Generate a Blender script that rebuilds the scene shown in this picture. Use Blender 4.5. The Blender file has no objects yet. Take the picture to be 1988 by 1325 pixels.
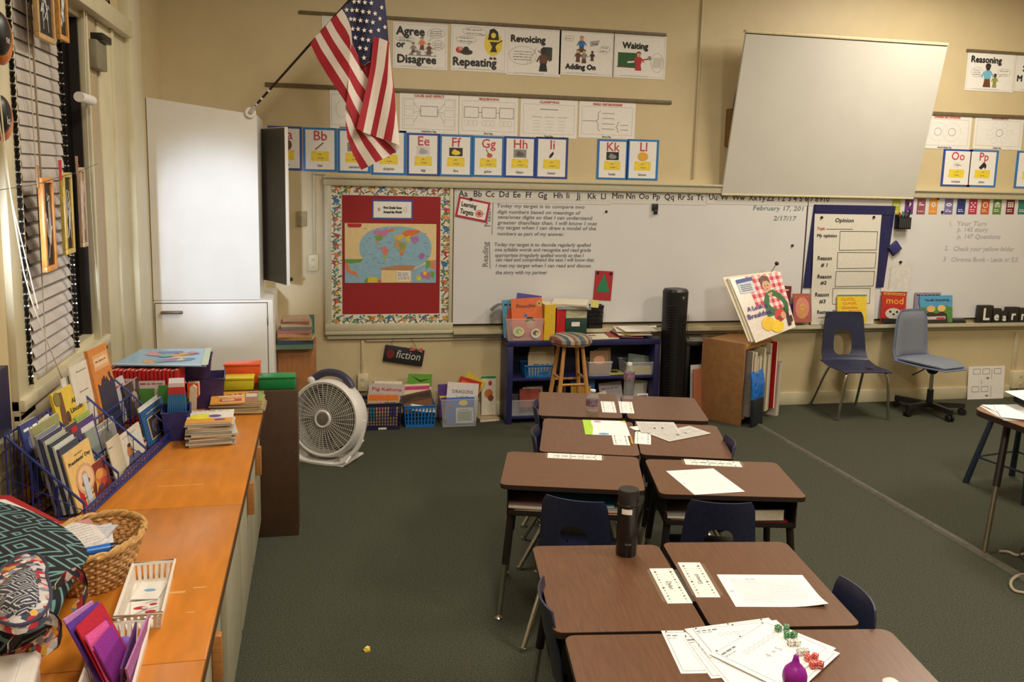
import bpy, bmesh, math, random
from mathutils import Matrix, Vector, Euler
R = math.radians
PI = math.pi
random.seed(7)
scene = bpy.context.scene
COL = scene.collection

# ------------------------------------------------------------------ camera
CAM_H = 1.88
YAW, PITCH, ROLL, FPX, CX, CY = R(12.488), R(8.6066), R(1.3879), 1703.14, 994.0, 601.02
def _rot():
    cy, sy, cp, sp = math.cos(YAW), math.sin(YAW), math.cos(PITCH), math.sin(PITCH)
    f = Vector((sy*cp, cy*cp, -sp)); r = Vector((cy, -sy, 0)); u = r.cross(f)
    cr, sr = math.cos(ROLL), math.sin(ROLL)
    return r*cr + u*sr, u*cr - r*sr, f
RIGHT, UP, FWD = _rot()
cam_d = bpy.data.cameras.new('camera'); cam = bpy.data.objects.new('camera', cam_d); COL.objects.link(cam)
cam_d.sensor_width = 36.0; cam_d.sensor_fit = 'HORIZONTAL'; cam_d.lens = FPX/1988*36.0
cam_d.shift_y = -(662.5-CY)/1988.0
cam_d.clip_start = 0.05
mw = Matrix((RIGHT, UP, -FWD)).transposed().to_4x4(); mw.translation = (0, 0, CAM_H)
cam.matrix_world = mw
scene.camera = cam

# ------------------------------------------------------------------ exposure, world, lights
vs = scene.view_settings
vs.view_transform = 'Standard'; vs.look = 'None'; vs.gamma = 1.0; vs.use_curve_mapping = False
vs.exposure = 0.0
world = bpy.data.worlds.new('world'); scene.world = world; world.use_nodes = True
world.node_tree.nodes['Background'].inputs[0].default_value = (0.95, 0.9, 0.82, 1)
world.node_tree.nodes['Background'].inputs[1].default_value = 0.20

def area(name, loc, sx, sy, power, col, rot=(0, 0, 0), spread=180):
    d = bpy.data.lights.new(name, 'AREA'); d.shape = 'RECTANGLE'; d.size = sx; d.size_y = sy
    d.energy = power; d.color = col; d.spread = R(spread)
    o = bpy.data.objects.new(name, d); COL.objects.link(o); o.location = loc; o.rotation_euler = rot
    return o
WARM = (1.0, 0.91, 0.76)
area('ceiling_lamp_light', (0.6, 0.7, 3.62), 0.5, 1.3, 74, WARM)
area('ceiling_lamp_light', (1.0, 4.0, 3.62), 0.5, 1.3, 62, WARM)
area('ceiling_lamp_light', (3.9, 1.4, 3.62), 0.5, 1.3, 112, WARM)
area('ceiling_lamp_light', (4.7, 5.1, 3.62), 0.7, 1.3, 84, WARM)
# added cool spot with no window or lamp behind it, brightening the white cupboard
sd = bpy.data.lights.new('cupboard_fill_spot', 'SPOT'); so = bpy.data.objects.new('cupboard_fill_spot', sd); COL.objects.link(so)
sd.energy = 640; sd.color = (0.72, 0.83, 1.0); sd.spot_size = R(17); sd.spot_blend = 0.75; sd.shadow_soft_size = 0.10
so.location = (-0.93, 1.0, 1.75)
so.rotation_euler = (Vector((-0.66, 6.0, 1.42)) - so.location).to_track_quat('-Z', 'Y').to_euler()

# ------------------------------------------------------------------ pixel to place: rays of the photograph met with real planes
def ray(x, y):
    return RIGHT*((x-CX)/FPX) + UP*(-(y-CY)/FPX) + FWD
def onY(x, y, d):
    v = ray(x, y); v = v*(d/v.y); v.z += CAM_H; return v
def onZ(x, y, z=0.0):
    v = ray(x, y); v = v*((z-CAM_H)/v.z); v.z += CAM_H; return v
def onX(x, y, d):
    v = ray(x, y); v = v*(d/v.x); v.z += CAM_H; return v
WALL_Y = 6.65
WALL_X = -1.06

# ------------------------------------------------------------------ materials
_m = {}
def lin(c):
    c /= 255.0
    return c/12.92 if c <= 0.04045 else ((c+0.055)/1.055)**2.4
def mat(name, rgb, rough=0.55, metal=0.0, var=0.06, scale=40.0, bump=0.0, bscale=None, spec=0.5, stretch=None):
    if name in _m: return _m[name]
    m = bpy.data.materials.new(name); m.use_nodes = True; nt = m.node_tree; b = nt.nodes['Principled BSDF']
    c = [lin(v) for v in rgb]
    b.inputs['Roughness'].default_value = rough; b.inputs['Metallic'].default_value = metal
    b.inputs['Specular IOR Level'].default_value = spec
    tc = nt.nodes.new('ShaderNodeTexCoord'); no = nt.nodes.new('ShaderNodeTexNoise'); no.inputs['Scale'].default_value = scale
    no.inputs['Detail'].default_value = 4
    src = tc.outputs['Object']
    if stretch:
        mp = nt.nodes.new('ShaderNodeMapping'); mp.inputs['Scale'].default_value = stretch
        nt.links.new(src, mp.inputs['Vector']); src = mp.outputs['Vector']
    nt.links.new(src, no.inputs['Vector'])
    cr = nt.nodes.new('ShaderNodeValToRGB')
    cr.color_ramp.elements[0].position = 0.3; cr.color_ramp.elements[1].position = 0.7
    cr.color_ramp.elements[0].color = (*[max(0, v*(1-var*1.6)) for v in c], 1)
    cr.color_ramp.elements[1].color = (*[min(1, v*(1+var*1.6)) for v in c], 1)
    nt.links.new(no.outputs['Fac'], cr.inputs['Fac']); nt.links.new(cr.outputs['Color'], b.inputs['Base Color'])
    if bump:
        n2 = no
        if bscale:
            n2 = nt.nodes.new('ShaderNodeTexNoise'); n2.inputs['Scale'].default_value = bscale; nt.links.new(src, n2.inputs['Vector'])
        bp = nt.nodes.new('ShaderNodeBump'); bp.inputs['Strength'].default_value = bump; bp.inputs['Distance'].default_value = 0.01
        nt.links.new(n2.outputs['Fac'], bp.inputs['Height']); nt.links.new(bp.outputs['Normal'], b.inputs['Normal'])
    _m[name] = m
    return m
def clear(name, rgb, amount=0.75, rough=0.15):
    if name in _m: return _m[name]
    m = bpy.data.materials.new(name); m.use_nodes = True; nt = m.node_tree; b = nt.nodes['Principled BSDF']
    no = nt.nodes.new('ShaderNodeTexNoise'); no.inputs['Scale'].default_value = 30
    mr = nt.nodes.new('ShaderNodeMapRange'); mr.inputs['To Min'].default_value = rough*0.7; mr.inputs['To Max'].default_value = rough*1.3
    nt.links.new(no.outputs['Fac'], mr.inputs['Value']); nt.links.new(mr.outputs['Result'], b.inputs['Roughness'])
    b.inputs['Base Color'].default_value = (*[lin(v) for v in rgb], 1)
    tr = nt.nodes.new('ShaderNodeBsdfTransparent'); mx = nt.nodes.new('ShaderNodeMixShader'); mx.inputs[0].default_value = amount
    nt.links.new(b.outputs[0], mx.inputs[1]); nt.links.new(tr.outputs[0], mx.inputs[2])
    nt.links.new(mx.outputs[0], nt.nodes['Material Output'].inputs[0])
    _m[name] = m
    return m
def C(r, g, b, rough=0.55):                       # plain print / plastic colour
    return mat('colour_%02x%02x%02x_%d' % (int(r), int(g), int(b), int(rough*100)), (r, g, b), rough, var=0.05)
INK = mat('ink_black', (38, 36, 36), 0.6)
GREYINK = mat('ink_grey', (120, 118, 116), 0.6)
FAINT = mat('ink_faint', (172, 168, 164), 0.6)
PAPER = mat('white_paper', (236, 232, 226), 0.5, var=0.02)
DESKPAPER = mat('desk_paper', (246, 244, 240), 0.5, var=0.02)
CREAM = mat('cream_paper', (232, 222, 196), 0.6, var=0.04)
REDP = mat('print_red', (186, 36, 44), 0.5)
YELP = mat('print_yellow', (236, 208, 60), 0.5)
GRNP = mat('print_green', (52, 132, 62), 0.5)
BLUP = mat('print_blue', (46, 110, 178), 0.5)
ORGP = mat('print_orange', (226, 118, 44), 0.5)
BRNP = mat('print_brown', (104, 66, 44), 0.55)
SKIN = mat('print_tan', (214, 160, 122), 0.55)
PURP = mat('print_purple', (96, 62, 150), 0.5)
GREYP = mat('print_grey', (140, 138, 138), 0.55)
TEAL = mat('print_teal', (60, 150, 160), 0.5)
PINKP = mat('print_pink', (224, 110, 150), 0.5)
BLACKPL = mat('black_plastic', (24, 23, 24), 0.4, var=0.1)
BLACKMT = mat('black_metal', (30, 27, 26), 0.45, 0.2, var=0.1)
CHROME = mat('chrome', (200, 198, 194), 0.22, 1.0)
NAVYPL = mat('navy_plastic', (38, 42, 68), 0.42, var=0.1, scale=60, bump=0.05)
WHITEPL = mat('white_plastic', (226, 222, 216), 0.4, var=0.02)
WOODPULL = mat('wood_pull', (176, 118, 62), 0.4, var=0.12, scale=30, stretch=(1, 1, 8))

# ------------------------------------------------------------------ mesh builder
_txt = {}
def text_mesh(s, shear=0.0):
    key = (s, shear)
    if key not in _txt:
        cu = bpy.data.curves.new('lettering', 'FONT'); cu.body = s; cu.size = 1.0; cu.resolution_u = 2; cu.shear = shear
        ob = bpy.data.objects.new('lettering', cu)
        me = bpy.data.meshes.new_from_object(ob)
        vv = [(v.co.x, v.co.y) for v in me.vertices]; ff = [tuple(p.vertices) for p in me.polygons]
        bpy.data.objects.remove(ob); bpy.data.curves.remove(cu); bpy.data.meshes.remove(me)
        w = max([p[0] for p in vv], default=0.0)
        _txt[key] = (vv, ff, w)
    return _txt[key]
LAY = 0.0005
class B:
    def __init__(s, X=None):
        s.v = []; s.f = []; s.mi = []; s.mats = []; s.e = 0; s.X = X if X is not None else Matrix.Identity(4)
    def idx(s, m):
        if m not in s.mats: s.mats.append(m)
        return s.mats.index(m)
    def add(s, vs_, fs, m, X=None):
        T = s.X if X is None else s.X @ X
        n = len(s.v); i = s.idx(m)
        s.v.extend([tuple(T @ Vector(p)) for p in vs_])
        s.f.extend([tuple(n+k for k in f) for f in fs]); s.mi.extend([i]*len(fs))
        return s
    def box(s, x0, x1, y0, y1, z0, z1, m, bev=0.0, X=None, seg=2):
        if bev <= 0:
            p = [(x0,y0,z0),(x1,y0,z0),(x1,y1,z0),(x0,y1,z0),(x0,y0,z1),(x1,y0,z1),(x1,y1,z1),(x0,y1,z1)]
            f = [(0,3,2,1),(4,5,6,7),(0,1,5,4),(1,2,6,5),(2,3,7,6),(3,0,4,7)]
            return s.add(p, f, m, X)
        bm = bmesh.new(); bmesh.ops.create_cube(bm, size=1.0)
        for v in bm.verts:
            v.co = Vector(((x0+x1)/2+v.co.x*(x1-x0), (y0+y1)/2+v.co.y*(y1-y0), (z0+z1)/2+v.co.z*(z1-z0)))
        bmesh.ops.bevel(bm, geom=bm.edges[:], offset=bev, segments=seg, affect='EDGES', profile=0.5)
        bm.verts.index_update()
        s.add([v.co[:] for v in bm.verts], [tuple(v.index for v in f.verts) for f in bm.faces], m, X); bm.free()
        return s
    def poly(s, pts, m, X=None):
        return s.add(pts, [tuple(range(len(pts)))], m, X)
    def prism(s, pts, z0, z1, m, X=None, top=None):       # outline in local xy, raised from z0 to z1 (top: scale of the upper outline)
        n = len(pts); up = pts
        if top: up = top
        p = [(x, y, z0) for x, y in pts]+[(x, y, z1) for x, y in up]
        f = [tuple(range(n-1, -1, -1)), tuple(range(n, 2*n))]+[(i, (i+1) % n, n+(i+1) % n, n+i) for i in range(n)]
        return s.add(p, f, m, X)
    def cyl(s, p0, p1, r0, r1=None, n=16, m=None, caps=True, X=None):
        r1 = r0 if r1 is None else r1
        p0 = Vector(p0); p1 = Vector(p1); q = (p1-p0).to_track_quat('Z', 'Y').to_matrix()
        P = []
        for c, r in ((p0, r0), (p1, r1)):
            for i in range(n):
                a = 2*PI*i/n; P.append(tuple(c + q @ Vector((r*math.cos(a), r*math.sin(a), 0))))
        F = [(i, (i+1) % n, n+(i+1) % n, n+i) for i in range(n)]
        if caps: F += [tuple(range(n-1, -1, -1)), tuple(range(n, 2*n))]
        return s.add(P, F, m, X)
    def tube(s, pts, r, m, n=8, closed=False, X=None, smooth=0):
        P = [Vector(p) for p in pts]
        for _ in range(smooth):
            Q = []
            if closed:
                for i in range(len(P)):
                    a, b = P[i], P[(i+1) % len(P)]; Q += [a*0.75+b*0.25, a*0.25+b*0.75]
            else:
                Q = [P[0]]
                for a, b in zip(P, P[1:]): Q += [a*0.75+b*0.25, a*0.25+b*0.75]
                Q.append(P[-1])
            P = Q
        N = len(P); V = []; prev = None
        for i in range(N):
            t = (P[(i+1) % N]-P[i-1]) if closed else (P[min(i+1, N-1)]-P[max(i-1, 0)])
            if t.length < 1e-9: t = Vector((0, 0, 1))
            t.normalize()
            if prev is None:
                a = Vector((0, 0, 1)) if abs(t.z) < 0.9 else Vector((1, 0, 0)); u = t.cross(a).normalized()
            else:
                u = (prev - t*prev.dot(t))
                u = u.normalized() if u.length > 1e-6 else t.orthogonal().normalized()
            prev = u; w = t.cross(u)
            rr = r(i/(N-1)) if callable(r) else r
            for k in range(n):
                a = 2*PI*k/n; V.append(tuple(P[i]+(u*math.cos(a)+w*math.sin(a))*rr))
        F = []
        for i in range(N if closed else N-1):
            j = (i+1) % N
            for k in range(n): F.append((i*n+k, i*n+(k+1) % n, j*n+(k+1) % n, j*n+k))
        if not closed: F += [tuple(range(n-1, -1, -1)), tuple((N-1)*n+k for k in range(n))]
        return s.add(V, F, m, X)
    def lathe(s, prof, m, n=24, X=None, axis=None):       # profile of (r, z)
        V = []; F = []
        for r, z in prof:
            for k in range(n):
                a = 2*PI*k/n; V.append((r*math.cos(a), r*math.sin(a), z))
        for i in range(len(prof)-1):
            for k in range(n): F.append((i*n+k, i*n+(k+1) % n, (i+1)*n+(k+1) % n, (i+1)*n+k))
        if prof[0][0] > 1e-6: F.append(tuple(range(n-1, -1, -1)))
        if prof[-1][0] > 1e-6: F.append(tuple((len(prof)-1)*n+k for k in range(n)))
        return s.add(V, F, m, X)
    def sphere(s, c, rx, ry, rz, m, n=16, X=None):
        V = []; F = []; h = n//2
        for i in range(h+1):
            t = PI*i/h
            for k in range(n):
                a = 2*PI*k/n; V.append((c[0]+rx*math.sin(t)*math.cos(a), c[1]+ry*math.sin(t)*math.sin(a), c[2]-rz*math.cos(t)))
        for i in range(h):
            for k in range(n): F.append((i*n+k, i*n+(k+1) % n, (i+1)*n+(k+1) % n, (i+1)*n+k))
        return s.add(V, F, m, X)
    def grid(s, fn, nu, nv, m, thick=0.0, X=None):        # fn(u, v) -> point; two skins and rims when thick
        P = [[Vector(fn(i/nu, j/nv)) for j in range(nv+1)] for i in range(nu+1)]
        V = [tuple(P[i][j]) for i in range(nu+1) for j in range(nv+1)]
        W = nv+1; F = [(i*W+j, (i+1)*W+j, (i+1)*W+j+1, i*W+j+1) for i in range(nu) for j in range(nv)]
        if thick:
            n0 = len(V)
            for i in range(nu+1):
                for j in range(nv+1):
                    du = P[min(i+1, nu)][j]-P[max(i-1, 0)][j]; dv = P[i][min(j+1, nv)]-P[i][max(j-1, 0)]
                    nn = du.cross(dv)
                    nn = nn.normalized() if nn.length > 1e-12 else Vector((0, 0, 1))
                    V.append(tuple(P[i][j]-nn*thick))
            F += [(n0+i*W+j, n0+i*W+j+1, n0+(i+1)*W+j+1, n0+(i+1)*W+j) for i in range(nu) for j in range(nv)]
            rim = [i*W for i in range(nu+1)]+[nu*W+j for j in range(1, W)]+[i*W+nv for i in range(nu-1, -1, -1)]+[j for j in range(nv-1, 0, -1)]
            for a, b in zip(rim, rim[1:]+rim[:1]): F.append((b, a, n0+a, n0+b))
        return s.add(V, F, m, X)
    # ---- print on a sheet: local x right, y up, z out of the sheet
    def up(s, l):                                        # each mark a hair above the last
        s.e = (s.e+1) % 45; return (l+0.02*s.e)*LAY
    def rect(s, x0, y0, x1, y1, m, l=1):
        z = s.up(l)
        return s.poly([(x0,y0,z),(x1,y0,z),(x1,y1,z),(x0,y1,z)], m)
    def disc(s, cx, cy, rx, ry, m, l=1, n=20, a0=0.0):
        z = s.up(l)
        return s.poly([(cx+rx*math.cos(a0+2*PI*k/n), cy+ry*math.sin(a0+2*PI*k/n), z) for k in range(n)], m)
    def shape(s, pts, m, l=1):
        z = s.up(l); return s.poly([(x, y, z) for x, y in pts], m)
    def line(s, pts, w, m, l=1, closed=False):
        P = [Vector((p[0], p[1])) for p in pts]
        if closed: P.append(P[0])
        for a, b in zip(P, P[1:]):
            d = b-a
            if d.length < 1e-9: continue
            nrm = Vector((-d.y, d.x)).normalized()*w/2
            s.poly([(*(a-nrm), l*LAY), (*(b-nrm), l*LAY), (*(b+nrm), l*LAY), (*(a+nrm), l*LAY)], m)
        return s
    def frame(s, x0, y0, x1, y1, w, m, l=1):
        s.rect(x0, y0, x1, y0+w, m, l); s.rect(x0, y1-w, x1, y1, m, l); s.rect(x0, y0+w, x0+w, y1-w, m, l)
        return s.rect(x1-w, y0+w, x1, y1-w, m, l)
    def ring(s, cx, cy, rx, ry, w, m, l=1, n=24):
        return s.line([(cx+rx*math.cos(2*PI*k/n), cy+ry*math.sin(2*PI*k/n)) for k in range(n)], w, m, l, True)
    def text(s, t, x, y, size, m, l=2, al='l', fit=None, rot=0.0, shear=0.0, bold=0.0):
        vv, ff, w = text_mesh(t, shear)
        sx = size
        if fit and w > 0: sx = fit/w
        ox = {'l': 0.0, 'c': -w/2, 'r': -w}[al]
        c, sn = math.cos(rot), math.sin(rot)
        for k, (bx, by) in enumerate(((0, 0), (bold, 0), (-bold, 0), (0, bold), (0, -bold)) if bold else ((0, 0),)):
            s.add([(x+c*((p[0]+ox)*sx+bx)-sn*(p[1]*size+by), y+sn*((p[0]+ox)*sx+bx)+c*(p[1]*size+by), (l+0.15*k)*LAY) for p in vv], ff, m)
        return s
    def scribble(s, x0, x1, y, h, m, l=2, seed=1):        # a line of tiny unreadable print
        r = random.Random(seed); x = x0
        while x < x1-h:
            w = h*r.uniform(0.9, 3.2); w = min(w, x1-x)
            s.rect(x, y, x+w, y+h*r.uniform(0.45, 0.8), m, l); x += w+h*0.6
        return s
    # ---- finish
    def mesh(s, name, smooth=40):
        me = bpy.data.meshes.new(name); me.from_pydata(s.v, [], s.f)
        for m in s.mats: me.materials.append(m)
        me.polygons.foreach_set('material_index', s.mi)
        me.validate(); me.update()
        if smooth and len(me.polygons):
            me.polygons.foreach_set('use_smooth', [True]*len(me.polygons)); me.set_sharp_from_angle(angle=R(smooth))
        return me
    def part(s, name, parent=None, label=None, smooth=40, kind=None, loc=None, rot=None):
        o = bpy.data.objects.new(name, s.mesh(name, smooth)); COL.objects.link(o)
        if parent is not None: o.parent = parent
        if label: o['label'] = label
        if kind: o['kind'] = kind
        if loc is not None: o.location = loc
        if rot is not None: o.rotation_euler = rot
        return o
    def thing(s, name, label, cat, X=None, group=None, smooth=40, kind=None):
        o = s.part(name, None, label, smooth, kind); o['category'] = cat
        if group: o['group'] = group
        if X is not None: o.matrix_world = X
        return o
    def struct(s, name, smooth=40, parent=None):
        o = s.part(name, parent, None, smooth)
        if parent is None: o['kind'] = 'structure'
        return o
def T(name, label, cat, X=None, group=None):
    o = bpy.data.objects.new(name, None); COL.objects.link(o); o.empty_display_size = 0.05
    o['label'] = label; o['category'] = cat
    if group: o['group'] = group
    if X is not None: o.matrix_world = X
    return o
def L(x=0, y=0, z=0, rz=0, rx=0, ry=0):
    return Matrix.Translation((x, y, z)) @ Euler((R(rx), R(ry), R(rz)), 'XYZ').to_matrix().to_4x4()
def FR(o, u, v):                                    # frame: origin, x axis, y axis -> z out
    u = Vector(u).normalized(); v = Vector(v); v = (v-u*v.dot(u)).normalized(); n = u.cross(v)
    X = Matrix((u, v, n)).transposed().to_4x4(); X.translation = Vector(o); return X
def ON_WALL(x, z, off=0.003):
    return FR((x, WALL_Y-off, z), (1, 0, 0), (0, 0, 1))
FRONT = Matrix(((1, 0, 0, 0), (0, 0, -1, 0), (0, 1, 0, 0), (0, 0, 0, 1)))     # sheet frame (x, y, out) -> upright (x, -out, z)
def dup(o, X=None, label=None, group=None):
    r = o.copy(); COL.objects.link(r)
    if X is not None: r.matrix_world = X
    if label: r['label'] = label
    if group: r['group'] = group
    for ch in list(o.children):
        c = ch.copy(); COL.objects.link(c); c.parent = r
        for g in list(ch.children):
            d = g.copy(); COL.objects.link(d); d.parent = c
    return r

# ------------------------------------------------------------------ the room
def wall_mat():
    m = mat('painted_wall', (206, 188, 148), 0.5, var=0.02, scale=6, bump=0.06, bscale=120)
    return m
WALLM = wall_mat()
TRIM = mat('cream_trim_paint', (206, 196, 164), 0.42, var=0.03, scale=8)
CARPET = mat('green_carpet', (78, 80, 67), 0.95, var=0.30, scale=150, bump=0.6, bscale=420, spec=0.1)
B().box(-1.3, 7.2, -3.2, 6.8, -0.1, 0.0, CARPET).struct('floor')
B().box(-1.3, 7.2, WALL_Y, 6.8, 0, 3.8, WALLM).struct('wall_back')
B().box(7.0, 7.2, -3.2, WALL_Y, 0, 3.8, WALLM).struct('wall_right')
B().box(-1.3, 7.2, -3.3, -3.2, 0, 3.8, WALLM).struct('wall_front')
B().box(-1.3, 7.2, -3.3, 6.8, 3.8, 3.9, mat('ceiling_white', (228, 222, 206), 0.8, var=0.02)).struct('ceiling')
# window wall, with the opening of the window
WY0, WY1, WZ0, WZ1 = 3.47, 4.46, 1.06, 2.575
b = B()
b.box(-1.3, WALL_X, -3.2, WY0, 0, 3.8, WALLM); b.box(-1.3, WALL_X, WY1, WALL_Y, 0, 3.8, WALLM)
b.box(-1.3, WALL_X, WY0, WY1, 0, WZ0, WALLM); b.box(-1.3, WALL_X, WY0, WY1, WZ1, 3.8, WALLM)
b.struct('wall_left')
B().box(1.0, 7.0, WALL_Y-0.018, WALL_Y, 0, 0.11, TRIM, 0.004).struct('baseboard_back')
B().box(-0.3, 1.0, WALL_Y-0.018, WALL_Y, 0, 0.11, TRIM, 0.004).struct('baseboard_corner')
# ------------------------------------------------------------------ window wall
DARKPANE = mat('night_glass', (12, 10, 9), 0.45, spec=0.12, var=0.2)
JAMB = mat('jamb_paint', (176, 156, 124), 0.5, var=0.04)
b = B()
b.box(-1.12, WALL_X+0.004, WY0, WY0+0.03, WZ0, WZ1, TRIM); b.box(-1.12, WALL_X-0.003, WY1-0.02, WY1, WZ0, WZ1, mat('jamb_painted_shade', (36, 30, 24), .6))  # far jamb coloured dark: the shade of the reveal put into its paint
b.box(-1.12, WALL_X+0.004, WY0, WY1, WZ1-0.03, WZ1, TRIM); b.box(-1.12, WALL_X+0.004, WY0, WY1, WZ0-0.001, WZ0+0.03, TRIM)

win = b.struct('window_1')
B().box(-1.115, -1.103, WY0, WY1, WZ0, WZ1, DARKPANE).part('pane', win)
b = B(); b.box(-1.20, -1.018, 3.30, 4.62, 1.015, 1.06, TRIM, 0.006); b.box(WALL_X, -1.035, 3.30, 4.62, 0.93, 1.005, TRIM, 0.004)
b.part('window_sill', win)
B().box(WALL_X-0.01, -1.035, 3.30, WY0, 0.98, WZ1, TRIM, 0.004).struct('trim_1')
b = B(); b.box(WALL_X-0.01, -1.035, WY1, 4.66, 0.98, WZ1, JAMB, 0.003); b.box(WALL_X-0.01, -1.025, WY1-0.004, WY1+0.02, 1.0, WZ1, TRIM, 0.003)
b.struct('trim_2')
b = B(); b.box(WALL_X-0.01, -1.035, 4.70, 5.30, 0.76, WZ1, TRIM, 0.004); b.box(WALL_X, -1.022, 4.95, 5.00, 0.76, WZ1, TRIM, 0.003); b.struct('trim_3')
B().box(WALL_X-0.01, -0.985, 3.25, 5.28, WZ1, 2.665, TRIM, 0.005).struct('trim_4')
B().box(WALL_X-0.01, -1.000, 5.30, 5.60, 0.0, 3.8, TRIM, 0.006).struct('trim_5')
# transom above the header
b = B(); b.box(WALL_X-0.005, -1.03, 3.3, 4.98, 2.67, 2.71, BRNP); b.box(WALL_X-0.005, -1.03, 4.94, 4.98, 2.67, 3.4, BRNP); b.box(WALL_X-0.005, -1.03, 3.3, 3.34, 2.67, 3.4, BRNP)
w2 = b.struct('window_2')
b = B(); b.box(WALL_X-0.005, -1.045, 3.34, 4.94, 2.71, 3.4, mat('blue_night_glass', (40, 46, 72), 0.2, var=0.35, scale=9)); b.part('pane', w2)

# venetian blind: slats on ladder cords
SLAT = mat('blind_slat', (196, 187, 180), 0.32, var=0.04, scale=12)
X = T('venetian_blind', 'cream slatted blind pulled down over the window', 'blind', L(-1.072, 3.855, 1.075))
b = B(); b.box(-0.022, 0.022, -0.28, 0.28, 1.45, 1.495, SLAT, 0.004); b.part('head_rail', X)
b = B(); b.box(-0.026, 0.026, -0.28, 0.28, 0.0, 0.022, SLAT, 0.006); b.part('bottom_rail', X)
for i in range(27):
    z = 0.052+i*0.0515; tilt = R(78 if z > 0.72 else 60)
    b = B()
    c, s_ = math.cos(tilt), math.sin(tilt)
    def fn(u, v, z=z, c=c, s_=s_):
        t = (u-0.5)*0.057; bow = 0.004*(1-(2*u-1)**2)
        return (t*c+bow*s_, -0.275+0.55*v, z-t*s_+bow*c)
    b.grid(fn, 4, 1, SLAT, 0.0015); b.part('slat', X)
for yy in (-0.2, 0.2):
    b = B(); b.tube([(0.03, yy, 0.0), (0.03, yy, 1.46)], 0.0022, mat('blind_cord', (196, 186, 166), 0.8), 6); b.tube([(-0.03, yy, 0.0), (-0.03, yy, 1.46)], 0.0022, mat('blind_cord', (196, 186, 166), 0.8), 6)
    b.part('ladder_cord', X)
b = B(); b.tube([(0.035, -0.17, 1.44), (0.038, -0.165, 0.4)], 0.004, mat('tilt_wand', (150, 130, 104), 0.4), 8); b.part('tilt_wand', X)

# twisted foil streamers hanging beside the blind
FOILD = mat('streamer_dark', (44, 40, 36), 0.3, 0.3); FOIL_GLINT = mat('streamer_glint', (236, 232, 222), 0.2, 0.6)  # pale facets paint in the glints of the twisting foil
def streamer(y0, z0, y1, z1, label, turns):
    b = B(); n = turns*8
    for k, ph in [(k, ph) for k in range(n) for ph in (0, PI/2)]:
        t = k/n; t1 = (k+1)/n
        P = []
        for tt, sg in ((t, 1), (t, -1), (t1, -1), (t1, 1)):
            a = tt*turns*PI+ph; y = y0+(y1-y0)*tt; z = z0+(z1-z0)*tt
            P.append((0.010*math.sin(a)*sg, y+0.010*math.cos(a)*sg, z))
        b.poly(P, FOIL_GLINT if (k % 8) == 2 and not ph else FOILD)
    return b.thing('twisted_streamer', label, 'streamer', L(-1.03, 0, 0), 'streamers hanging by the window', smooth=0)
streamer(3.405, 2.56, 3.413, 1.09, 'twisted dark foil streamer hanging beside the window casing nearest the viewer', 34)
streamer(4.01, 2.52, 4.051, 1.10, 'twisted dark foil streamer hanging against the far edge of the blind', 34)

# framed string-art pictures pegged on a line in front of the blind
STRINGW = mat('white_thread', (225, 225, 225), 0.7)
BOARDK = mat('black_board', (30, 29, 30), 0.5, var=0.15)
def string_frame(px, label, rgb, seed, w=None):
    x0, y0, x1, y1 = px
    a = onX(x0, y0, -1.0); c = onX(x1, y1, -1.0)
    w = (c.y-a.y); z0 = c.z; z1 = max(a.z, z0+0.3)
    wood = mat('frame_wood_%02x%02x%02x' % rgb, rgb, 0.4, var=0.2, scale=30, stretch=(8, 8, 1))
    X = T('thread_picture', label, 'picture', L(-1.0, (a.y+c.y)/2, z0, 90), 'framed string pictures hung by the window')
    h = z1-z0; b = B(); fw = 0.02
    b.box(-w/2, w/2, -0.009, 0.009, 0, fw, wood, 0.002); b.box(-w/2, w/2, -0.009, 0.009, h-fw, h, wood, 0.002)
    b.box(-w/2, -w/2+fw, -0.009, 0.009, fw, h-fw, wood, 0.002); b.box(w/2-fw, w/2, -0.009, 0.009, fw, h-fw, wood, 0.002)
    b.part('frame', X)
    B().box(-w/2+fw*0.8, w/2-fw*0.8, 0.0, 0.006, fw*0.8, h-fw*0.8, BOARDK).part('backing', X)
    r = random.Random(seed); b = B()
    for k in range(3):
        pts = [(r.uniform(-0.3, 0.3)*w, -0.004, r.uniform(0.12, 0.88)*h) for _ in range(6)]
        b.tube(pts, 0.0011, STRINGW, 5, smooth=2)
    b.part('threads', X)
    return X
string_frame((64, -60, 105, 88), 'pale wood frame with dark picture hanging high over the near half of the blind', (196, 160, 108), 1)
string_frame((106, -60, 131, 84), 'tan framed dark picture hanging high over the far half of the blind', (206, 150, 76), 2)
string_frame((77, 345, 108, 522), 'orange wood frame with thread picture, hung lowest on the blind', (220, 146, 62), 3)
string_frame((118, 335, 143, 490), 'yellow wood frame hung by a red clothespin', (200, 170, 74), 4)
string_frame((152, 325, 168, 478), 'small pinkish tan frame hung over the dark strip of window glass', (186, 158, 128), 5)
def clothespin(px, rgb, label):
    p = onX(px[0], px[1], -0.985); m = C(*rgb)
    X = T('clothespin', label, 'clothespin', L(p.x, p.y, p.z, 90), 'clothespins on the window string')
    for s_ in (-1, 1):
        b = B(); b.box(-0.0045, 0.0045, -0.003, 0.003, -0.04, 0.04, m, 0.0015, X=L(s_*0.006, 0, 0, 0, 0, s_*4)); b.part('jaw', X)
    b = B(); b.tube([(-0.008, -0.005, 0.0), (0, -0.006, 0.003), (0.008, -0.005, 0.0)], 0.0012, CHROME, 6); b.part('spring', X)
clothespin((117, 331), (196, 40, 44), 'red clothespin gripping the yellow frame')
clothespin((73, 343), (176, 136, 96), 'wooden clothespin gripping the orange frame')
clothespin((149, 322), (156, 118, 90), 'wooden clothespin gripping the small pinkish frame')
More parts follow.
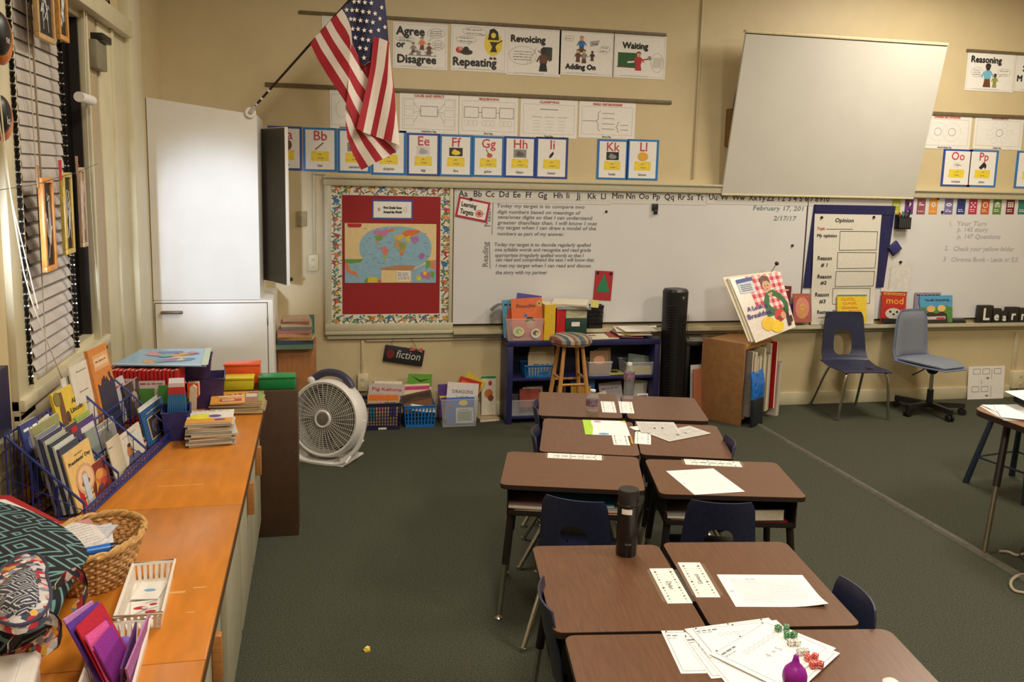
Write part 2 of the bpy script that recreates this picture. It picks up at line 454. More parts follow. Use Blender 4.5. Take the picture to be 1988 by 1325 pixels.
b = B(); p = [onX(x, y, -0.99) for x, y in ((-20, 372), (73, 358), (117, 343), (149, 335), (190, 318))]
b.tube([tuple(q) for q in p], 0.0012, mat('hanging_string', (90, 80, 66), 0.8), 5)
b.thing('hanging_string', 'thin dark string stretched along the blind to hold the frames', 'string')
# cords
CORD = mat('pull_cord', (222, 212, 186), 0.8)
def cord(pxs, X_, r, label, name='pull_cord'):
    b = B(); b.tube([tuple(onX(x, y, X_)) for x, y in pxs], r, CORD, 6, smooth=1); return b.thing(name, label, 'cord', group='blind cords')
cord([(-4, 150), (14, 330), (30, 440), (52, 560), (90, 660), (125, 745)], -0.95, 0.0022, 'long cream pull cord slanting down past the blind to the book rack')
cord([(-8, 190), (20, 380), (45, 480), (74, 600)], -0.96, 0.002, 'shorter cream pull cord slanting across the near streamer')
cord([(163, 20), (167, 190), (178, 420), (192, 600)], -1.015, 0.002, 'white blind cord hanging straight down the brown jamb')
# bracket and cleat on the casing
b = B(); p = onX(178, 98, -1.03); b.box(-0.02, 0.03, -0.10, 0.10, -0.065, 0.065, mat('bracket_grey', (128, 122, 100), 0.5), 0.006); b.box(-0.01, 0.05, -0.06, 0.12, 0.065, 0.10, BLACKMT, 0.005)
b.thing('shade_bracket', 'grey shade bracket under the window header', 'bracket', L(-1.03, 4.62, 2.40))
b = B(); b.cyl((0, -0.12, 0), (0, 0.10, 0), 0.022, None, 16, WHITEPL); b.box(-0.03, 0.0, -0.02, 0.02, -0.015, 0.015, WHITEPL)
p = onX(176, 195, -1.0); b.thing('cord_cleat', 'white roller cleat on the brown jamb', 'cleat', L(-1.0, p.y-0.08, p.z))
# round orange ornaments at the very edge of the picture
def ornament(px, label, word):
    p = onX(px[0], px[1], -0.98); r = px[2]
    X = T('round_ornament', label, 'ornament', L(p.x, p.y, p.z), 'round ornaments hanging by the near casing')
    b = B(); b.sphere((0, 0, 0), 0.03, r*0.92, r, mat('ornament_orange', (206, 116, 48), 0.35, var=0.3, scale=14), 24); b.part('ball', X)
    b = B(); b.sphere((0.006, -0.030, 0.01), 0.031, r*0.72, r*0.86, BLACKPL, 24); b.part('dark_face', X)
    b = B(FR((0.040, -0.075, -0.02), (0, 1, 0), (0, 0, 1))); b.text(word, 0, 0, 0.035, WHITEPL, 1); b.part('lettering', X)
    b = B(); b.tube([(0, 0, r*0.95), (0, 0, r+0.22)], 0.0015, CORD, 5); b.part('hanging_thread', X)
ornament((0, 75, 0.082), 'round orange and black ornament, the higher of two at the near casing', 'ne')
ornament((2, 230, 0.072), 'round orange and black ornament, the lower of two at the near casing', 'ks')
# dark blue thing seen through the next window
b = B(); b.box(-1.055, -1.03, 2.7, 3.19, 0.98, 1.21, mat('navy_panel', (32, 36, 66), 0.4, var=0.2)); b.thing('navy_notice', 'navy notice on the wall at the very edge of the picture, before the window casing', 'notice')

# radiator cover grille below the window
GRIL = mat('radiator_paint', (158, 146, 116), 0.45, 0.1); 
X = T('radiator_cover', 'cream radiator cover with slotted grille below the window', 'radiator cover', L(-1.06, 2.2, 0.0))
b = B(); b.box(0, 0.05, -1.3, 1.0, 0.76, 0.79, GRIL); b.box(0, 0.05, -1.3, 1.0, 0.955, 0.985, GRIL); b.box(0, 0.05, -1.3, 1.0, 0.865, 0.88, GRIL); b.box(0, 0.05, .97, 1.0, .79, .955, GRIL); b.box(0, 0.012, -1.3, 1.0, 0.79, 0.955, BLACKMT); b.part('housing', X)
b = B(); k = 0
for i in range(76): b.box(0.02, 0.046, -1.3+i*0.03, -1.284+i*0.03, 0.79, 0.955, GRIL)
b.part('grille', X)

# ------------------------------------------------------------------ white corner cupboard
CUPW = mat('cupboard_white', (230, 227, 221), 0.42, var=0.02, scale=5)
X = T('corner_cupboard', 'tall white cupboard built into the back corner beside the window', 'cupboard', L(0, 6.0, 0))
b = B(); b.box(-1.06, -0.305, 0.0, 0.648, 0.0, 1.03, CUPW, 0.012); b.part('base_cabinet', X)
b = B(FRONT); b.prism([(-1.055, 1.031), (-0.388, 1.031), (-0.388, 2.235), (-1.055, 2.318)], -0.648, 0.0, CUPW); b.part('upper_cabinet', X, smooth=20)
b = B(); b.box(-1.045, -0.345, -0.008, 0.0, 0.10, 1.008, CUPW, 0.002); b.box(-1.05, -0.34, -0.0015, 0.0, 0.095, 1.013, mat('door_gap', (60, 54, 44), 0.8)); d = b.part('door', X)
b = B(); b.box(-1.01, -0.875, -0.034, -0.008, 0.942, 0.962, mat('handle_brown', (112, 92, 70), 0.35, 0.2), 0.006); b.part('handle', d)
b = B(); b.box(-0.346, -0.338, -0.010, 0.0, 0.86, 0.93, mat('hinge_grey', (120, 110, 96), 0.4, 0.6), 0.001); b.part('hinge', d)
# open door of the upper cupboard, its back coloured dark as painted-in shade
h0 = Vector((-0.386, 0.45)); h1 = Vector((-0.211, 0.11)); dd = (h1-h0); ln = dd.length; ang = math.atan2(dd.y, dd.x)
Md = Matrix.Translation((h0.x, h0.y, 0)) @ Matrix.Rotation(ang, 4, 'Z')
b = B(Md); b.box(0.0, ln, -0.013, -0.009, 1.115, 2.165, mat('door_back_shade', (74, 66, 50), 0.5, var=0.1)); b.box(0.0, ln, -0.009, 0.016, 1.11, 2.17, CUPW, 0.003)
d = b.part('open_door', X, 'open cupboard door with shade painted on its inner face')
b = B(Md); b.cyl((ln*0.95, 0.016, 1.15), (ln*0.95, 0.04, 1.15), 0.012, None, 12, BLACKMT); b.part('knob', d)
b = B(); b.box(-0.388, -0.38, 0.06, 0.08, 1.12, 1.16, CHROME); b.part('catch', X)

# ------------------------------------------------------------------ long counter
CTOP = mat('counter_wood', (196, 121, 40), 0.30, var=0.07, scale=7, stretch=(4.0, 1.0, 1))
CBODY = mat('counter_paint', (172, 164, 140), 0.45, var=0.04, scale=10)
X = T('counter', 'long low counter with orange wood top and grey painted doors under the window', 'counter', L(0, 0, 0))
b = B(); b.box(-1.055, -0.325, 0.3, 4.47, 0.075, 0.70, CBODY); b.box(-1.05, -0.37, 0.3, 4.45, 0.0, 0.075, BLACKMT); b.part('body', X)
b = B()
for (ya, yb) in ((0.3, 2.02), (2.02, 3.02), (3.02, 4.475)): b.box(-1.055, -0.27, ya+0.0008, yb-0.0008, 0.702, 0.74, CTOP, 0.003)
b.part('worktop', X)
b = B(); b.box(-0.2705, -0.2685, 0.3, 4.474, 0.704, 0.733, mat('dark_edge_band', (92, 62, 34), 0.45)); b.part('edge_band', X)
b = B(); 
for (x, y, w, h) in ((-0.40, 2.38, 0.07, 0.012), (-0.33, 2.40, 0.035, 0.006), (-0.335, 2.26, 0.02, 0.005), (-0.50, 3.24, 0.16, 0.006), (-0.58, 3.42, 0.05, 0.004)):
    b.box(x-w/2, x+w/2, y-h/2, y+h/2, 0.7401, 0.7403, mat('tape_residue', (210, 160, 96), 0.6))
b.part('tape_marks', X)
for (ya, yb, hy) in ((0.40, 1.10, None), (1.12, 1.78, 1.18), (1.80, 2.62, 2.40), (2.80, 3.28, None), (3.32, 3.86, 3.64), (3.90, 4.44, 4.13)):
    b = B(); b.box(-0.325, -0.303, ya, yb, 0.11, 0.685, CBODY, 0.004); d = b.part('door', X)
    if hy:
        b = B(); b.box(-0.303, -0.275, hy-0.016, hy+0.016, 0.46, 0.60, WOODPULL, 0.006); b.part('handle', d)

# ------------------------------------------------------------------ brown bookcase at the end of the counter
DKBR = mat('dark_brown_board', (74, 52, 34), 0.5, var=0.08, scale=18)
X = T('low_bookcase', 'dark brown low bookcase standing against the far end of the counter', 'bookcase', L(-0.31, 4.483, 0))
b = B(); b.box(-0.19, 0.192, 0.0, 0.018, 0.0, 0.778, DKBR, 0.002); b.part('back_panel', X)
for s_ in (-1, 1):
    b = B(); b.box(*((-0.19, -0.174) if s_ < 0 else (0.176, 0.192)), 0.018, 0.30, 0.0, 0.775, DKBR, 0.002); b.part('side_panel', X)
for z in (0.06, 0.40, 0.755):
    b = B(); b.box(-0.174, 0.176, 0.018, 0.30, z, z+0.018, DKBR, 0.002); b.part('shelf', X)
for z in (.05, .45): b = B(); b.cyl((0.181, -0.002, z), (0.181, 0.0, z), 0.004, None, 10, CHROME); b.part('screw', X)
# ------------------------------------------------------------------ rails, conduits and fittings of the back wall
RAIL = mat('rail_brown', (106, 92, 66), 0.5, var=0.1)
def rail(xa, xb, z, h, name, label):
    b = B(); b.box(xa, xb, WALL_Y-0.014, WALL_Y, z, z+h, RAIL, 0.003); b.thing(name, label, 'rail')
rail(-0.129, 2.645, 2.985, 0.024, 'display_rail', 'thin brown display rail above the five talk posters')
rail(-0.367, 2.716, 2.472, 0.03, 'display_rail', 'thin brown display rail above the thinking map sheets')
p = onY(1876, 96, WALL_Y); rail(p.x, 6.98, p.z-0.02, 0.024, 'display_rail', 'short brown rail above the Reasoning poster')
p = onY(1808, 217, WALL_Y); rail(4.6, 6.98, p.z-0.028, 0.03, 'display_rail', 'brown rail running behind the tilted white screen above two map sheets')
CONDUIT = mat('conduit_cream', (196, 184, 150), 0.42, var=0.03)
def conduit(x0, x1, z0, z1, label, y=0.016):
    b = B(); b.box(x0, x1, WALL_Y-y, WALL_Y, z0, z1, CONDUIT, 0.004); b.thing('wire_conduit', label, 'conduit')
conduit(2.925, 2.942, 1.90, 3.79, 'tall cream conduit on the wall between the alphabet cards and the screen')
conduit(-0.046, -0.026, 1.25, 1.86, 'short cream conduit above the socket beside the map board')
conduit(-0.046, 0.05, 1.861, 1.878, 'level cream conduit stub joining the map board frame')
conduit(0.303, 0.322, 0.36, 0.625, 'cream conduit dropping to the socket beside the book baskets')
conduit(0.34, 1.45, 0.612, 0.628, 'long level cream conduit under the map board')
conduit(6.125, 6.165, 0.2, 0.60, 'cream conduit dropping from the tray at the far end of the wall')
PLATE = mat('socket_plate', (214, 202, 168), 0.4, var=0.02); HOLE = mat('socket_slot', (60, 52, 40), 0.6)
def socket(x, z, w, h, d, label, name='wall_socket', cat='socket'):
    X = T(name, label, cat, L(x, WALL_Y, z)); b = B(); b.box(-w/2, w/2, -d, 0, -h/2, h/2, PLATE, 0.005); b.part('plate', X)
    for s_ in (-1, 1):
        b = B(); b.box(-0.016, 0.016, -d-0.003, -d, s_*h*0.22-0.013, s_*h*0.22+0.013, PLATE, 0.002)
        for q in (-0.006, 0.006): b.box(q-0.0012, q+0.0012, -d-0.0034, -d-0.003, s_*h*0.22-0.005, s_*h*0.22+0.006, HOLE)
        b.part('outlet', X)
socket(-0.046, 1.215, 0.075, 0.12, 0.03, 'cream wall socket left of the map board')
socket(0.315, 0.30, 0.08, 0.13, 0.05, 'cream wall socket low on the wall above the fiction baskets')
socket(6.19, 0.17, 0.15, 0.16, 0.06, 'cream wall socket low at the far end of the wall')
b = B(); b.box(-0.035, 0.035, -0.022, 0, -0.055, 0.055, mat('dim_box', (156, 140, 100), 0.5), 0.004); b.box(-0.02, 0.02, -0.024, -0.022, -0.02, 0.02, mat('dim_box2', (142, 126, 92), 0.5)); p = onY(586, 425, WALL_Y)
b.thing('wall_switch', 'small tan control box on the wall beside the cupboard', 'wall switch', L(p.x, WALL_Y, p.z))

# ------------------------------------------------------------------ sheets pinned to the wall
def W(px0, py0, px1, py1, off=0.003):
    a = onY(px0, py0, WALL_Y); c = onY(px1, py1, WALL_Y)
    return ON_WALL(a.x, c.z, off), c.x-a.x, a.z-c.z
def figure(b, x, y, s, shirt, hair, skin=SKIN, pants=BRNP, l=2):      # a small generic printed person
    b.shape([(x-0.20*s, y), (x+0.20*s, y), (x+0.13*s, y+0.42*s), (x-0.13*s, y+0.42*s)], pants, l)
    b.shape([(x-0.17*s, y+0.36*s), (x+0.17*s, y+0.36*s), (x+0.21*s, y+0.68*s), (x+0.08*s, y+0.76*s), (x-0.08*s, y+0.76*s), (x-0.21*s, y+0.68*s)], shirt, l+1)
    b.disc(x, y+0.87*s, 0.12*s, 0.14*s, skin, l+1)
    b.shape([(x-0.14*s, y+0.86*s), (x-0.13*s, y+1.0*s), (x, y+1.06*s), (x+0.13*s, y+1.0*s), (x+0.14*s, y+0.88*s), (x+0.06*s, y+0.96*s), (x-0.06*s, y+0.96*s)], hair, l+2)
    b.line([(x-0.19*s, y+0.64*s), (x-0.30*s, y+0.42*s)], 0.07*s, shirt, l); b.line([(x+0.19*s, y+0.64*s), (x+0.32*s, y+0.46*s)], 0.07*s, shirt, l)
def bubble(b, cx, cy, rx, ry, tail=None, lines=3, seed=1):
    b.ring(cx, cy, rx, ry, 0.0022, GREYINK, 1, 28)
    if tail: b.line([(cx+rx*0.55, cy-ry*0.8) if tail[0] > cx else (cx-rx*0.55, cy-ry*0.8), tail, (cx+rx*0.3*(1 if tail[0] > cx else -1), cy-ry*0.92)], 0.0018, GREYINK, 1)
    for k in range(lines):
        yy = cy+ry*(0.45-0.9*k/max(1, lines-1)) if lines > 1 else cy
        hw = rx*0.72*math.sqrt(max(0.1, 1-((yy-cy)/ry)**2)); b.scribble(cx-hw, cx+hw, yy-0.004, 0.008, GREYINK, 2, seed+k)
def poster(px, label, words_, draw, hold=True):
    M_, w, h = W(*px)
    X = T('talk_poster', label, 'poster', M_, 'classroom talk posters on the upper rail')
    b = B(); b.box(0, w, 0, h, -0.002, 0, PAPER); b.frame(0.012, 0.012, w-0.012, h-0.012, 0.0015, FAINT); b.part('sheet', X)
    for (t, x, y, s, al) in words_: b = B(); b.text(t, x*w, y*h, s*h, INK, 3, al, bold=0.0035); b.part('lettering', X)
    b = B(); draw(b, w, h); b.scribble(w*0.15, w*0.7, 0.016, 0.006, FAINT, 1, 3); b.part('picture', X)
    return X
SHADK = mat('print_dark', (58, 46, 42), 0.6)
poster((625, 30, 690, 128), 'talk poster mostly hidden behind the flag', [], lambda b, w, h: bubble(b, w*0.5, h*0.5, w*0.3, h*0.2, None, 2))
def d_agree(b, w, h):
    bubble(b, w*.79, h*.80, w*.16, h*.10, (w*.66, h*.62), 3, 1); bubble(b, w*.22, h*.64, w*.17, h*.05, (w*.38, h*.54), 2, 4); bubble(b, w*.83, h*.54, w*.11, h*.10, (w*.68, h*.46), 3, 7)
    b.shape([(w*.27, h*.29), (w*.80, h*.29), (w*.68, h*.44), (w*.55, h*.36), (w*.44, h*.42), (w*.36, h*.40)], GREYP, 2)
    figure(b, w*.37, h*.33, h*.24, GREYP, SHADK); figure(b, w*.53, h*.42, h*.28, ORGP, BRNP); figure(b, w*.66, h*.33, h*.24, BRNP, SHADK); b.disc(w*.55, h*.34, w*.05, h*.03, PAPER, 4); b.disc(w*.40, h*.33, w*.035, h*.03, PAPER, 4); b.disc(w*.73, h*.33, w*.035, h*.03, PAPER, 4)
poster((763, 42, 868, 137), 'talk poster reading Agree or Disagree beside the flag', [('Agree', .06, .73, .26, 'l'), ('or', .06, .46, .20, 'l'), ('Disagree', .07, .13, .25, 'l')], d_agree)
def d_rep(b, w, h):
    b.disc(w*.76, h*.62, w*.165, h*.26, YELP, 1); bubble(b, w*.42, h*.86, w*.22, h*.085, (w*.66, h*.79), 2, 2); bubble(b, w*.27, h*.68, w*.18, h*.075, (w*.30, h*.56), 2, 5)
    b.shape([(w*.66, h*.70), (w*.69, h*.92), (w*.77, h*.95), (w*.84, h*.88), (w*.86, h*.70)], INK, 2); b.disc(w*.76, h*.80, w*.045, h*.06, YELP, 3); b.shape([(w*.69, h*.66), (w*.84, h*.66), (w*.80, h*.55), (w*.83, h*.44), (w*.70, h*.44), (w*.74, h*.55)], SHADK, 3)
    b.line([(w*.82, h*.62), (w*.92, h*.70)], 0.008, SHADK, 3); b.line([(w*.74, h*.44), (w*.71, h*.30)], 0.007, YELP, 3); b.line([(w*.78, h*.44), (w*.79, h*.30)], 0.007, YELP, 3); b.disc(w*.72, h*.30, w*.03, h*.025, INK, 4); b.disc(w*.79, h*.30, w*.03, h*.025, INK, 4)
    b.disc(w*.16, h*.45, w*.075, h*.07, REDP, 2); b.disc(w*.28, h*.41, w*.11, h*.06, SHADK, 2); b.disc(w*.27, h*.47, w*.05, h*.06, INK, 3); b.disc(w*.17, h*.48, w*.035, h*.045, SKIN, 3)
poster((876, 46, 982, 142), 'talk poster reading Repeating with a yellow round picture', [('Repeating', .03, .12, .25, 'l')], d_rep)
def d_rev(b, w, h):
    bubble(b, w*.30, h*.42, w*.25, h*.19, (w*.55, h*.60), 4, 3); b.rect(w*.66, h*.34, w*.84, h*.62, mat('print_board', (52, 66, 60), 0.6), 1); figure(b, w*.68, h*.10, h*.48, BRNP, INK, SHADK, INK); b.line([(w*.66, h*.46), (w*.58, h*.54)], 0.006, SHADK, 3)
poster((984, 52, 1087, 150), 'talk poster reading Revoicing with a figure at a board', [('Revoicing', .07, .70, .20, 'l')], d_rev)
def d_add(b, w, h):
    figure(b, w*.40, h*.52, h*.36, BLUP, ORGP, SKIN); figure(b, w*.34, h*.30, h*.28, BRNP, SHADK); figure(b, w*.45, h*.28, h*.30, GREYP, SHADK); figure(b, w*.60, h*.34, h*.22, SHADK, INK, BRNP)
    b.shape([(w*.55, h*.78), (w*.56, h*.66), (w*.70, h*.70), (w*.73, h*.82)], FAINT, 1); bubble(b, w*.83, h*.62, w*.09, h*.08, (w*.70, h*.56), 2, 5); bubble(b, w*.17, h*.82, w*.08, h*.06, None, 1, 9); b.scribble(w*.60, w*.70, h*.72, 0.01, SHADK, 3, 4)
poster((1087, 58, 1190, 150), 'talk poster reading Adding On with four small figures', [('Adding On', .12, .14, .165, 'l')], d_add)
def d_wait(b, w, h):
    b.shape([(w*.09, h*.26), (w*.09, h*.58), (w*.48, h*.58), (w*.50, h*.26)], mat('print_chalkboard', (40, 92, 46), 0.6), 1); b.shape([(w*.07, h*.24), (w*.09, h*.28), (w*.50, h*.26), (w*.50, h*.23)], BRNP, 2)
    figure(b, w*.48, h*.18, h*.42, REDP, BRNP, SKIN, REDP); b.line([(w*.40, h*.38), (w*.27, h*.36)], 0.012, PAPER, 3); b.line([(w*.54, h*.42), (w*.66, h*.46)], 0.01, REDP, 3); b.disc(w*.69, h*.48, w*.035, h*.05, GREYP, 3)
    b.ring(w*.84, h*.38, w*.12, h*.22, 0.002, GREYINK)
    for k in range(7): b.line([(w*(.76+.025*k), h*.26), (w*(.78+.025*k), h*.50)], 0.0022, GREYINK, 2)
poster((1192, 65, 1290, 155), 'talk poster reading Waiting with a green chalkboard', [('Waiting', .17, .68, .20, 'l')], d_wait)
def d_rea(b, w, h):
    bubble(b, w*.22, h*.46, w*.12, h*.12, (w*.36, h*.40), 3, 3); bubble(b, w*.78, h*.48, w*.13, h*.09, (w*.66, h*.36), 2, 6)
    figure(b, w*.44, h*.10, h*.56, mat('print_sky', (120, 180, 204), 0.6), INK, SHADK, BRNP); figure(b, w*.60, h*.10, h*.33, mat('print_olive', (150, 146, 70), 0.6), SHADK, BRNP, mat('print_olive', (150, 146, 70), 0.6))
poster((1880, 96, 1965, 180), 'talk poster reading Reasoning beyond the tilted screen', [('Reasoning', .07, .70, .22, 'l')], d_rea)
poster((1975, 101, 2062, 182), 'talk poster cut off by the edge of the picture', [('S', .14, .52, .22, 'l'), ('M', .04, .26, .22, 'l')], lambda b, w, h: None)

# thinking map sheets
RSH = mat('print_terracotta', (196, 92, 70), 0.6)
def mapsheet(px, label, title, cap, draw):
    M_, w, h = W(*px)
    X = T('map_sheet', label, 'worksheet', M_, 'thinking map sheets on the lower rail')
    b = B(); b.box(0, w, 0, h, -0.002, 0, PAPER); b.frame(w*.05, h*.10, w*.95, h*.87, 0.002, FAINT); b.part('sheet', X)
    b = B(); b.text(title, w*.5, h*.90, h*.085, RSH, 3, 'c', fit=w*.52 if len(title) > 11 else w*.34, bold=0.0012); b.text(cap, w*.5, h*.025, h*.06, GREYINK, 3, 'c', bold=0.0012); b.text('(c)', w*.75, h*.03, h*.04, FAINT, 3); b.part('lettering', X)
    b = B(); draw(b, w, h); b.part('diagram', X)
    return X
def d_flow(b, w, h):
    b.frame(w*.35, h*.42, w*.65, h*.68, 0.004, GREYINK)
    for k in range(3):
        y = h*(.18+.24*k); b.frame(w*.08, y, w*.24, y+h*.18, 0.002, FAINT); b.frame(w*.76, y, w*.93, y+h*.18, 0.002, FAINT)
        b.line([(w*.24, y+h*.09), (w*.35, h*.55)], 0.002, GREYINK); b.line([(w*.65, h*.55), (w*.76, y+h*.09)], 0.002, GREYINK)
mapsheet((640, 172, 700, 252), 'pale map sheet mostly hidden by the hanging flag', 'DESCRIBING', 'Bubble Map', lambda b, w, h: b.ring(w*.4, h*.5, w*.2, h*.2, 0.002, FAINT))
mapsheet((776, 179, 889, 261), 'map sheet titled Cause and Effect just right of the flag', 'CAUSE AND EFFECT', 'Multi-Flow Map', d_flow)
def d_seq(b, w, h):
    for k in range(3):
        b.frame(w*(.08+.30*k), h*.44, w*(.33+.30*k), h*.72, 0.004, GREYINK)
        if k < 2: b.line([(w*(.33+.30*k), h*.58), (w*(.38+.30*k), h*.58)], 0.004, GREYINK)
        for q in range(3): b.frame(w*(.09+.30*k+.075*q), h*.24, w*(.15+.30*k+.075*q), h*.38, 0.0015, FAINT)
mapsheet((892, 185, 1004, 265), 'map sheet titled Sequencing with three boxes in a row', 'SEQUENCING', 'Flow Map', d_seq)
def d_tree(b, w, h):
    b.line([(w*.34, h*.74), (w*.66, h*.74)], 0.004, INK)
    for k in range(3): b.line([(w*(.20+.22*k), h*.54), (w*(.38+.22*k), h*.54)], 0.003, GREYINK)
    for r_ in range(4):
        for k in range(3): b.line([(w*(.22+.22*k), h*(.44-.08*r_)), (w*(.35+.22*k), h*(.44-.08*r_))], 0.002, FAINT)
mapsheet((1011, 191, 1119, 270), 'map sheet titled Classifying with faint lines', 'CLASSIFYING', 'Tree Map', d_tree)
def d_brace(b, w, h):
    b.line([(w*.06, h*.47), (w*.30, h*.47)], 0.004, GREYINK)
    b.line([(w*.38, h*.74), (w*.34, h*.70), (w*.34, h*.52), (w*.30, h*.47), (w*.34, h*.42), (w*.34, h*.24), (w*.38, h*.20)], 0.004, GREYINK)
    for y in (.69, .55, .40, .26): b.line([(w*.41, h*y), (w*.63, h*y)], 0.004, GREYINK)
    b.line([(w*.72, h*.46), (w*.69, h*.43), (w*.69, h*.36), (w*.66, h*.32), (w*.69, h*.28), (w*.69, h*.21), (w*.72, h*.18)], 0.004, GREYINK)
    for y in (.38, .25): b.line([(w*.74, h*y), (w*.88, h*y)], 0.004, GREYINK)
mapsheet((1125, 196, 1231, 271), 'map sheet titled Whole-Part Relationship at the end of the row', 'WHOLE - PART RELATIONSHIP', 'Brace Map', d_brace)
def d_two(b, w, h):
    for c in (.34, .62): b.ring(w*c, h*.5, w*.07, h*.11, 0.0035, GREYINK); b.ring(w*c, h*.5, w*.18, h*.27, 0.0012, FAINT)
mapsheet((1790, 221, 1881, 291), 'map sheet titled Comparing and Contrasting beside the screen', 'COMPARING AND CONTRASTING', 'Double Bubble Map', d_two)
def d_one(b, w, h):
    b.ring(w*.52, h*.5, w*.07, h*.11, 0.0035, GREYINK)
    for k in range(6): b.ring(w*(.52+.2*math.cos(k*PI/3)), h*(.5+.26*math.sin(k*PI/3)), w*.06, h*.09, 0.0012, FAINT)
mapsheet((1894, 224, 1981, 292), 'map sheet titled Describing with one small circle', 'DESCRIBING', 'Bubble Map', d_one)

# alphabet cards
B1 = mat('card_blue', (44, 116, 186), 0.4); B2 = mat('card_royal', (46, 74, 152), 0.4); LREDP = mat('letter_red', (196, 66, 82), 0.5)
def abc(px, letters, cap, label, draw, bl=B1):
    M_, w, h = W(*px)
    X = T('alphabet_card', label, 'alphabet card', M_, 'alphabet cards under the map sheets')
    b = B(); b.box(0, w, 0, h, -0.003, 0, bl); b.prism([(w*.075, h*.05), (w*.925, h*.05), (w*.925, h*.95), (w*.075, h*.95)], 0, 0.0006, PAPER); b.rect(w*.24, h*.24, w*.76, h*.46, YELP, 2); b.scribble(w*.46, w*.58, h*.39, 0.007, GREYINK, 3, 2); b.scribble(w*.44, w*.60, h*.30, 0.007, GREYINK, 3, 5); b.part('card', X)
    b = B(); b.text(letters, w*.5, h*.715, h*.31, LREDP, 3, 'c', bold=0.0012); b.text(cap, w*.5, h*.11, h*.085, GREYINK, 3, 'c', bold=0.001); b.part('lettering', X)
    b = B(); draw(b, w, h); b.part('picture', X)
    return X
def d_disc(m, rx=.13, ry=.09): return lambda b, w, h: b.disc(w*.5, h*.58, w*rx, h*ry, m, 3)
def d_photo(bg, blob): 
    def f(b, w, h): b.rect(w*.30, h*.49, w*.70, h*.69, bg, 3); b.disc(w*.5, h*.57, w*.13, h*.055, blob, 4); b.disc(w*.46, h*.62, w*.06, h*.03, blob, 4)
    return f
abc((519.6, 244, 587, 331.5), 'Aa', 'apple', 'alphabet card Aa half hidden by the open cupboard door', d_disc(BRNP, .2, .14), B2)
abc((587.7, 247, 654.4, 334), 'Bb', 'bat', 'alphabet card Bb next to the open cupboard door', lambda b, w, h: b.line([(w*.36, h*.50), (w*.60, h*.66)], 0.008, BRNP, 3))
abc((655, 249.6, 719, 336.8), 'Cc', 'camera', 'alphabet card mostly covered by the lower tip of the flag', d_photo(GREYP, INK))
abc((720, 252, 788.5, 340.7), 'Dd', 'dolphin', 'alphabet card half covered by the fold of the flag', d_photo(BLUP, GREYP))
abc((789.6, 257.8, 853, 342.4), 'Ee', 'egg', 'alphabet card Ee with a pale grey picture', d_photo(mat('pale_print', (212, 210, 206), 0.5), mat('pale_print2', (170, 168, 166), 0.5)), B2)
abc((853, 260.7, 916.5, 343.8), 'Ff', 'fire', 'alphabet card Ff with a fire picture', d_photo(SHADK, YELP))
abc((917.4, 263.6, 977.8, 344.7), 'Gg', 'guitar', 'alphabet card Gg with a red guitar', lambda b, w, h: (b.disc(w*.54, h*.53, w*.09, h*.055, RSH, 3), b.line([(w*.52, h*.55), (w*.43, h*.68)], 0.006, BRNP, 4)))
abc((979, 264.5, 1039, 346), 'Hh', 'hippo', 'alphabet card Hh with a grey picture', d_photo(GREYP, mat('hippo_grey', (100, 92, 90), 0.6)), B2)
abc((1040.5, 265.6, 1101, 348), 'Ii', 'insect', 'alphabet card Ii with a dark insect', lambda b, w, h: b.shape([(w*.41, h*.50), (w*.44, h*.58), (w*.54, h*.66), (w*.56, h*.60), (w*.48, h*.51)], INK, 3), B2)
abc((1160, 270, 1217, 349.7), 'Kk', 'koala', 'alphabet card Kk with a black picture', d_photo(INK, GREYP))
abc((1218.5, 270, 1276, 351), 'Ll', 'lemon', 'alphabet card Ll with a lemon', d_disc(mat('lemon_print', (226, 170, 50), 0.5), .17, .11))
abc((1832, 289, 1881.7, 363), 'Oo', 'octopus', 'alphabet card Oo beyond the tilted screen', lambda b, w, h: [b.line([(w*.5, h*.58), (w*(.5+.14*math.cos(k)), h*(.58+.08*math.sin(k)))], 0.004, FAINT, 3) for k in range(7)], B2)
abc((1882.5, 290.5, 1931.6, 364), 'Pp', 'piano', 'alphabet card Pp with a black piano', lambda b, w, h: b.shape([(w*.36, h*.52), (w*.52, h*.68), (w*.60, h*.62), (w*.62, h*.55), (w*.58, h*.48), (w*.54, h*.54), (w*.44, h*.47)], INK, 3))
abc((1975, 293, 2026, 367), 'Rr', 'rose', 'alphabet card cut off by the edge of the picture', d_disc(REDP), B1)

# ------------------------------------------------------------------ board frame, bulletin board, whiteboards, tray
FRAMEM = mat('board_frame_paint', (196, 188, 160), 0.4, var=0.03)
WB = mat('whiteboard', (218, 216, 215), 0.22, var=0.015, scale=3)
YB = WALL_Y
X = bpy.data.objects.new('trim_6', None); COL.objects.link(X); X.location = (0, YB, 0); X['kind'] = 'structure'
b = B(); b.box(0.03, 6.98, -0.045, 0, 1.785, 1.845, FRAMEM, 0.006); b.box(0.03, 6.98, -0.06, 0, 1.838, 1.856, FRAMEM, 0.004); b.part('top_rail', X)
b = B(); b.box(0.035, 0.085, -0.04, 0, 0.70, 1.79, FRAMEM, 0.006); b.part('side_rail', X)
b = B(); b.box(0.965, 0.992, -0.03, 0, 0.70, 1.79, FRAMEM, 0.004); b.part('side_rail', X)
b = B(); b.box(0.035, 1.0, -0.045, 0, 0.70, 0.755, FRAMEM, 0.006); b.part('bottom_rail', X)
b = B(); b.box(0.035, 1.0, -0.05, 0, 0.672, 0.70, FRAMEM, 0.006); b.box(1.0, 6.98, -0.085, 0, 0.668, 0.695, FRAMEM, 0.006); b.box(1.0, 6.98, -0.085, -0.079, 0.69, 0.703, FRAMEM, 0.002); b.part('tray', X)
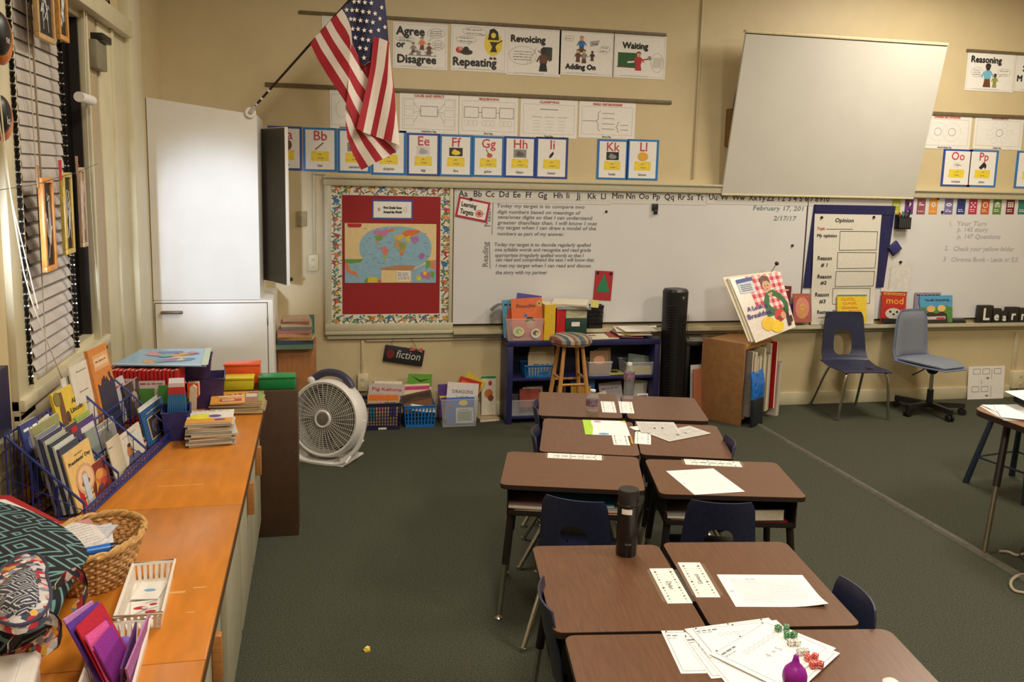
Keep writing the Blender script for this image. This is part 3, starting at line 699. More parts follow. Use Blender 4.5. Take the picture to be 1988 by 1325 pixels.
b = B(); b.box(0.05, 6.98, -0.03, 0, 0.635, 0.668, FRAMEM, 0.008); b.part('moulding', X)
def board(xa, xb, label):
    X = T('whiteboard', label, 'whiteboard', L(xa, YB, 0.74)); w = xb-xa
    b = B(); b.box(0, w, -0.014, 0, 0, 1.045, WB); b.part('surface', X)
    b = B(); b.box(0, w, -0.020, 0, -0.012, 0.0, BLACKMT); b.box(-0.001, 0.006, -0.018, 0, 0, 1.045, mat('board_seam', (96, 90, 80), 0.4, 0.4)); b.part('edge_strip', X)
    return X
wb1 = board(0.995, 3.955, 'long whiteboard with handwritten learning targets')
wb2 = board(3.96, 6.95, 'whiteboard behind the opinion chart and the subject cards')
# handwriting on the boards
PEN = mat('marker_grey', (128, 124, 124), 0.6); PEN2 = mat('marker_soft', (150, 146, 146), 0.6)
def wtext(b, x0, x1, y, t, m, hpx, bold=0.0012, shear=0.12):
    a = onY(x0, y, YB-0.015); c = onY(x1, y, YB-0.015); d = onY(x0, y-hpx, YB-0.015)
    b.text(t, a.x, a.z, (d.z-a.z)/0.72, m, 1, 'l', fit=c.x-a.x, shear=shear, bold=bold)
def handwriting(rows, parent, name, m, hpx=8.5, extra=None):
    iv = Matrix.Translation(parent.location).inverted() @ FR((0, YB-0.0145, 0), (1, 0, 0), (0, 0, 1))
    for x0, x1, y, t in rows: b = B(iv); wtext(b, x0, x1, y, t, m, hpx); b.part(name, parent, smooth=0)
    if extra: extra(iv, parent)
rows = [(964, 1135, 402.5, 'Today my target is to compare two'), (965, 1127, 414.5, 'digit numbers based on meanings of'), (966, 1150, 424.6, 'tens/ones digits so that I can understand'), (966, 1159, 435.4, 'greater than/less than. I will know I met'), (965, 1157, 445, 'my target when I can draw a model of the'), (965, 1095, 457, 'numbers as part of my answer.'),
        (959, 1147, 478, 'Today my target is to decode regularly spelled'), (960, 1147, 488, 'one syllable words and recognize and read grade'), (961, 1133, 498.8, 'appropriate irregularly spelled words so that I'), (962, 1153, 507.5, 'can read and comprehend the text I will know that'), (962, 1147, 519, 'I met my target when I can read and discuss'), (962, 1062, 532.5, 'the story with my partner')]
def ex1(iv, parent):
    for (xa, ya, xb, yb) in ((957.5, 391, 955, 456), (950.5, 474, 951.5, 522)):
        b = B(iv); p, q = onY(xa, ya, YB-0.015), onY(xb, yb, YB-0.015); b.line([(p.x, p.z), (q.x, q.z)], 0.006, PEN); b.part('drawn_line', parent)
    for t, xx, yy, sz in (('Math', 952, 441, 0.07), ('Reading', 947, 519, 0.062)):
        b = B(iv); p = onY(xx, yy, YB-0.015); b.text(t, p.x, p.z, sz, PEN, 1, 'l', rot=PI/2, bold=0.0012); b.part('handwriting', parent, smooth=0)
handwriting(rows, wb1, 'handwriting', PEN, 7.0, ex1)
handwriting([(1461, 1560, 408, 'February 17, 201'), (1501, 1546, 428, '2/17/17')], wb1, 'handwriting', mat('marker_teal', (120, 134, 132), 0.6), 9)
handwriting([(1842, 1848, 438, '1.'), (1857, 1915, 438, 'Your Turn'), (1858, 1918, 449.5, 'p. 145 story'), (1858, 1942, 463, 'p. 147 Questions'), (1834, 1840, 486, '2.'), (1850, 1969, 487, 'Check your yellow folder'), (1830, 1836, 507, '3'), (1846, 1977, 508, 'Chrome Book - Lexia or S.S.')], wb2, 'handwriting', mat('marker_pale', (180, 179, 184), 0.6), 9)

# alphabet strip along the top of the boards
def strip(x0, x1, items, label, n):
    a = onY(x0, 366, YB-0.016); c = onY(x1, 392, YB-0.016); z1 = 1.782; z0 = 1.679+.010*n; bz = .044-.004*n; w = c.x-a.x
    X = T('alphabet_strip', label, 'alphabet strip', FR((a.x, YB-0.0165, z0), (1, 0, 0), (0, 0, 1)), 'alphabet strips along the top of the whiteboards')
    b = B(); b.box(0, w, 0, z1-z0, -0.0015, 0, mat('strip_paper', (212, 208, 202), 0.5, var=0.02)); b.line([(0, 0.085), (w, 0.085)], 0.0012, FAINT); b.line([(0, 0.03), (w, 0.03)], 0.0012, FAINT); b.part('strip_sheet', X)
    for t, px_ in items:
        b = B(); p = onY(px_, 380, YB-0.0165); b.text(t, p.x-a.x, bz, 0.064, INK, 2, 'c', bold=0.0008); b.part('letter_pair', X)
strip(886, 1186, [('Aa', 899), ('Bb', 927), ('Cc', 951), ('Dd', 978), ('Ee', 1003), ('Ff', 1026), ('Gg', 1053), ('Hh', 1083), ('Ii', 1102), ('Jj', 1123), ('Kk', 1149), ('Ll', 1171)], 'white alphabet strip lettered Aa to Ll along the whiteboard top', 0)
strip(1187, 1372, [('Mm', 1199), ('Nn', 1224), ('Oo', 1250), ('Pp', 1274), ('Qq', 1299), ('Rr', 1323), ('Ss', 1340), ('Tt', 1359)], 'white alphabet strip lettered Mm to Tt along the whiteboard top', 1)
strip(1373, 1612, [('Uu', 1384), ('Vv', 1406), ('Ww', 1434), ('Xx', 1462), ('Yy', 1479), ('Zz', 1496), ('1', 1511), ('2', 1521), ('3', 1533), ('4', 1544), ('5', 1555), ('6', 1566), ('7', 1576), ('8', 1586), ('9', 1594), ('10', 1604)], 'white strip with Uu to Zz and numbers under the tilted screen', 2)

# bulletin board
BRD = mat('bulletin_red', (150, 26, 30), 0.7, var=0.05, scale=80)
p = onY(663.5, 378.6, YB-0.02); q = onY(853, 609, YB-0.02); o_ = onY(642, 357, YB-0.02); r_ = onY(875, 630, YB-0.02)
X = T('bulletin_board', 'red bulletin board with a bird and branch border', 'bulletin board', FR((o_.x, YB-0.02, r_.z), (1, 0, 0), (0, 0, 1)))
bw, bh = r_.x-o_.x, o_.z-r_.z; ix0, ix1, iy0, iy1 = p.x-o_.x, q.x-o_.x, q.z-r_.z, p.z-r_.z
b = B(); b.box(-0.01, bw+0.01, -0.01, bh+0.01, -0.018, -0.002, BRD); b.rect(ix0-0.01, iy0-0.01, ix1+0.01, iy1+0.01, BRD, -2); b.part('backing', X)
b = B(); BP = mat('border_paper', (226, 216, 198), 0.5, var=0.02)
for (x0, y0, x1, y1) in ((0, iy1, bw, bh), (0, 0, bw, iy0), (0, iy0, ix0, iy1), (ix1, iy0, bw, iy1)): b.rect(x0, y0, x1, y1, BP, 1)
rr = random.Random(5); BIRDS = [REDP, ORGP, BLUP, C(196, 120, 84), C(214, 150, 70), TEAL, C(170, 60, 60)]; LEAVES = [GRNP, C(126, 150, 96), C(70, 120, 110), C(110, 140, 150)]; TWIG = mat('twig_print', (98, 64, 48), 0.6)
def along(n, f, th):
    for k in range(n):
        t = (k+0.5)/n
        x, y, ang = f(t, 0.5); 
        a = (f(t-0.45/n, 0.25), f(t, rr.uniform(0.3, 0.75)), f(t+0.45/n, rr.choice((0.1, 0.9))))
        b.line([(v[0], v[1]) for v in a], 0.009, TWIG, 2)
        c2 = f(t+0.2/n, 0.5); e2 = f(t+0.1/n, rr.choice((0.05, 0.95))); b.line([c2[:2], e2[:2]], 0.005, TWIG, 2)
        bx, by, _ = f(t+rr.uniform(-.2, .2)/n, rr.uniform(0.4, 0.62)); m = rr.choice(BIRDS); s_ = th*rr.uniform(.2, .27)
        b.disc(bx, by, s_, s_*0.85, m, 3, 10); b.disc(bx+s_*0.25, by-s_*0.1, s_*0.5, s_*0.5, rr.choice((YELP, BP, ORGP, m)), 4, 8); b.disc(bx-s_*0.8, by+s_*0.6, s_*0.5, s_*0.5, m, 3, 8)
        for _ in range(10):
            lx, ly, _2 = f(t+rr.uniform(-.5, .5)/n, rr.uniform(0.08, 0.92)); ls = th*rr.uniform(.08, .14); b.disc(lx, ly, ls, ls*0.7, rr.choice(LEAVES), 3, 6, rr.uniform(0, 3))
tb = bh-iy1
along(11, lambda t, v: (bw*min(max(t, .01), .99), iy1+tb*v, 0), tb); along(11, lambda t, v: (bw*min(max(t, .01), .99), iy0*v, 0), iy0)
along(13, lambda t, v: (ix0*v, iy0+(iy1-iy0)*min(max(t, 0), 1), 0), ix0); along(13, lambda t, v: (ix1+(bw-ix1)*v, iy0+(iy1-iy0)*min(max(t, 0), 1), 0), bw-ix1)
b.part('border', X, smooth=0)
# title card and world map
M_, w, h = W(721.6, 387, 801, 426.7, 0.0215)
X = T('title_card', 'white title card with blue edge above the world map', 'sign', M_)
b = B(); b.box(0, w, 0, h, -0.001, 0, C(72, 78, 150)); b.rect(w*.04, h*.09, w*.96, h*.90, PAPER, 1); b.part('card', X)
b = B(); b.text('First Grade Goes', w*.5, h*.54, h*.17, INK, 3, 'c', bold=0.0016, fit=w*.44); b.text('Around the World', w*.5, h*.32, h*.17, INK, 3, 'c', bold=0.0016, fit=w*.44); b.disc(w*.17, h*.5, w*.035, h*.10, FAINT, 3); b.ring(w*.81, h*.5, w*.04, h*.12, 0.003, FAINT, 3); b.part('lettering', X)
M_, w, h = W(669, 433, 845.4, 548.7, 0.0215)
X = T('world_map', 'world map poster pinned on the red bulletin board', 'map', M_)
def mp(pts): return [((x-277)/708*w, (878-y)/463*h) for x, y in pts]
b = B(); b.box(0, w, 0, h, -0.001, 0, mat('map_cream', (226, 200, 146), 0.5, var=0.03)); b.part('sheet', X)
b = B(); SEA = mat('map_sea', (140, 178, 198), 0.5, var=0.05, scale=30)
def mdisc(x, y, rx, ry, m, l, n=18): b.shape([((x-277+rx*math.cos(2*PI*k/n))/708*w, (878-y+ry*math.sin(2*PI*k/n))/463*h) for k in range(n)], m, l)
b.shape(mp([(277, 690), (415, 690), (420, 878), (277, 878)]), SEA, 1); b.shape(mp([(415, 700), (560, 740), (556, 878), (410, 878)]), SEA, 1); b.shape(mp([(790, 780), (985, 690), (985, 878), (790, 878)]), SEA, 1)
b.shape([((668+280*math.copysign(abs(math.cos(a))**0.8, math.cos(a))-277)/708*w, (878-(604-168*math.copysign(abs(math.sin(a))**0.9, math.sin(a))))/463*h) for a in [2*PI*k/40 for k in range(40)]], SEA, 2)
for pts, m in (([(490, 480), (520, 465), (560, 470), (600, 458), (625, 470), (600, 500), (575, 520), (520, 505)], C(196, 120, 160)), ([(505, 510), (560, 508), (570, 530), (545, 550), (515, 545)], C(120, 160, 70)), ([(505, 548), (530, 550), (545, 572), (530, 572)], C(206, 130, 100)), ([(548, 600), (585, 592), (615, 625), (600, 660), (575, 655)], C(214, 120, 110)), ([(570, 650), (595, 660), (582, 710), (576, 700)], C(150, 180, 90)),
               ([(617, 458), (655, 450), (650, 478), (625, 478)], C(226, 120, 60)), ([(712, 485), (760, 462), (850, 465), (858, 480), (800, 510), (740, 515)], C(220, 116, 50)), ([(655, 510), (715, 490), (740, 520), (700, 545), (660, 545)], C(206, 180, 90)), ([(650, 560), (690, 545), (745, 560), (750, 590), (725, 660), (705, 665), (690, 610), (655, 590)], C(190, 150, 90)), ([(690, 560), (745, 565), (735, 610), (700, 620)], C(150, 150, 90)), ([(698, 640), (730, 640), (712, 670)], C(206, 110, 90)), ([(740, 520), (780, 505), (775, 560), (755, 555)], C(214, 190, 70)), ([(785, 520), (840, 505), (850, 545), (815, 575), (790, 555)], C(170, 120, 180)), ([(845, 660), (880, 640), (900, 660), (880, 690), (850, 680)], C(176, 100, 176)), ([(550, 760), (690, 738), (825, 742), (800, 780), (560, 775)], C(180, 130, 90)),
               ([(277, 695), (415, 692), (400, 715), (320, 725), (277, 720)], C(110, 150, 60)), ([(277, 720), (300, 725), (320, 780), (360, 790), (385, 840), (340, 810), (290, 790)], C(220, 130, 70)), ([(430, 850), (470, 830), (525, 838), (540, 875), (430, 875)], C(214, 190, 60)), ([(430, 850), (455, 838), (450, 875), (428, 875)], C(110, 150, 60)), ([(525, 855), (556, 850), (556, 876), (530, 876)], C(206, 110, 80)), ([(935, 700), (978, 700), (978, 770), (945, 760)], C(216, 130, 80)), ([(905, 700), (935, 700), (940, 750), (905, 770)], C(110, 160, 70)), ([(860, 800), (900, 780), (940, 800), (935, 850), (880, 840)], C(190, 110, 150)), ([(885, 785), (915, 790), (905, 820), (885, 815)], C(230, 200, 60)), ([(825, 830), (860, 825), (870, 850), (840, 865)], C(220, 200, 60)), ([(940, 785), (975, 790), (970, 840), (940, 830)], C(110, 160, 80))):
    b.shape(mp(pts), m, 3)
b.shape(mp([(555, 780), (790, 780), (790, 876), (555, 876)]), mat('map_cream', (226, 200, 146), 0.5), 4); b.shape(mp([(680, 785), (780, 785), (780, 860), (680, 860)]), PAPER, 5)
for k in range(6): b.scribble((685-277)/708*w, (775-277)/708*w, (878-(800+k*10))/463*h, 0.007, GREYINK, 6, k)
b.shape(mp([(298, 418), (405, 418), (403, 440), (390, 447), (310, 447), (298, 438)]), REDP, 3)
rr = random.Random(8)
for k in range(46): b.rect(*(lambda x, y: (x/708*w, y/463*h, (x+rr.uniform(8, 22))/708*w, (y+4)/463*h))(rr.uniform(130, 640), rr.uniform(150, 430)), mat('map_names', (96, 128, 150), 0.6), 3)
b.part('printed_map', X, smooth=0)

# learning targets card, tree picture, magnets
def tilted(px, py, w, h, ang, off): 
    p = onY(px, py, YB-off); return FR((p.x, YB-off, p.z), (math.cos(R(ang)), 0, math.sin(R(ang))), (-math.sin(R(ang)), 0, math.cos(R(ang))))
MAG = mat('magnet_black', (30, 28, 28), 0.4)
X = T('learning_targets_sign', 'red bordered sign reading Learning Targets on the whiteboard', 'sign', tilted(918, 407, 0, 0, -10.5, 0.020))
b = B(); b.box(-.125, .125, -.078, .078, -0.002, 0, C(176, 44, 66)); b.rect(-.108, -.062, .108, .062, PAPER, 1); b.part('card', X)
b = B(); b.text('Learning', -.095, .010, .052, INK, 3, bold=0.0014, fit=.118); b.text('Targets', -.095, -.045, .052, INK, 3, bold=0.0014, fit=.105); b.part('lettering', X)
b = B(); b.disc(.055, -.022, .03, .028, RSH, 2); b.ring(.055, -.022, .021, .019, .004, PAPER, 3); b.disc(.055, -.022, .01, .009, REDP, 3); b.line([(.055, -.022), (.095, -.012)], .004, GREYP, 4); b.part('target_picture', X)
b = B(); b.cyl((-.03, .073, 0.0), (-.03, .073, 0.008), 0.012, None, 12, MAG); b.part('magnet', X)
X = T('tree_picture', 'red paper with a green paper triangle on the whiteboard', 'paper picture', tilted(1171, 555, 0, 0, -3, 0.018))
b = B(); b.box(-.075, .075, -.118, .118, -0.0015, 0, C(172, 44, 52)); b.part('sheet', X)
b = B(); b.prism([(-.058, -.050), (.058, -.050), (0, .095)], 0.0003, 0.0012, C(44, 128, 88)); b.part('paper_triangle', X)
for s_ in (-1, 1):
    b = B(); b.cyl((s_*.055, .10, 0.0), (s_*.055, .10, 0.007), 0.010, None, 12, MAG); b.part('magnet', X)
def magnet(px, py, r, label, d=0.012):
    p = onY(px, py, YB-0.0145); b = B(); b.lathe([(r, 0), (r, d*0.6), (r*0.7, d), (0.0, d)], MAG, 16)
    b.thing('board_magnet', label, 'magnet', FR((p.x, YB-0.0145, p.z), (1, 0, 0), (0, 0, 1)), 'magnets on the whiteboards')
magnet(1177, 411, 0.010, 'small black magnet on the board right of the handwriting'); magnet(1538, 477, 0.011, 'black magnet alone near the right edge of the long whiteboard'); magnet(1821, 386, 0.010, 'small magnet beside the orange subject card'); magnet(1829, 412, 0.012, 'black magnet below the gap in the subject cards'); magnet(1687, 381, 0.008, 'tiny dark magnet above the opinion chart')
X = T('magnetic_clip', 'black magnetic clip hanging under the alphabet strip', 'clip', FR((onY(1271, 404, YB-0.016).x, YB-0.016, onY(1271, 404, YB).z), (1, 0, 0), (0, 0, 1)))
b = B(); b.box(-.026, .026, -.02, .035, 0, 0.012, MAG, 0.004); b.part('clip_body', X)
b = B(); b.box(-.012, .02, -.05, -.01, 0.008, 0.02, MAG, 0.004); b.part('clip_lever', X)

# ------------------------------------------------------------------ tilted projection screen
SCR = mat('screen_matte', (206, 202, 192), 0.6, var=0.015, scale=4)
p0 = Vector((3.17, 6.60, 1.785)); p1 = Vector((4.925, 6.60, 1.785)); q0 = Vector((3.205, 6.36, 3.00)); 
v = (q0-p0); 
X = T('projection_screen', 'large pale screen tilted out from the wall over the whiteboard', 'screen', FR(p0, (1, 0, 0), v))
sh = v.length; w = p1.x-p0.x
b = B(); b.prism([(0, 0), (w, 0), (w+0.005, sh), (0.005, sh)], -0.022, 0, SCR); b.part('panel', X)
b = B(); b.box(0, w+0.01, sh, sh+0.022, -0.045, 0.004, mat('screen_edge', (226, 212, 170), 0.4), 0.004); b.box(0, w, sh-0.006, sh, 0, 0.0015, BLACKMT); b.part('top_bar', X)
b = B(); b.box(0, w, -0.014, 0, -0.03, 0.004, mat('screen_edge', (226, 212, 170), 0.4), 0.003); b.part('bottom_bar', X)
for xx in (0.3, w-0.3):
    b = B(); b.cyl((xx, sh-0.05, -0.022), (xx, sh-0.10, -0.27), 0.012, None, 10, BLACKMT); b.part('support_arm', X)
b = B(); b.box(3.186, 3.27, 6.57, WALL_Y, 2.165, 2.455, mat('bracket_brown', (120, 88, 48), 0.5, var=0.1), 0.004); b.thing('wall_bracket', 'brown wooden block on the wall behind the edge of the tilted screen', 'bracket')
b = B(); b.tube([tuple(onY(x, y, 6.5)) for x, y in ((1452, 118), (1440, 140), (1431, 170), (1424, 205), (1424, 220))], 0.005, BLACKMT, 8, smooth=2); b.thing('screen_cable', 'black cable curving from the screen down to the wooden block', 'cable')

# ------------------------------------------------------------------ opinion chart on its navy pad
M_, w, h = W(1575, 397, 1722, 558, 0.022)
X = T('chart_pad', 'navy chart pad hung on the second whiteboard behind the opinion chart', 'chart pad', M_)
b = B(); b.prism([(-.03, 0), (w-.05, 0), (w, h), (.015, h)], -0.01, 0, mat('navy_vinyl', (36, 38, 84), 0.3, var=0.12)); b.part('cover', X)
b = B(); b.prism([(.02, h-.075), (w-.012, h-.075), (w-.006, h-.004), (.026, h-.004)], 0, 0.006, mat('navy_vinyl', (36, 38, 84), 0.3)); b.part('flap', X)
a = onY(1575, 625, 6.58); t0 = onY(1584.4, 414.7, 6.605); t1 = onY(1714.6, 416, 6.605)
SHR = (t0.x-a.x-0.02); cw = t1.x-t0.x; ch = t0.z-0.70
def chart_pt(u, v, out=0.0):      # u, v in 0..1 over the hanging sheet: it sags off the pad and rests on the tray
    s_ = 1-v; bul = 0.004+0.008*(1+math.sin(3.0*PI*s_*s_))*s_
    return (t0.x-SHR*s_*(0.6+0.4*s_)+cw*u*(1-0.05*s_), WALL_Y-0.022-bul-out, 0.70+ch*v)
X = T('opinion_chart', 'tall paper chart headed Opinion hanging from the navy pad to the tray', 'chart', L(0, 0, 0))
b = B(); b.grid(lambda u, v: chart_pt(u, v), 4, 28, mat('chart_paper', (222, 216, 202), 0.55, var=0.02), 0.001); b.part('sheet', X)
def cpx(x, y):                     # chart print, given in shares of the sheet
    return chart_pt(x, y, 0.0016)
def cline(b, pts, wd=0.004, m=INK):
    for (xa, ya), (xb, yb) in zip(pts, pts[1:]):
        n = 6
        for k in range(n):
            p = Vector(cpx(xa+(xb-xa)*k/n, ya+(yb-ya)*k/n)); q = Vector(cpx(xa+(xb-xa)*(k+1)/n, ya+(yb-ya)*(k+1)/n)); d = (q-p)
            nn = d.cross(Vector((0, 1, 0))); nn = nn.normalized()*wd/2
            b.poly([tuple(p-nn), tuple(q-nn), tuple(q+nn), tuple(p+nn)], m)
def ctext(b, t, x, y, wd, sz, m=INK):
    vv, ff, tw = text_mesh(t, 0.12)
    for k, (ox, oy) in enumerate(((0, 0), (.002, 0), (0, .002))):
        b.add([tuple(Vector(cpx(x+(p[0]/tw)*wd, y+p[1]*sz))+Vector((ox, -.0003*k, oy))) for p in vv], ff, m)
b = B()
for t, x, y, wd, sz, m in (('Opinion', .30, .925, .28, .05, INK), ('Topic', .04, .855, .12, .035, RSH), ('My opinion', .04, .79, .30, .042, INK), ('Reason', .06, .585, .22, .052, INK), ('# 1', .12, .525, .10, .05, INK), ('Reason', .07, .42, .22, .05, INK), ('#2', .13, .365, .09, .045, INK), ('Reason', .05, .255, .22, .052, INK), ('#3', .12, .195, .10, .048, INK), ('Restate Opinion', .08, .10, .46, .045, INK)):
    b = B(); ctext(b, t, x, y, wd, sz, m); b.part('handwriting', X, smooth=0)
b = B(); cline(b, [(.18, .862), (.58, .865)])
for (x0, x1, y0, y1) in ((.39, .96, .675, .845), (.37, .96, .51, .655), (.36, .96, .345, .485), (.33, .92, .185, .33)): cline(b, [(x0, y0), (x1, y0+.005), (x1, y1), (x0, y1), (x0, y0)])
cline(b, [(.10, .065), (.88, .07)]); b.part('ruled_boxes', X, smooth=0)
for px_ in ((.10, .965), (.88, .975)):
    b = B(); p = Vector(cpx(*px_)); b.cyl(tuple(p), tuple(p+Vector((0, -.008, 0))), .011, None, 12, MAG); b.part('magnet', X)

# subject cards
SUB = [(1740, (176, 178, 50), 'yellow-green'), (1765, (104, 48, 120), 'purple'), (1788.5, (150, 84, 100), 'mauve'), (1812, (222, 150, 60), 'orange'), (1842, (118, 108, 164), 'lilac'), (1866, (44, 56, 124), 'navy blue'), (1889, (186, 52, 82), 'crimson'), (1912.7, (198, 96, 48), 'rust orange'), (1936, (92, 130, 56), 'leaf green'), (1961.6, (122, 34, 40), 'maroon'), (1985, (44, 120, 104), 'teal')]
for k, (px_, rgb, nm) in enumerate(SUB):
    p = onY(px_-9.5, 416, YB-0.0165); q = onY(px_+9.5, 385.5+k*0.3, YB-0.0165); w, h = q.x-p.x, q.z-p.z
    if k == 0: h *= 0.95
    b = B(); b.box(0, w, 0, h, -0.0015, 0, C(*rgb)); 
    if k == 0: b.disc(w*.33, h*.62, w*.13, w*.13, PAPER); b.disc(w*.67, h*.62, w*.13, w*.13, PAPER); b.disc(w*.33, h*.62, w*.05, w*.05, INK, 2); b.disc(w*.67, h*.62, w*.05, w*.05, INK, 2)
    elif k == 1: b.shape([(w*.5, h*.85), (w*.25, h*.65), (w*.5, h*.45)], INK); b.shape([(w*.5, h*.85), (w*.75, h*.65), (w*.5, h*.45)], PAPER)
    elif k == 2: b.line([(w*.2, h*.6), (w*.8, h*.6)], .008, PAPER); b.line([(w*.2, h*.72), (w*.5, h*.72)], .006, PAPER)
    elif k == 3: [b.line([(w*.5, h*.62), (w*(.5+.33*math.cos(j*PI/4)), h*.62+w*.33*math.sin(j*PI/4))], .006, PAPER) for j in range(8)]
    elif k == 4: b.disc(w*.5, h*.62, w*.34, h*.11, PAPER); b.disc(w*.5, h*.62, w*.22, h*.035, C(*rgb), 2)
    elif k == 5: [b.shape([(w*(.18+.22*j), h*.7), (w*(.38+.22*j), h*.7), (w*(.28+.22*j), h*.52)], INK) for j in range(3)]
    elif k == 6: [b.disc(w*x, h*y, w*.09, w*.09, PAPER) for x, y in ((.28, .76), (.72, .76), (.5, .62), (.28, .48), (.72, .48))]
    elif k == 7: b.disc(w*.5, h*.62, w*.3, w*.3, PAPER); b.disc(w*.5, h*.62, w*.22, w*.22, C(*rgb), 2)
    elif k == 8: [b.rect(w*(.2+.18*j), h*.46, w*(.28+.18*j), h*.68, PAPER) for j in range(4)]; b.shape([(w*.14, h*.70), (w*.86, h*.70), (w*.5, h*.86)], PAPER)
    elif k == 9: [b.rect(w*(.16+.25*i), h*(.48+.13*j), w*(.34+.25*i), h*(.57+.13*j), PAPER) for i in range(3) for j in range(3)]
    b.scribble(w*.15, w*.85, h*.16, .010, PAPER, 1, k+1); 
    if k > 3: b.scribble(w*.15, w*.7, h*.28, .010, PAPER, 1, k+11)
    b.thing('subject_card', nm+' subject card with a white symbol on the second whiteboard', 'card', FR((p.x, YB-0.0165, p.z), (1, 0, 0), (0, 0, 1)), 'subject cards on the second whiteboard', smooth=0)
# magnetic pen cup, blue diamond eraser, hanging paper
p = onY(1752, 445, YB-0.05); X = T('pen_cup', 'black magnetic cup of markers on the second whiteboard', 'pen holder', L(p.x, YB-0.015, p.z))
b = B(); b.box(-.06, .06, -.06, -.056, 0, .10, BLACKPL, .001); b.box(-.06, -.056, -.06, 0, 0, .10, BLACKPL); b.box(.056, .06, -.06, 0, 0, .10, BLACKPL); b.box(-.06, .06, -.004, 0, 0, .12, BLACKPL); b.box(-.06, .06, -.06, 0, 0, .004, BLACKPL)
for k in range(6): b.box(-.05+.018*k, -.042+.018*k, -.061, -.06, .01, .09, C(70, 70, 72))
b.part('cup', X)
for k, (rgb, nm, xx) in enumerate((((190, 44, 48), 'red', -.032), ((60, 150, 70), 'green', -.008), ((70, 74, 84), 'grey', .016), ((26, 26, 30), 'black', .038))):
    b = B(); b.cyl((0, 0, 0.0), (0, 0, .105), .0085, None, 10, C(60, 60, 64)); b.cyl((0, 0, .105), (0, 0, .135+.01*k), .0088, .008, 10, C(*rgb))
    b.thing('marker', nm+' capped marker standing in the black magnetic cup', 'marker', L(p.x+xx, YB-.045, p.z+.0045, 0, 4, xx*120), 'markers in the black magnetic cup')
X = T('diamond_eraser', 'blue magnetic eraser turned like a diamond on the second whiteboard', 'eraser', tilted(1735, 482, 0, 0, 40, 0.0145))
b = B(); b.box(-.05, .05, -.045, .045, 0.0, .018, mat('eraser_felt', (52, 50, 70), 0.9), .003); b.part('felt', X); b = B(); b.box(-.048, .048, -.043, .043, .018, .03, C(50, 52, 110, 0.35), .005); b.part('back', X)
M_, w, h = W(1716, 505, 1763, 566, 0.0165)
X = T('hanging_paper', 'white sheet hung by a magnet below the blue diamond eraser', 'paper', M_)
b = B(); b.grid(lambda u, v: (w*u-.02*(1-v), h*v, .004+.012*(1-v)*u), 3, 4, mat('plain_sheet', (214, 210, 204), 0.5), .0006); b.line([(w*.18, h*.1), (w*.22, h*.85)], .003, FAINT, 30); b.part('sheet', X)
b = B(); b.cyl((w*.55, h*.94, .004), (w*.55, h*.94, .014), .012, None, 12, MAG); b.part('magnet', X)
# ------------------------------------------------------------------ books
PAGES = mat('page_block', (222, 212, 188), 0.7, var=0.06, scale=200, stretch=(1, 1, 1))
def book(label, w, h, t, rgb, X, art=None, group=None, name='book', cat='book', soft=False, n=None):
    """stands upright: x across the cover from -w/2, z up, cover at y=0 facing -y, thickness to +y"""
    m = rgb if not isinstance(rgb, tuple) else C(*rgb, 0.4)
    R_ = T(name, label, cat, X, group)
    b = B(); e = min(0.0018, t*0.2)
    b.box(-w/2, w/2, 0, e, 0, h, m); b.box(-w/2, w/2, t-e, t, 0, h, m); b.box(-w/2, -w/2+e, e, t-e, 0, h, m)
    b.part('cover', R_)
    b = B(); b.box(-w/2+e, w/2-0.002, e, t-e, 0.002, h-(0.0 if soft else 0.003), PAGES); b.part('pages', R_)
    if art:
        b = B(Matrix.Translation((-w/2, -0.0002, 0)) @ FRONT); art(b, w, h); b.part('cover_print', R_, smooth=0)
    return R_
def at_px(x0, y0, x1, y1, Y, rz=0, rx=0, ry=0):
    a = onY(x0, y0, Y); c = onY(x1, y1, Y)
    return L((a.x+c.x)/2, Y, c.z, rz, rx, ry), c.x-a.x, a.z-c.z
def px_book(label, px, Y, t, rgb, art=None, group=None, rz=0, rx=-6, ry=0, **k):
    X, w, h = at_px(*px, Y, rz, rx, ry)
    return book(label, w, h, t, rgb, X, art, group, **k)
def art(*ops):
    """ops in shares of the cover: ('t', text, x, y, size, mat[, fit]) ('r', x0, y0, x1, y1, mat) ('d', x, y, rx, ry, mat) ('p', pts, mat) ('s', x0, x1, y, size, mat)"""
    def f(b, w, h):
        for k, o in enumerate(ops):
            l = 1+k*0.6
            if o[0] == 't': b.text(o[1], o[2]*w, o[3]*h, o[4]*h, o[5], l, 'c', fit=(o[6]*w if len(o) > 6 else None), bold=0.0007)
            elif o[0] == 'r': b.rect(o[1]*w, o[2]*h, o[3]*w, o[4]*h, o[5], l)
            elif o[0] == 'd': b.disc(o[1]*w, o[2]*h, o[3]*w, o[4]*h, o[5], l)
            elif o[0] == 'p': b.shape([(x*w, y*h) for x, y in o[1]], o[2], l)
            elif o[0] == 's': b.scribble(o[1]*w, o[2]*w, o[3]*h, o[4]*h, o[5], l, k)
    return f
def slab(parent, name, pts, th, m, n=1):      # sheet or board through four corners TL, TR, BR, BL
    P = [Vector(p) for p in pts]; b = B()
    b.grid(lambda u, v: (P[3]*(1-u)+P[2]*u)*(1-v)+(P[0]*(1-u)+P[1]*u)*v, n, n, m, th)
    return b.part(name, parent)
def FRS(o, u, v):                                # skewed frame for print on a slab, metric along both edges
    u = Vector(u).normalized(); v = Vector(v).normalized(); n = u.cross(v).normalized()
    X = Matrix((u, v, n)).transposed().to_4x4(); X.translation = Vector(o); return X

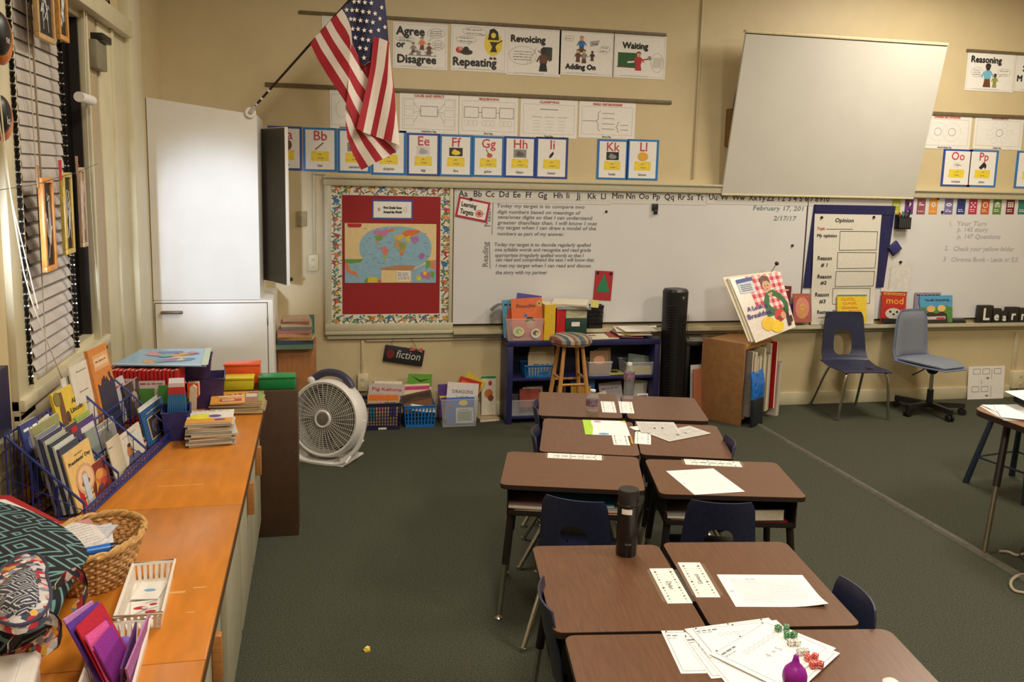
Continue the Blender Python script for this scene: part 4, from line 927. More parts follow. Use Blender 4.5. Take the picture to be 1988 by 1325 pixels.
# ------------------------------------------------------------------ containers
def tub(name, label, cat, w, d, h, m, X, flare=1.14, holes=None, rim=0.006, group=None, t=0.003, bw=.2):
    R_ = T(name, label, cat, X, group); b = B()
    W1, D1 = w*flare/2, d*flare/2; W0, D0 = w/2, d/2
    if not holes:
        for k, (a0, a1, c0, c1) in enumerate((((-W0, -D0), (W0, -D0), (W1, -D1), (-W1, -D1)), ((W0, -D0), (W0, D0), (W1, D1), (W1, -D1)), ((W0, D0), (-W0, D0), (-W1, D1), (W1, D1)), ((-W0, D0), (-W0, -D0), (-W1, -D1), (-W1, D1)))):
            P = [Vector((*a0, 0)), Vector((*a1, 0)), Vector((*c0, h)), Vector((*c1, h))]
            b.grid(lambda u, v: (P[0]*(1-u)+P[1]*u)*(1-v)+(P[3]*(1-u)+P[2]*u)*v, 1, 1, m, t)
    else:
        nu, nv = holes
        sides = (((-W0, -D0), (W0, -D0), (W1, -D1), (-W1, -D1), nu), ((W0, -D0), (W0, D0), (W1, D1), (W1, -D1), max(2, int(nu*d/w))), ((W0, D0), (-W0, D0), (-W1, D1), (W1, D1), nu), ((-W0, D0), (-W0, -D0), (-W1, -D1), (-W1, D1), max(2, int(nu*d/w))))
        for a0, a1, c0, c1, n in sides:
            P = [Vector((*a0, 0)), Vector((*a1, 0)), Vector((*c0, h)), Vector((*c1, h))]
            def q(u, v): return (P[0]*(1-u)+P[1]*u)*(1-v)+(P[3]*(1-u)+P[2]*u)*v
            def patch(u0, u1, v0, v1): b.grid(lambda u, v: q(u0+(u1-u0)*u, v0+(v1-v0)*v), 1, 1, m, t)
            vb, vt = 0.13, 0.87
            patch(0, 1, 0, vb); patch(0, 1, vt, 1)
            for i in range(n+1):
                c_ = i/n; patch(max(0, c_-bw/n), min(1, c_+bw/n), vb, vt)
            for j in range(1, nv): c_ = vb+(vt-vb)*j/nv; patch(0, 1, c_-0.012, c_+0.012)
    b.box(-W0, W0, -D0, D0, 0, t, m); b.part('body', R_)
    b = B(); b.tube([(-W1, -D1, h), (W1, -D1, h), (W1, D1, h), (-W1, D1, h)], rim, m, 6, True); b.part('rim', R_)
    return R_

# ------------------------------------------------------------------ white floor fan
FANW = mat('fan_white', (222, 218, 212), 0.35, var=0.02); FANG = mat('fan_grille', (196, 190, 180), 0.4); FNAVY = mat('fan_navy', (58, 58, 84), 0.4)
X = T('floor_fan', 'round white floor fan with a navy handle standing beside the counter end', 'fan', L(0.035, 5.70, 0.0, -30, 0, 0))
Z0 = 0.285; tl = Matrix.Translation((0, 0, Z0)) @ Matrix.Rotation(R(-8), 4, 'X') @ Matrix.Rotation(R(90), 4, 'X')   # fan axis: local z toward the viewer
b = B(tl); b.lathe([(0.245, -0.10), (0.258, -0.08), (0.258, 0.0), (0.25, 0.035), (0.24, 0.045), (0.226, 0.040), (0.224, 0.0), (0.224, -0.095)], FANW, 56); b.lathe([(0.224, -0.095), (0.0, -0.098)], mat('fan_rear', (120, 112, 104), 0.6), 40); b.part('housing', X)
b = B(tl)
for k in range(13):
    r = 0.055+0.0132*k; b.tube([(r*math.cos(2*PI*i/44), r*math.sin(2*PI*i/44), 0.042-0.00012*(k-6)**2+0.004) for i in range(44)], 0.0017, FANG, 5, True)
for k in range(36):
    a = 2*PI*k/36; b.tube([(0.05*math.cos(a), 0.05*math.sin(a), 0.042), (0.14*math.cos(a+.06), 0.14*math.sin(a+.06), 0.048), (0.228*math.cos(a+.1), 0.228*math.sin(a+.1), 0.040)], 0.002, FANG, 5)
b.part('grille', X)
b = B(tl); b.lathe([(0.058, 0.035), (0.06, 0.05), (0.052, 0.058), (0.043, 0.054)], FANW, 30); b.lathe([(0.043, 0.054), (0.0, 0.057)], mat('fan_badge', (128, 122, 114), 0.3, 0.4), 30); b.part('hub', X)
b = B(tl)
for k in range(5):
    a0 = 2*PI*k/5
    b.grid(lambda u, v: ((0.04+0.165*u)*math.cos(a0+(v-.5)*1.0+u*.3), (0.04+0.165*u)*math.sin(a0+(v-.5)*1.0+u*.3), -0.06+0.05*(v-.5)), 6, 5, mat('fan_blade', (150, 144, 136), 0.4), 0.003)
b.part('blades', X)
b = B(); 
b.grid(lambda u, v: ((-0.19+0.38*u)*(1-0.10*v), -0.10-0.03*v+0.31*v, 0.012+0.10*(2*u-1)**4*(0.3+0.7*v)), 12, 4, FANW, 0.012); b.box(-0.17, 0.17, -0.10, 0.20, 0.0, 0.014, FANW, 0.006)
b.tube([(0.255, 0.03, 0.29), (0.245, 0.02, 0.17), (0.20, 0.0, 0.07), (0.12, -0.03, 0.02)], 0.018, FANW, 8, smooth=2); b.tube([(-0.255, 0.03, 0.29), (-0.245, 0.02, 0.17), (-0.20, 0.0, 0.07), (-0.12, -0.03, 0.02)], 0.018, FANW, 8, smooth=2); b.part('stand', X)
b = B(tl); b.tube([(-0.155, 0.215, -0.03), (-0.13, 0.252, -0.035), (-0.07, 0.290, -0.04), (0.0, 0.300, -0.04), (0.07, 0.290, -0.04), (0.13, 0.252, -0.035), (0.155, 0.215, -0.03)], 0.025, FNAVY, 10, smooth=2); b.part('handle', X)
b = B(tl); b.lathe([(0.024, 0), (0.024, 0.02), (0.016, 0.028), (0, 0.03)], FANW, 20, X=Matrix.Translation((-0.135, 0.238, -0.022))); b.part('switch_knob', X)

# ------------------------------------------------------------------ wood bookcase in the corner with stacked old books
OAK = mat('oak_board', (160, 104, 56), 0.5, var=0.12, scale=14, stretch=(6, 1, 0.6))
X = T('corner_bookcase', 'small oak bookcase in the corner beside the white cupboard', 'bookcase', L(-0.165, 6.30, 0))
b = B(); b.box(-0.13, 0.135, 0, 0.02, 0.0, 0.668, OAK, 0.006); b.part('end_panel', X)
b = B(); b.box(-0.13, 0.135, 0.29, 0.31, 0, 0.66, OAK, 0.003); b.part('end_panel', X)
for z in (0.05, 0.33, 0.62): b = B(); b.box(-0.125, 0.13, 0.02, 0.29, z, z+0.018, OAK); b.part('shelf', X)
z = 0.642; rr = random.Random(3)
for k, (w, t, rgb, nm) in enumerate(((.26, .034, (96, 122, 100), 'faded green book at the bottom of the stack on the oak bookcase'), (.25, .028, (60, 72, 96), 'slate blue book second from the bottom on the oak bookcase'), (.24, .022, (160, 128, 84), 'tan book between slate and pink books on the oak bookcase'), (.235, .026, (190, 140, 96), 'light orange book in the middle of the oak bookcase stack'), (.23, .024, (168, 116, 116), 'pink lined book above the light orange one on the oak bookcase'), (.21, .022, (120, 116, 98), 'olive book fourth from the top of the oak bookcase stack'), (.205, .02, (186, 164, 130), 'beige book third from the top of the oak bookcase stack'), (.20, .018, (150, 96, 84), 'brick coloured book second from the top on the oak bookcase'), (.19, .02, (176, 140, 112), 'pinkish tan book on top of the oak bookcase stack'))):
    b_ = book(nm, .17, w, t, rgb, Matrix.Translation((-0.17+rr.uniform(-.012, .012), 6.32, z+t)) @ Matrix.Rotation(R(90+rr.uniform(-7, 7)), 4, 'Z') @ Matrix.Translation((.0, -w/2, 0)) @ Matrix.Rotation(R(-90), 4, 'X'), None, 'old books stacked on the oak bookcase')
    z += t+0.0006
px_book('thin green book standing at the right of the oak bookcase stack', (600, 612, 611, 652), 6.42, .02, (70, 110, 92), None, 'old books stacked on the oak bookcase', rz=10, rx=-3)

# ------------------------------------------------------------------ fiction sign
p = onY(784, 691, 6.63); X = T('fiction_sign', 'black chalkboard sign lettered fiction hung low on the wall', 'sign', FR((p.x, 6.628, p.z), (math.cos(R(-9.5)), 0, math.sin(R(-9.5))), (math.sin(R(9.5)), 0, math.cos(R(9.5)))))
b = B(); b.box(-.153, .153, -.064, .064, -.01, 0, mat('chalk_black', (34, 31, 30), 0.6, var=0.15), .002); b.part('board', X)
b = B(); b.text('fiction', -.062, -.022, .088, mat('chalk_white', (200, 198, 194), 0.8), 1, 'l', fit=.19, shear=.15); b.part('lettering', X)
b = B(); b.prism([(.03*math.cos(2*PI*k/14)*1.05-.105, .036*math.sin(2*PI*k/14)) for k in range(14)], 0, .004, mat('dark_red_paint', (110, 30, 34), 0.6)); b.part('red_apple', X)
b = B(); b.tube([(-.10, .064, -.005), (-.115, .10, -.005), (-.07, .145, -.004), (.0, .155, -.004), (.055, .12, -.005), (.09, .064, -.005)], .0016, mat('wire_grey', (110, 100, 86), 0.4, 0.6), 6, smooth=2); b.part('hanging_wire', X)
b = B()
for s_ in (-1, 1): b.grid(lambda u, v: (.085+s_*(.008+.04*u), .062+(v-.5)*(.012+.026*u), .006+.008*math.sin(PI*u)), 5, 2, mat('bow_red', (190, 96, 84), 0.6), .001)
b.part('bow', X)

# ------------------------------------------------------------------ book baskets on the floor under the sign
G1 = 'picture books in the floor baskets'
NAVYB = mat('navy_basket', (34, 36, 66), 0.45, var=0.1); BLUEB = mat('blue_basket', (36, 112, 186), 0.4); CLEARB = clear('clear_plastic', (214, 212, 216), 0.78, 0.2)
def basket_at(px, Y, d, m, label, holes, flare=1.1, name='book_basket'):
    a = onY(px[0], px[1], Y); c = onY(px[2], px[3], Y); w = (c.x-a.x)/flare
    return tub(name, label, 'basket', w, d, max(.08, a.z), m, L((a.x+c.x)/2, Y+d*flare/2, 0.001), flare, holes, group='baskets of picture books under the fiction sign')
bk = basket_at((705, 786, 780, 831), 6.33, .23, NAVYB, 'navy plastic lattice basket of books nearest the floor fan', (13, 6))
b = B(); b.box(-.03, .03, -.1175, -.114, .004, .018, PAPER); b.part('paper_tag', bk)
basket_at((785, 790, 846, 824), 6.36, .22, BLUEB, 'bright blue plastic basket of books below the fiction sign', (9, 4))
cb = basket_at((857, 778, 928, 826), 6.34, .22, CLEARB, 'clear plastic bin of books topped by a white picture book', None, 1.12)
px_book('grey picture book headed Pig in the navy basket', (713, 748, 783, 800), 6.43, .012, (196, 180, 174), art(('t', 'Pig Kahuna', .5, .76, .15, REDP, .82), ('s', .15, .6, .62, .04, GREYINK)), G1, rx=-8, ry=4)
px_book('pale picture book with a pink animal in front of the navy basket', (712, 768, 773, 826), 6.40, .01, (206, 170, 132), art(('r', .03, .80, .97, .97, ORGP), ('d', .42, .52, .17, .2, SKIN), ('d', .42, .62, .10, .12, PINKP), ('r', .06, .2, .25, .6, TEAL), ('r', .7, .3, .9, .65, PURP), ('s', .55, .9, .7, .06, INK)), G1, rx=-7, ry=2)
px_book('dark red book behind the grey one in the navy basket', (724, 742, 778, 800), 6.48, .02, (110, 44, 48), art(('r', 0, .9, 1, 1, CREAM)), G1, rx=-8, ry=3)
px_book('cream book at the back of the navy basket', (713, 738, 765, 800), 6.52, .02, (200, 184, 150), None, G1, rx=-6, ry=5)
px_book('green leaf covered book at the back of the blue basket', (790, 728, 836, 790), 6.52, .012, (216, 212, 196), art(('r', 0, .62, 1, 1, C(96, 156, 44)), ('p', [(.1, .95), (.5, .75), (.95, .86), (.5, .82)], C(40, 70, 30)), ('p', [(.05, .7), (.5, .62), (.95, .75), (.5, .7)], C(60, 110, 40))), G1, rx=-6, ry=3)
px_book('cream book with a pink band in the blue basket', (784, 748, 835, 800), 6.46, .014, (226, 214, 176), art(('r', 0, .80, 1, .93, C(206, 60, 120))), G1, rx=-7, ry=-1)
px_book('brown landscape picture book tilted in the blue basket', (784, 764, 844, 798), 6.42, .012, (92, 64, 46), art(('r', .04, .1, .96, .55, C(120, 78, 44)), ('d', .3, .35, .12, .14, GREYP), ('p', [(.05, .55), (.5, .8), (.95, .6), (.95, .9), (.05, .9)], C(60, 44, 34))), G1, rx=-10, ry=-11)
px_book('white opened pages sticking out of the blue basket', (798, 788, 846, 799), 6.37, .008, (232, 228, 222), None, G1, rx=-35, ry=8, name='open_book')
px_book('yellow picture book leaning askew behind the clear bin', (862, 722, 903, 800), 6.53, .014, (224, 196, 70), art(('s', .2, .6, .8, .1, BLUP), ('d', .5, .3, .3, .15, ORGP)), G1, rx=-5, ry=34)
px_book('red book leaning behind the white picture book in the clear bin', (874, 736, 916, 800), 6.49, .014, (190, 54, 40), art(('r', .1, .8, .9, .9, ORGP)), G1, rx=-5, ry=18)
px_book('purple book at the left of the clear bin', (853, 748, 880, 810), 6.47, .014, (92, 62, 132), art(('s', .1, .9, .6, .08, YELP)), G1, rx=-5, ry=-2)
px_book('white picture book titled Dragons Love in the clear bin', (864, 746, 924, 815), 6.43, .012, (226, 216, 214), art(('t', 'DRAGONS', .5, .72, .13, GREYINK, .66), ('t', 'LOVE', .5, .56, .12, GREYINK, .36), ('d', .2, .5, .04, .02, ORGP), ('d', .75, .45, .06, .03, YELP), ('s', .7, .95, .2, .06, FAINT)), G1, rx=-6, ry=5)
px_book('blue and white booklet at the front of the clear bin', (867, 774, 921, 823), 6.385, .01, (66, 112, 180), art(('r', .34, .04, .97, .62, C(220, 220, 212)), ('r', .4, .12, .9, .48, C(150, 170, 150)), ('d', .6, .8, .16, .1, YELP), ('d', .12, .7, .06, .05, REDP), ('s', .45, .85, .52, .06, GREYINK)), G1, rx=-4)
# loose leaning book and flat book beside the navy bookcase
px_book('white tall book with a red bird picture leaning by the navy bookcase', (936, 732, 962, 806), 6.55, .02, (218, 210, 190), art(('r', 0, .94, 1, 1, GRNP), ('d', .5, .55, .3, .12, C(200, 110, 50)), ('d', .65, .44, .2, .08, C(120, 70, 50)), ('d', .6, .82, .12, .06, REDP)), 'books on the floor by the navy bookcase', rx=-4)
a = onZ(950, 812, .02); book('tan book lying flat on the floor by the navy bookcase', .16, .18, .022, (186, 160, 124), Matrix.Translation((a.x, a.y-.03, .022)) @ Matrix.Rotation(R(8), 4, 'Z') @ Matrix.Rotation(R(-90), 4, 'X'), None, 'books on the floor by the navy bookcase')

# ------------------------------------------------------------------ navy bookcase
NVY = mat('navy_paint', (38, 38, 84), 0.42, var=0.1, scale=20)
bl = onY(986, 663, 6.36); br = onY(1283, 661, 6.36); BX0, BX1, BZ = bl.x, br.x, bl.z
X = T('navy_bookcase', 'low navy painted bookcase with two shelves under the whiteboard', 'bookcase', L(BX0, 6.36, 0)); w = BX1-BX0
b = B(); b.box(0, w, 0, .245, BZ-.045, BZ, NVY, .004); b.part('top', X)
for xa in (0, w-.045): b = B(); b.box(xa, xa+.045, 0, .245, 0, BZ-.0455, NVY, .003); b.part('side_panel', X)
SZ = onY(1000, 735, 6.38).z
for z in (SZ, .06): b = B(); b.box(.0455, w-.0455, .01, .24, z-.022, z, NVY, .002); b.part('shelf', X)
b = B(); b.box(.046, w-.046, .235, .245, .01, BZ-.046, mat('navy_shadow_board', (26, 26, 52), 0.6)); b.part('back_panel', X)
SB = SZ+.0005; BB = .0605
def shelf_tub(px0, px1, hpx, z, Y, d, m, label, holes=None, name='storage_bin'):
    a = onY(px0, 700, Y); c = onY(px1, 700, Y); w = (c.x-a.x)/1.12
    return tub(name, label, 'bin', w, d, hpx, m, L((a.x+c.x)/2, Y+d*.56, z), 1.12, holes, group='bins in the navy bookcase')
shelf_tub(1019, 1079, .095, SB, 6.37, .17, BLUEB, 'bright blue lattice bin of folders on the upper shelf', (10, 5), 'book_basket')
for k in range(4): px_book(('buff magazine folder %s in the bright blue shelf bin' % ('at the front', 'second from the front', 'third from the front', 'at the back')[k]), (1026+k*1.5, 690-5*k, 1076, 729), 6.43+.022*k, .014, (196, 178, 146), art(('s', .2, .8, .5, .1, GREYINK), ('s', .1, .9, .25, .05, GREYINK), ('d', .6, .12, .2, .08, BLUP)) if k == 0 else None, 'folders in the blue bin', rx=-5)
shelf_tub(1143, 1189, .11, SB, 6.375, .16, CLEARB, 'clear bin on the upper shelf just right of the stool')
for k, (rgb, nm) in enumerate((((150, 112, 80), 'brown'), ((120, 100, 84), 'dark tan'), ((170, 140, 104), 'pale tan'))): px_book(nm+' book in the clear bin right of the stool', (1147+k*8, 683-3*k, 1181+k*2, 726), 6.42+.03*k, .014, rgb, art(('d', .5, .6, .3, .2, SKIN)), 'books in the navy bookcase bins', rx=-6)
shelf_tub(1216, 1271, .10, SB, 6.375, .17, CLEARB, 'clear bin at the right end of the upper shelf')
px_book('teal grey book in the clear bin at the right end of the shelf', (1218, 690, 1258, 726), 6.46, .03, (110, 128, 120), art(('d', .5, .7, .3, .15, GREYP)), 'books in the navy bookcase bins', rx=-10, ry=8)
px_book('yellow pad in the clear bin at the right end of the shelf', (1224, 712, 1264, 730), 6.41, .02, (206, 190, 120), None, 'books in the navy bookcase bins', rx=-4)
a = onY(1198, 728, 6.42); book('yellow and black leaflet lying on the upper navy shelf', .13, .16, .006, (190, 184, 70), Matrix.Translation((a.x, 6.40, SB+.009)) @ Matrix.Rotation(R(6), 4, 'Z') @ Matrix.Rotation(R(-90), 4, 'X'), art(('d', .5, .5, .3, .2, INK)), 'loose papers in the navy bookcase')
shelf_tub(993, 1056, .12, BB, 6.375, .18, CLEARB, 'clear bin on the bottom shelf at the left end')
for k, (rgb, nm) in enumerate((((150, 70, 60), 'dark red'), ((200, 190, 180), 'white'), ((110, 112, 124), 'grey'))): px_book(nm+' book in the clear bin of the bottom shelf', (1010+6*k, 757-3*k, 1050+k*2, 790), 6.42+.03*k, .016, rgb, None, 'books in the navy bookcase bins', rx=-8)
px_book('yellow and blue book standing behind the stool leg on the bottom shelf', (1110, 741, 1154, 792), 6.45, .02, (228, 176, 48), art(('r', 0, .8, 1, 1, BLUP), ('r', .85, 0, 1, 1, BLUP)), 'books on the bottom navy shelf', rx=-5)
px_book('brown book left of the yellow one on the bottom shelf', (1080, 750, 1098, 792), 6.46, .03, (94, 70, 56), None, 'books on the bottom navy shelf', rx=-3)
px_book('pale lilac booklet propped on the bottom shelf', (1170, 744, 1212, 792), 6.46, .012, (186, 174, 176), art(('s', .1, .9, .75, .06, PURP), ('d', .3, .3, .2, .2, C(200, 170, 130))), 'books on the bottom navy shelf', rx=-16, ry=-5)
px_book('cream picture sheet leaning low on the bottom shelf', (1163, 762, 1185, 792), 6.41, .005, (214, 206, 186), art(('d', .6, .4, .2, .2, C(170, 130, 90))), 'books on the bottom navy shelf', rx=-20, ry=-14)
px_book('white book leaning beside the small picture on the bottom shelf', (1230, 740, 1252, 792), 6.46, .014, (200, 194, 184), None, 'books on the bottom navy shelf', rx=-8, ry=6)
M_, w_, h_ = at_px(1239, 747, 1258, 792, 6.39, 0, -6)
X = T('small_picture', 'small white framed photo standing on the bottom navy shelf', 'picture frame', M_)
b = B(); b.box(-w_/2, w_/2, 0, .012, 0, w_*1.25, PAPER, .002); b.part('frame', X); b = B(); b.box(-w_*.4, w_*.4, -.001, 0, w_*.15, w_*1.1, mat('old_photo', (88, 76, 60), 0.4)); b.box(-w_*.22, w_*.22, -.0015, -.001, w_*.4, w_*.85, mat('old_photo2', (160, 146, 120), 0.4)); b.part('photo', X)

# on top of the navy bookcase
TZ = BZ+.001
M_ = onY(973, 600, 6.46)
X = T('file_box', 'grey open file box at the left end of the navy bookcase top', 'box', L(BX0+.10, 6.488, TZ))
GREYB = mat('file_box_grey', (104, 102, 96), 0.55, var=0.05)
b = B(); b.box(-.09, .16, .0, .004, 0, .20, GREYB); b.box(-.09, .16, .096, .100, 0, .255, GREYB); b.box(-.09, -.086, 0, .100, 0, .25, GREYB); b.box(.156, .16, 0, .100, 0, .24, GREYB); b.box(-.09, .16, 0, .100, 0, .004, GREYB); b.part('body', X)
b = B(); b.grid(lambda u, v: (-.088-.11*u, .008+.09*v, .25+.012*math.sin(PI*u*.9)-.05*u*u), 8, 2, GREYB, .003); b.part('open_flap', X)
pb = onY(1018, 655, 6.36)
X = tub('clear_bin', 'clear plastic bin of picture books on the navy bookcase, left of the stool', 'bin', .255, .095, .165, CLEARB, L(pb.x+.005, 6.420, TZ), 1.16)
px_book('orange picture book titled Pinocchio standing in the clear top bin', (998, 580, 1056, 662), 6.385, .012, (222, 112, 66), art(('t', 'Pinocchio', .47, .78, .12, SHADK, .62), ('d', .9, .86, .07, .06, C(220, 200, 120)), ('d', .9, .86, .04, .035, GRNP), ('d', .45, .60, .05, .04, BLUP), ('p', [(.42, .46), (.5, .56), (.66, .55), (.74, .46), (.6, .43)], INK), ('d', .6, .38, .14, .1, SKIN), ('r', .2, .1, .9, .2, C(196, 84, 50))), 'picture books in the clear top bin', rx=-7, ry=-3)
px_book('violet book at the back of the clear top bin', (994, 572, 1040, 655), 6.452, .012, (92, 82, 156), None, 'picture books in the clear top bin', rx=-4, ry=8)
px_book('light blue picture book behind the orange one', (980, 583, 1016, 655), 6.430, .012, (86, 150, 184), art(('d', .4, .5, .24, .2, ORGP), ('s', .1, .9, .85, .07, INK), ('r', .1, .1, .9, .3, C(214, 206, 190))), 'picture books in the clear top bin', rx=-6, ry=-3)
px_book('red brown picture book between the light blue and orange ones', (984, 600, 1014, 658), 6.410, .01, (170, 70, 50), art(('d', .5, .5, .3, .25, ORGP)), 'picture books in the clear top bin', rx=-6, ry=4)
for k, (c_, xx, zz) in enumerate(((C(206, 204, 170), -.05, .07), (C(222, 214, 200), .085, .055))):
    b = B(); b.disc(0, 0, .045-.008*k, .038, c_, 1, 18); b.disc(0, .004, .025, .02, (C(150, 180, 150), C(100, 100, 110))[k], 2, 12); b.disc(.01, .0, .012, .012, YELP, 3, 10)
    b.thing('round_sticker', ('pale round sticker on the left of the clear top bin', 'pale round sticker on the right of the clear top bin')[k], 'sticker', L(pb.x+.005+xx, 6.420-.052-zz*.05, TZ+zz, 0, 0, 0) @ FRONT, smooth=0)
px_book('yellow ring binder standing beside the clear top bin', (1058, 592, 1079, 661), 6.38, .19, (224, 184, 50), None, 'binders on the navy bookcase', rx=0, name='ring_binder', cat='binder')
px_book('red ring binder standing between the yellow binder and the green box', (1079, 598, 1096, 661), 6.38, .19, (196, 36, 44), None, 'binders on the navy bookcase', rx=0, name='ring_binder', cat='binder')
a = onY(1097, 655, 6.38); c = onY(1140, 618, 6.38); w_ = c.x-a.x
X = T('green_box', 'dark green box with a white label behind the stool', 'box', L((a.x+c.x)/2, 6.38, TZ)); hgt = c.z-TZ
b = B(); b.box(-w_/2, w_/2, 0, .2, 0, hgt, mat('dark_green', (30, 62, 52), 0.5), .003); b.part('body', X); b = B(); b.box(-w_*.22, w_*.16, -.001, 0, hgt*.62, hgt*.82, PAPER); b.part('label', X)
b = B(); b.box(-w_/2+.003, w_/2-.003, .003, .19, 0, .068, mat('old_paper_ream', (200, 194, 160), 0.6, var=0.12, scale=60)); b.thing('paper_ream', 'ream of yellowed paper on the dark green box', 'paper', L((a.x+c.x)/2, 6.38, TZ+hgt+.001))
X0 = (a.x+c.x)/2; z = TZ+hgt+.07
for k, (rgb, nm) in enumerate((((52, 84, 150), 'blue edged folder on top of the paper ream'), ((196, 196, 198), 'white folder above the blue one'), ((222, 214, 190), 'cream sheets topping the pile behind the stool'))):
    book(nm, .27, .21, .012, rgb, Matrix.Translation((X0-.03-.02*k, 6.36, z+.012)) @ Matrix.Rotation(R(-8-7*k), 4, 'Z') @ Matrix.Rotation(R(-86), 4, 'X'), None, 'pile on the paper ream', name='folder', cat='folder'); z += .014
a = onY(1142, 624, 6.56); c = onY(1172, 597, 6.56)
X = tub('black_basket', 'small black basket standing on the tray behind the green box', 'basket', (c.x-a.x)/1.1, .07, c.z-.695, BLACKPL, L((a.x+c.x)/2, 6.595, .706), 1.1, (8, 4))
b = B(); b.box(-.033, .033, -.002, 0, -.03, .03, C(226, 214, 130)); b.thing('sticky_note', 'pale yellow note at the rim of the small black basket', 'note', L(a.x+.045, 6.55, c.z+.03, 0, 0, 6))
# loose paper on the right of the bookcase top
rr = random.Random(11); z = TZ
for k, (x, y, rz, rgb, nm) in enumerate(((1160, 6.44, 4, (226, 216, 190), 'cream folder with a red label on the bookcase top beside the stool'), (1205, 6.46, -6, (150, 44, 52), 'dark red folder under the paper pile'), (1225, 6.47, 9, (120, 70, 90), 'plum folder in the paper pile'), (1222, 6.45, -3, (236, 228, 212), 'white sheet in the paper pile'), (1232, 6.47, 12, (214, 180, 80), 'yellow sheet under the top of the paper pile'), (1218, 6.48, -10, (226, 206, 190), 'blush sheet in the paper pile'), (1234, 6.45, 3, (232, 226, 216), 'topmost white sheet of the paper pile near the tower fan'))):
    if k == 1: z = TZ+.006
    p = onY(x, 655, y)
    book(nm, .27, .20, .005, rgb, Matrix.Translation((p.x+.02, y-.08, z+.006)) @ Matrix.Rotation(R(rz), 4, 'Z') @ Matrix.Rotation(R(-88.5 if k == 0 else -86-rr.random()*2), 4, 'X'), art(('r', .1, .55, .45, .7, REDP)) if k == 0 else None, 'papers on the right of the navy bookcase', name='paper_folder', cat='folder'); z += .0095
# tray things: pens and eraser on the ledge
for k, (x0, x1, rgb, nm) in enumerate(((1225, 1257, (32, 32, 34), 'black marker lying on the tray left of the tower fan'), (1258, 1274, (226, 224, 218), 'white marker on the tray next to the black marker'), (1275, 1287, (40, 40, 44), 'second black marker on the tray close to the tower fan'))):
    a = onY(x0, 627, 6.60); c = onY(x1, 627, 6.60); b = B(); b.cyl((a.x, 6.60, .704), (c.x, 6.60, .704), .0095, None, 10, C(*rgb)); b.cyl((c.x-.03, 6.60, .704), (c.x, 6.60, .704), .0105, None, 10, C(*rgb)); b.thing('marker', nm, 'marker', None, 'markers lying on the tray')

# ------------------------------------------------------------------ stool
PINE = mat('pine_wood', (190, 136, 76), 0.4, var=0.12, scale=20, stretch=(4, 4, .6))
def cushion_mat():
    m = bpy.data.materials.new('striped_cloth'); m.use_nodes = True; nt = m.node_tree; b = nt.nodes['Principled BSDF']; b.inputs['Roughness'].default_value = .9
    tc = nt.nodes.new('ShaderNodeTexCoord'); mp_ = nt.nodes.new('ShaderNodeMapping'); mp_.inputs['Rotation'].default_value = (0, 0, R(-16)); sep = nt.nodes.new('ShaderNodeSeparateXYZ')
    nt.links.new(tc.outputs['Object'], mp_.inputs['Vector']); nt.links.new(mp_.outputs['Vector'], sep.inputs[0])
    mr = nt.nodes.new('ShaderNodeMapRange'); mr.inputs['From Min'].default_value = -.18; mr.inputs['From Max'].default_value = .18; nt.links.new(sep.outputs['X'], mr.inputs['Value'])
    cr = nt.nodes.new('ShaderNodeValToRGB'); cr.color_ramp.interpolation = 'CONSTANT'
    cols = [(140, 132, 114), (122, 64, 62), (146, 140, 118), (72, 86, 102), (166, 160, 136), (130, 90, 76), (144, 138, 116), (74, 86, 98), (90, 100, 104), (164, 150, 116), (122, 72, 68), (150, 144, 122), (130, 124, 104), (70, 86, 106), (160, 152, 126)]
    e = cr.color_ramp.elements
    while len(e) > 1: e.remove(e[-1])
    e[0].position = 0; e[0].color = (*[lin(v) for v in cols[0]], 1)
    for k, c_ in enumerate(cols[1:]): q = e.new((k+1)/len(cols)); q.color = (*[lin(v) for v in c_], 1)
    nt.links.new(mr.outputs[0], cr.inputs[0]); nt.links.new(cr.outputs[0], b.inputs['Base Color']); return m
sp = onY(1108, 665, 6.08); SX, SY, SH = sp.x, 6.08, sp.z-.01
X = T('bar_stool', 'wooden stool with a striped cushion in front of the navy bookcase', 'stool', L(SX, SY, 0))
b = B(); b.lathe([(0.0, SH), (.145, SH), (.152, SH+.012), (.145, SH+.024), (0, SH+.026)], PINE, 30); b.part('seat', X)
b = B(); b.lathe([(.145, SH+.004), (.158, SH+.02), (.155, SH+.045), (.12, SH+.066), (.06, SH+.074), (0, SH+.075)], cushion_mat(), 36); b.part('cushion', X)
feet = []
for a in (40, 130, 220, 310):
    t = R(a+6); p0 = (.095*math.cos(t), .095*math.sin(t), SH); p1 = (.20*math.cos(t), .20*math.sin(t), 0); feet.append((Vector(p0), Vector(p1)))
    b = B(); b.tube([p0, tuple((Vector(p0)*.5+Vector(p1)*.5)), p1], lambda t: .017-.004*abs(2*t-1), PINE, 12); b.part('leg', X)
for k in range(4):
    f = .36 if k % 2 else .42; A = feet[k][0].lerp(feet[k][1], f); B2_ = feet[(k+1) % 4][0].lerp(feet[(k+1) % 4][1], f); b = B(); b.cyl(tuple(A), tuple(B2_), .0095, None, 10, PINE); b.part('rung', X)

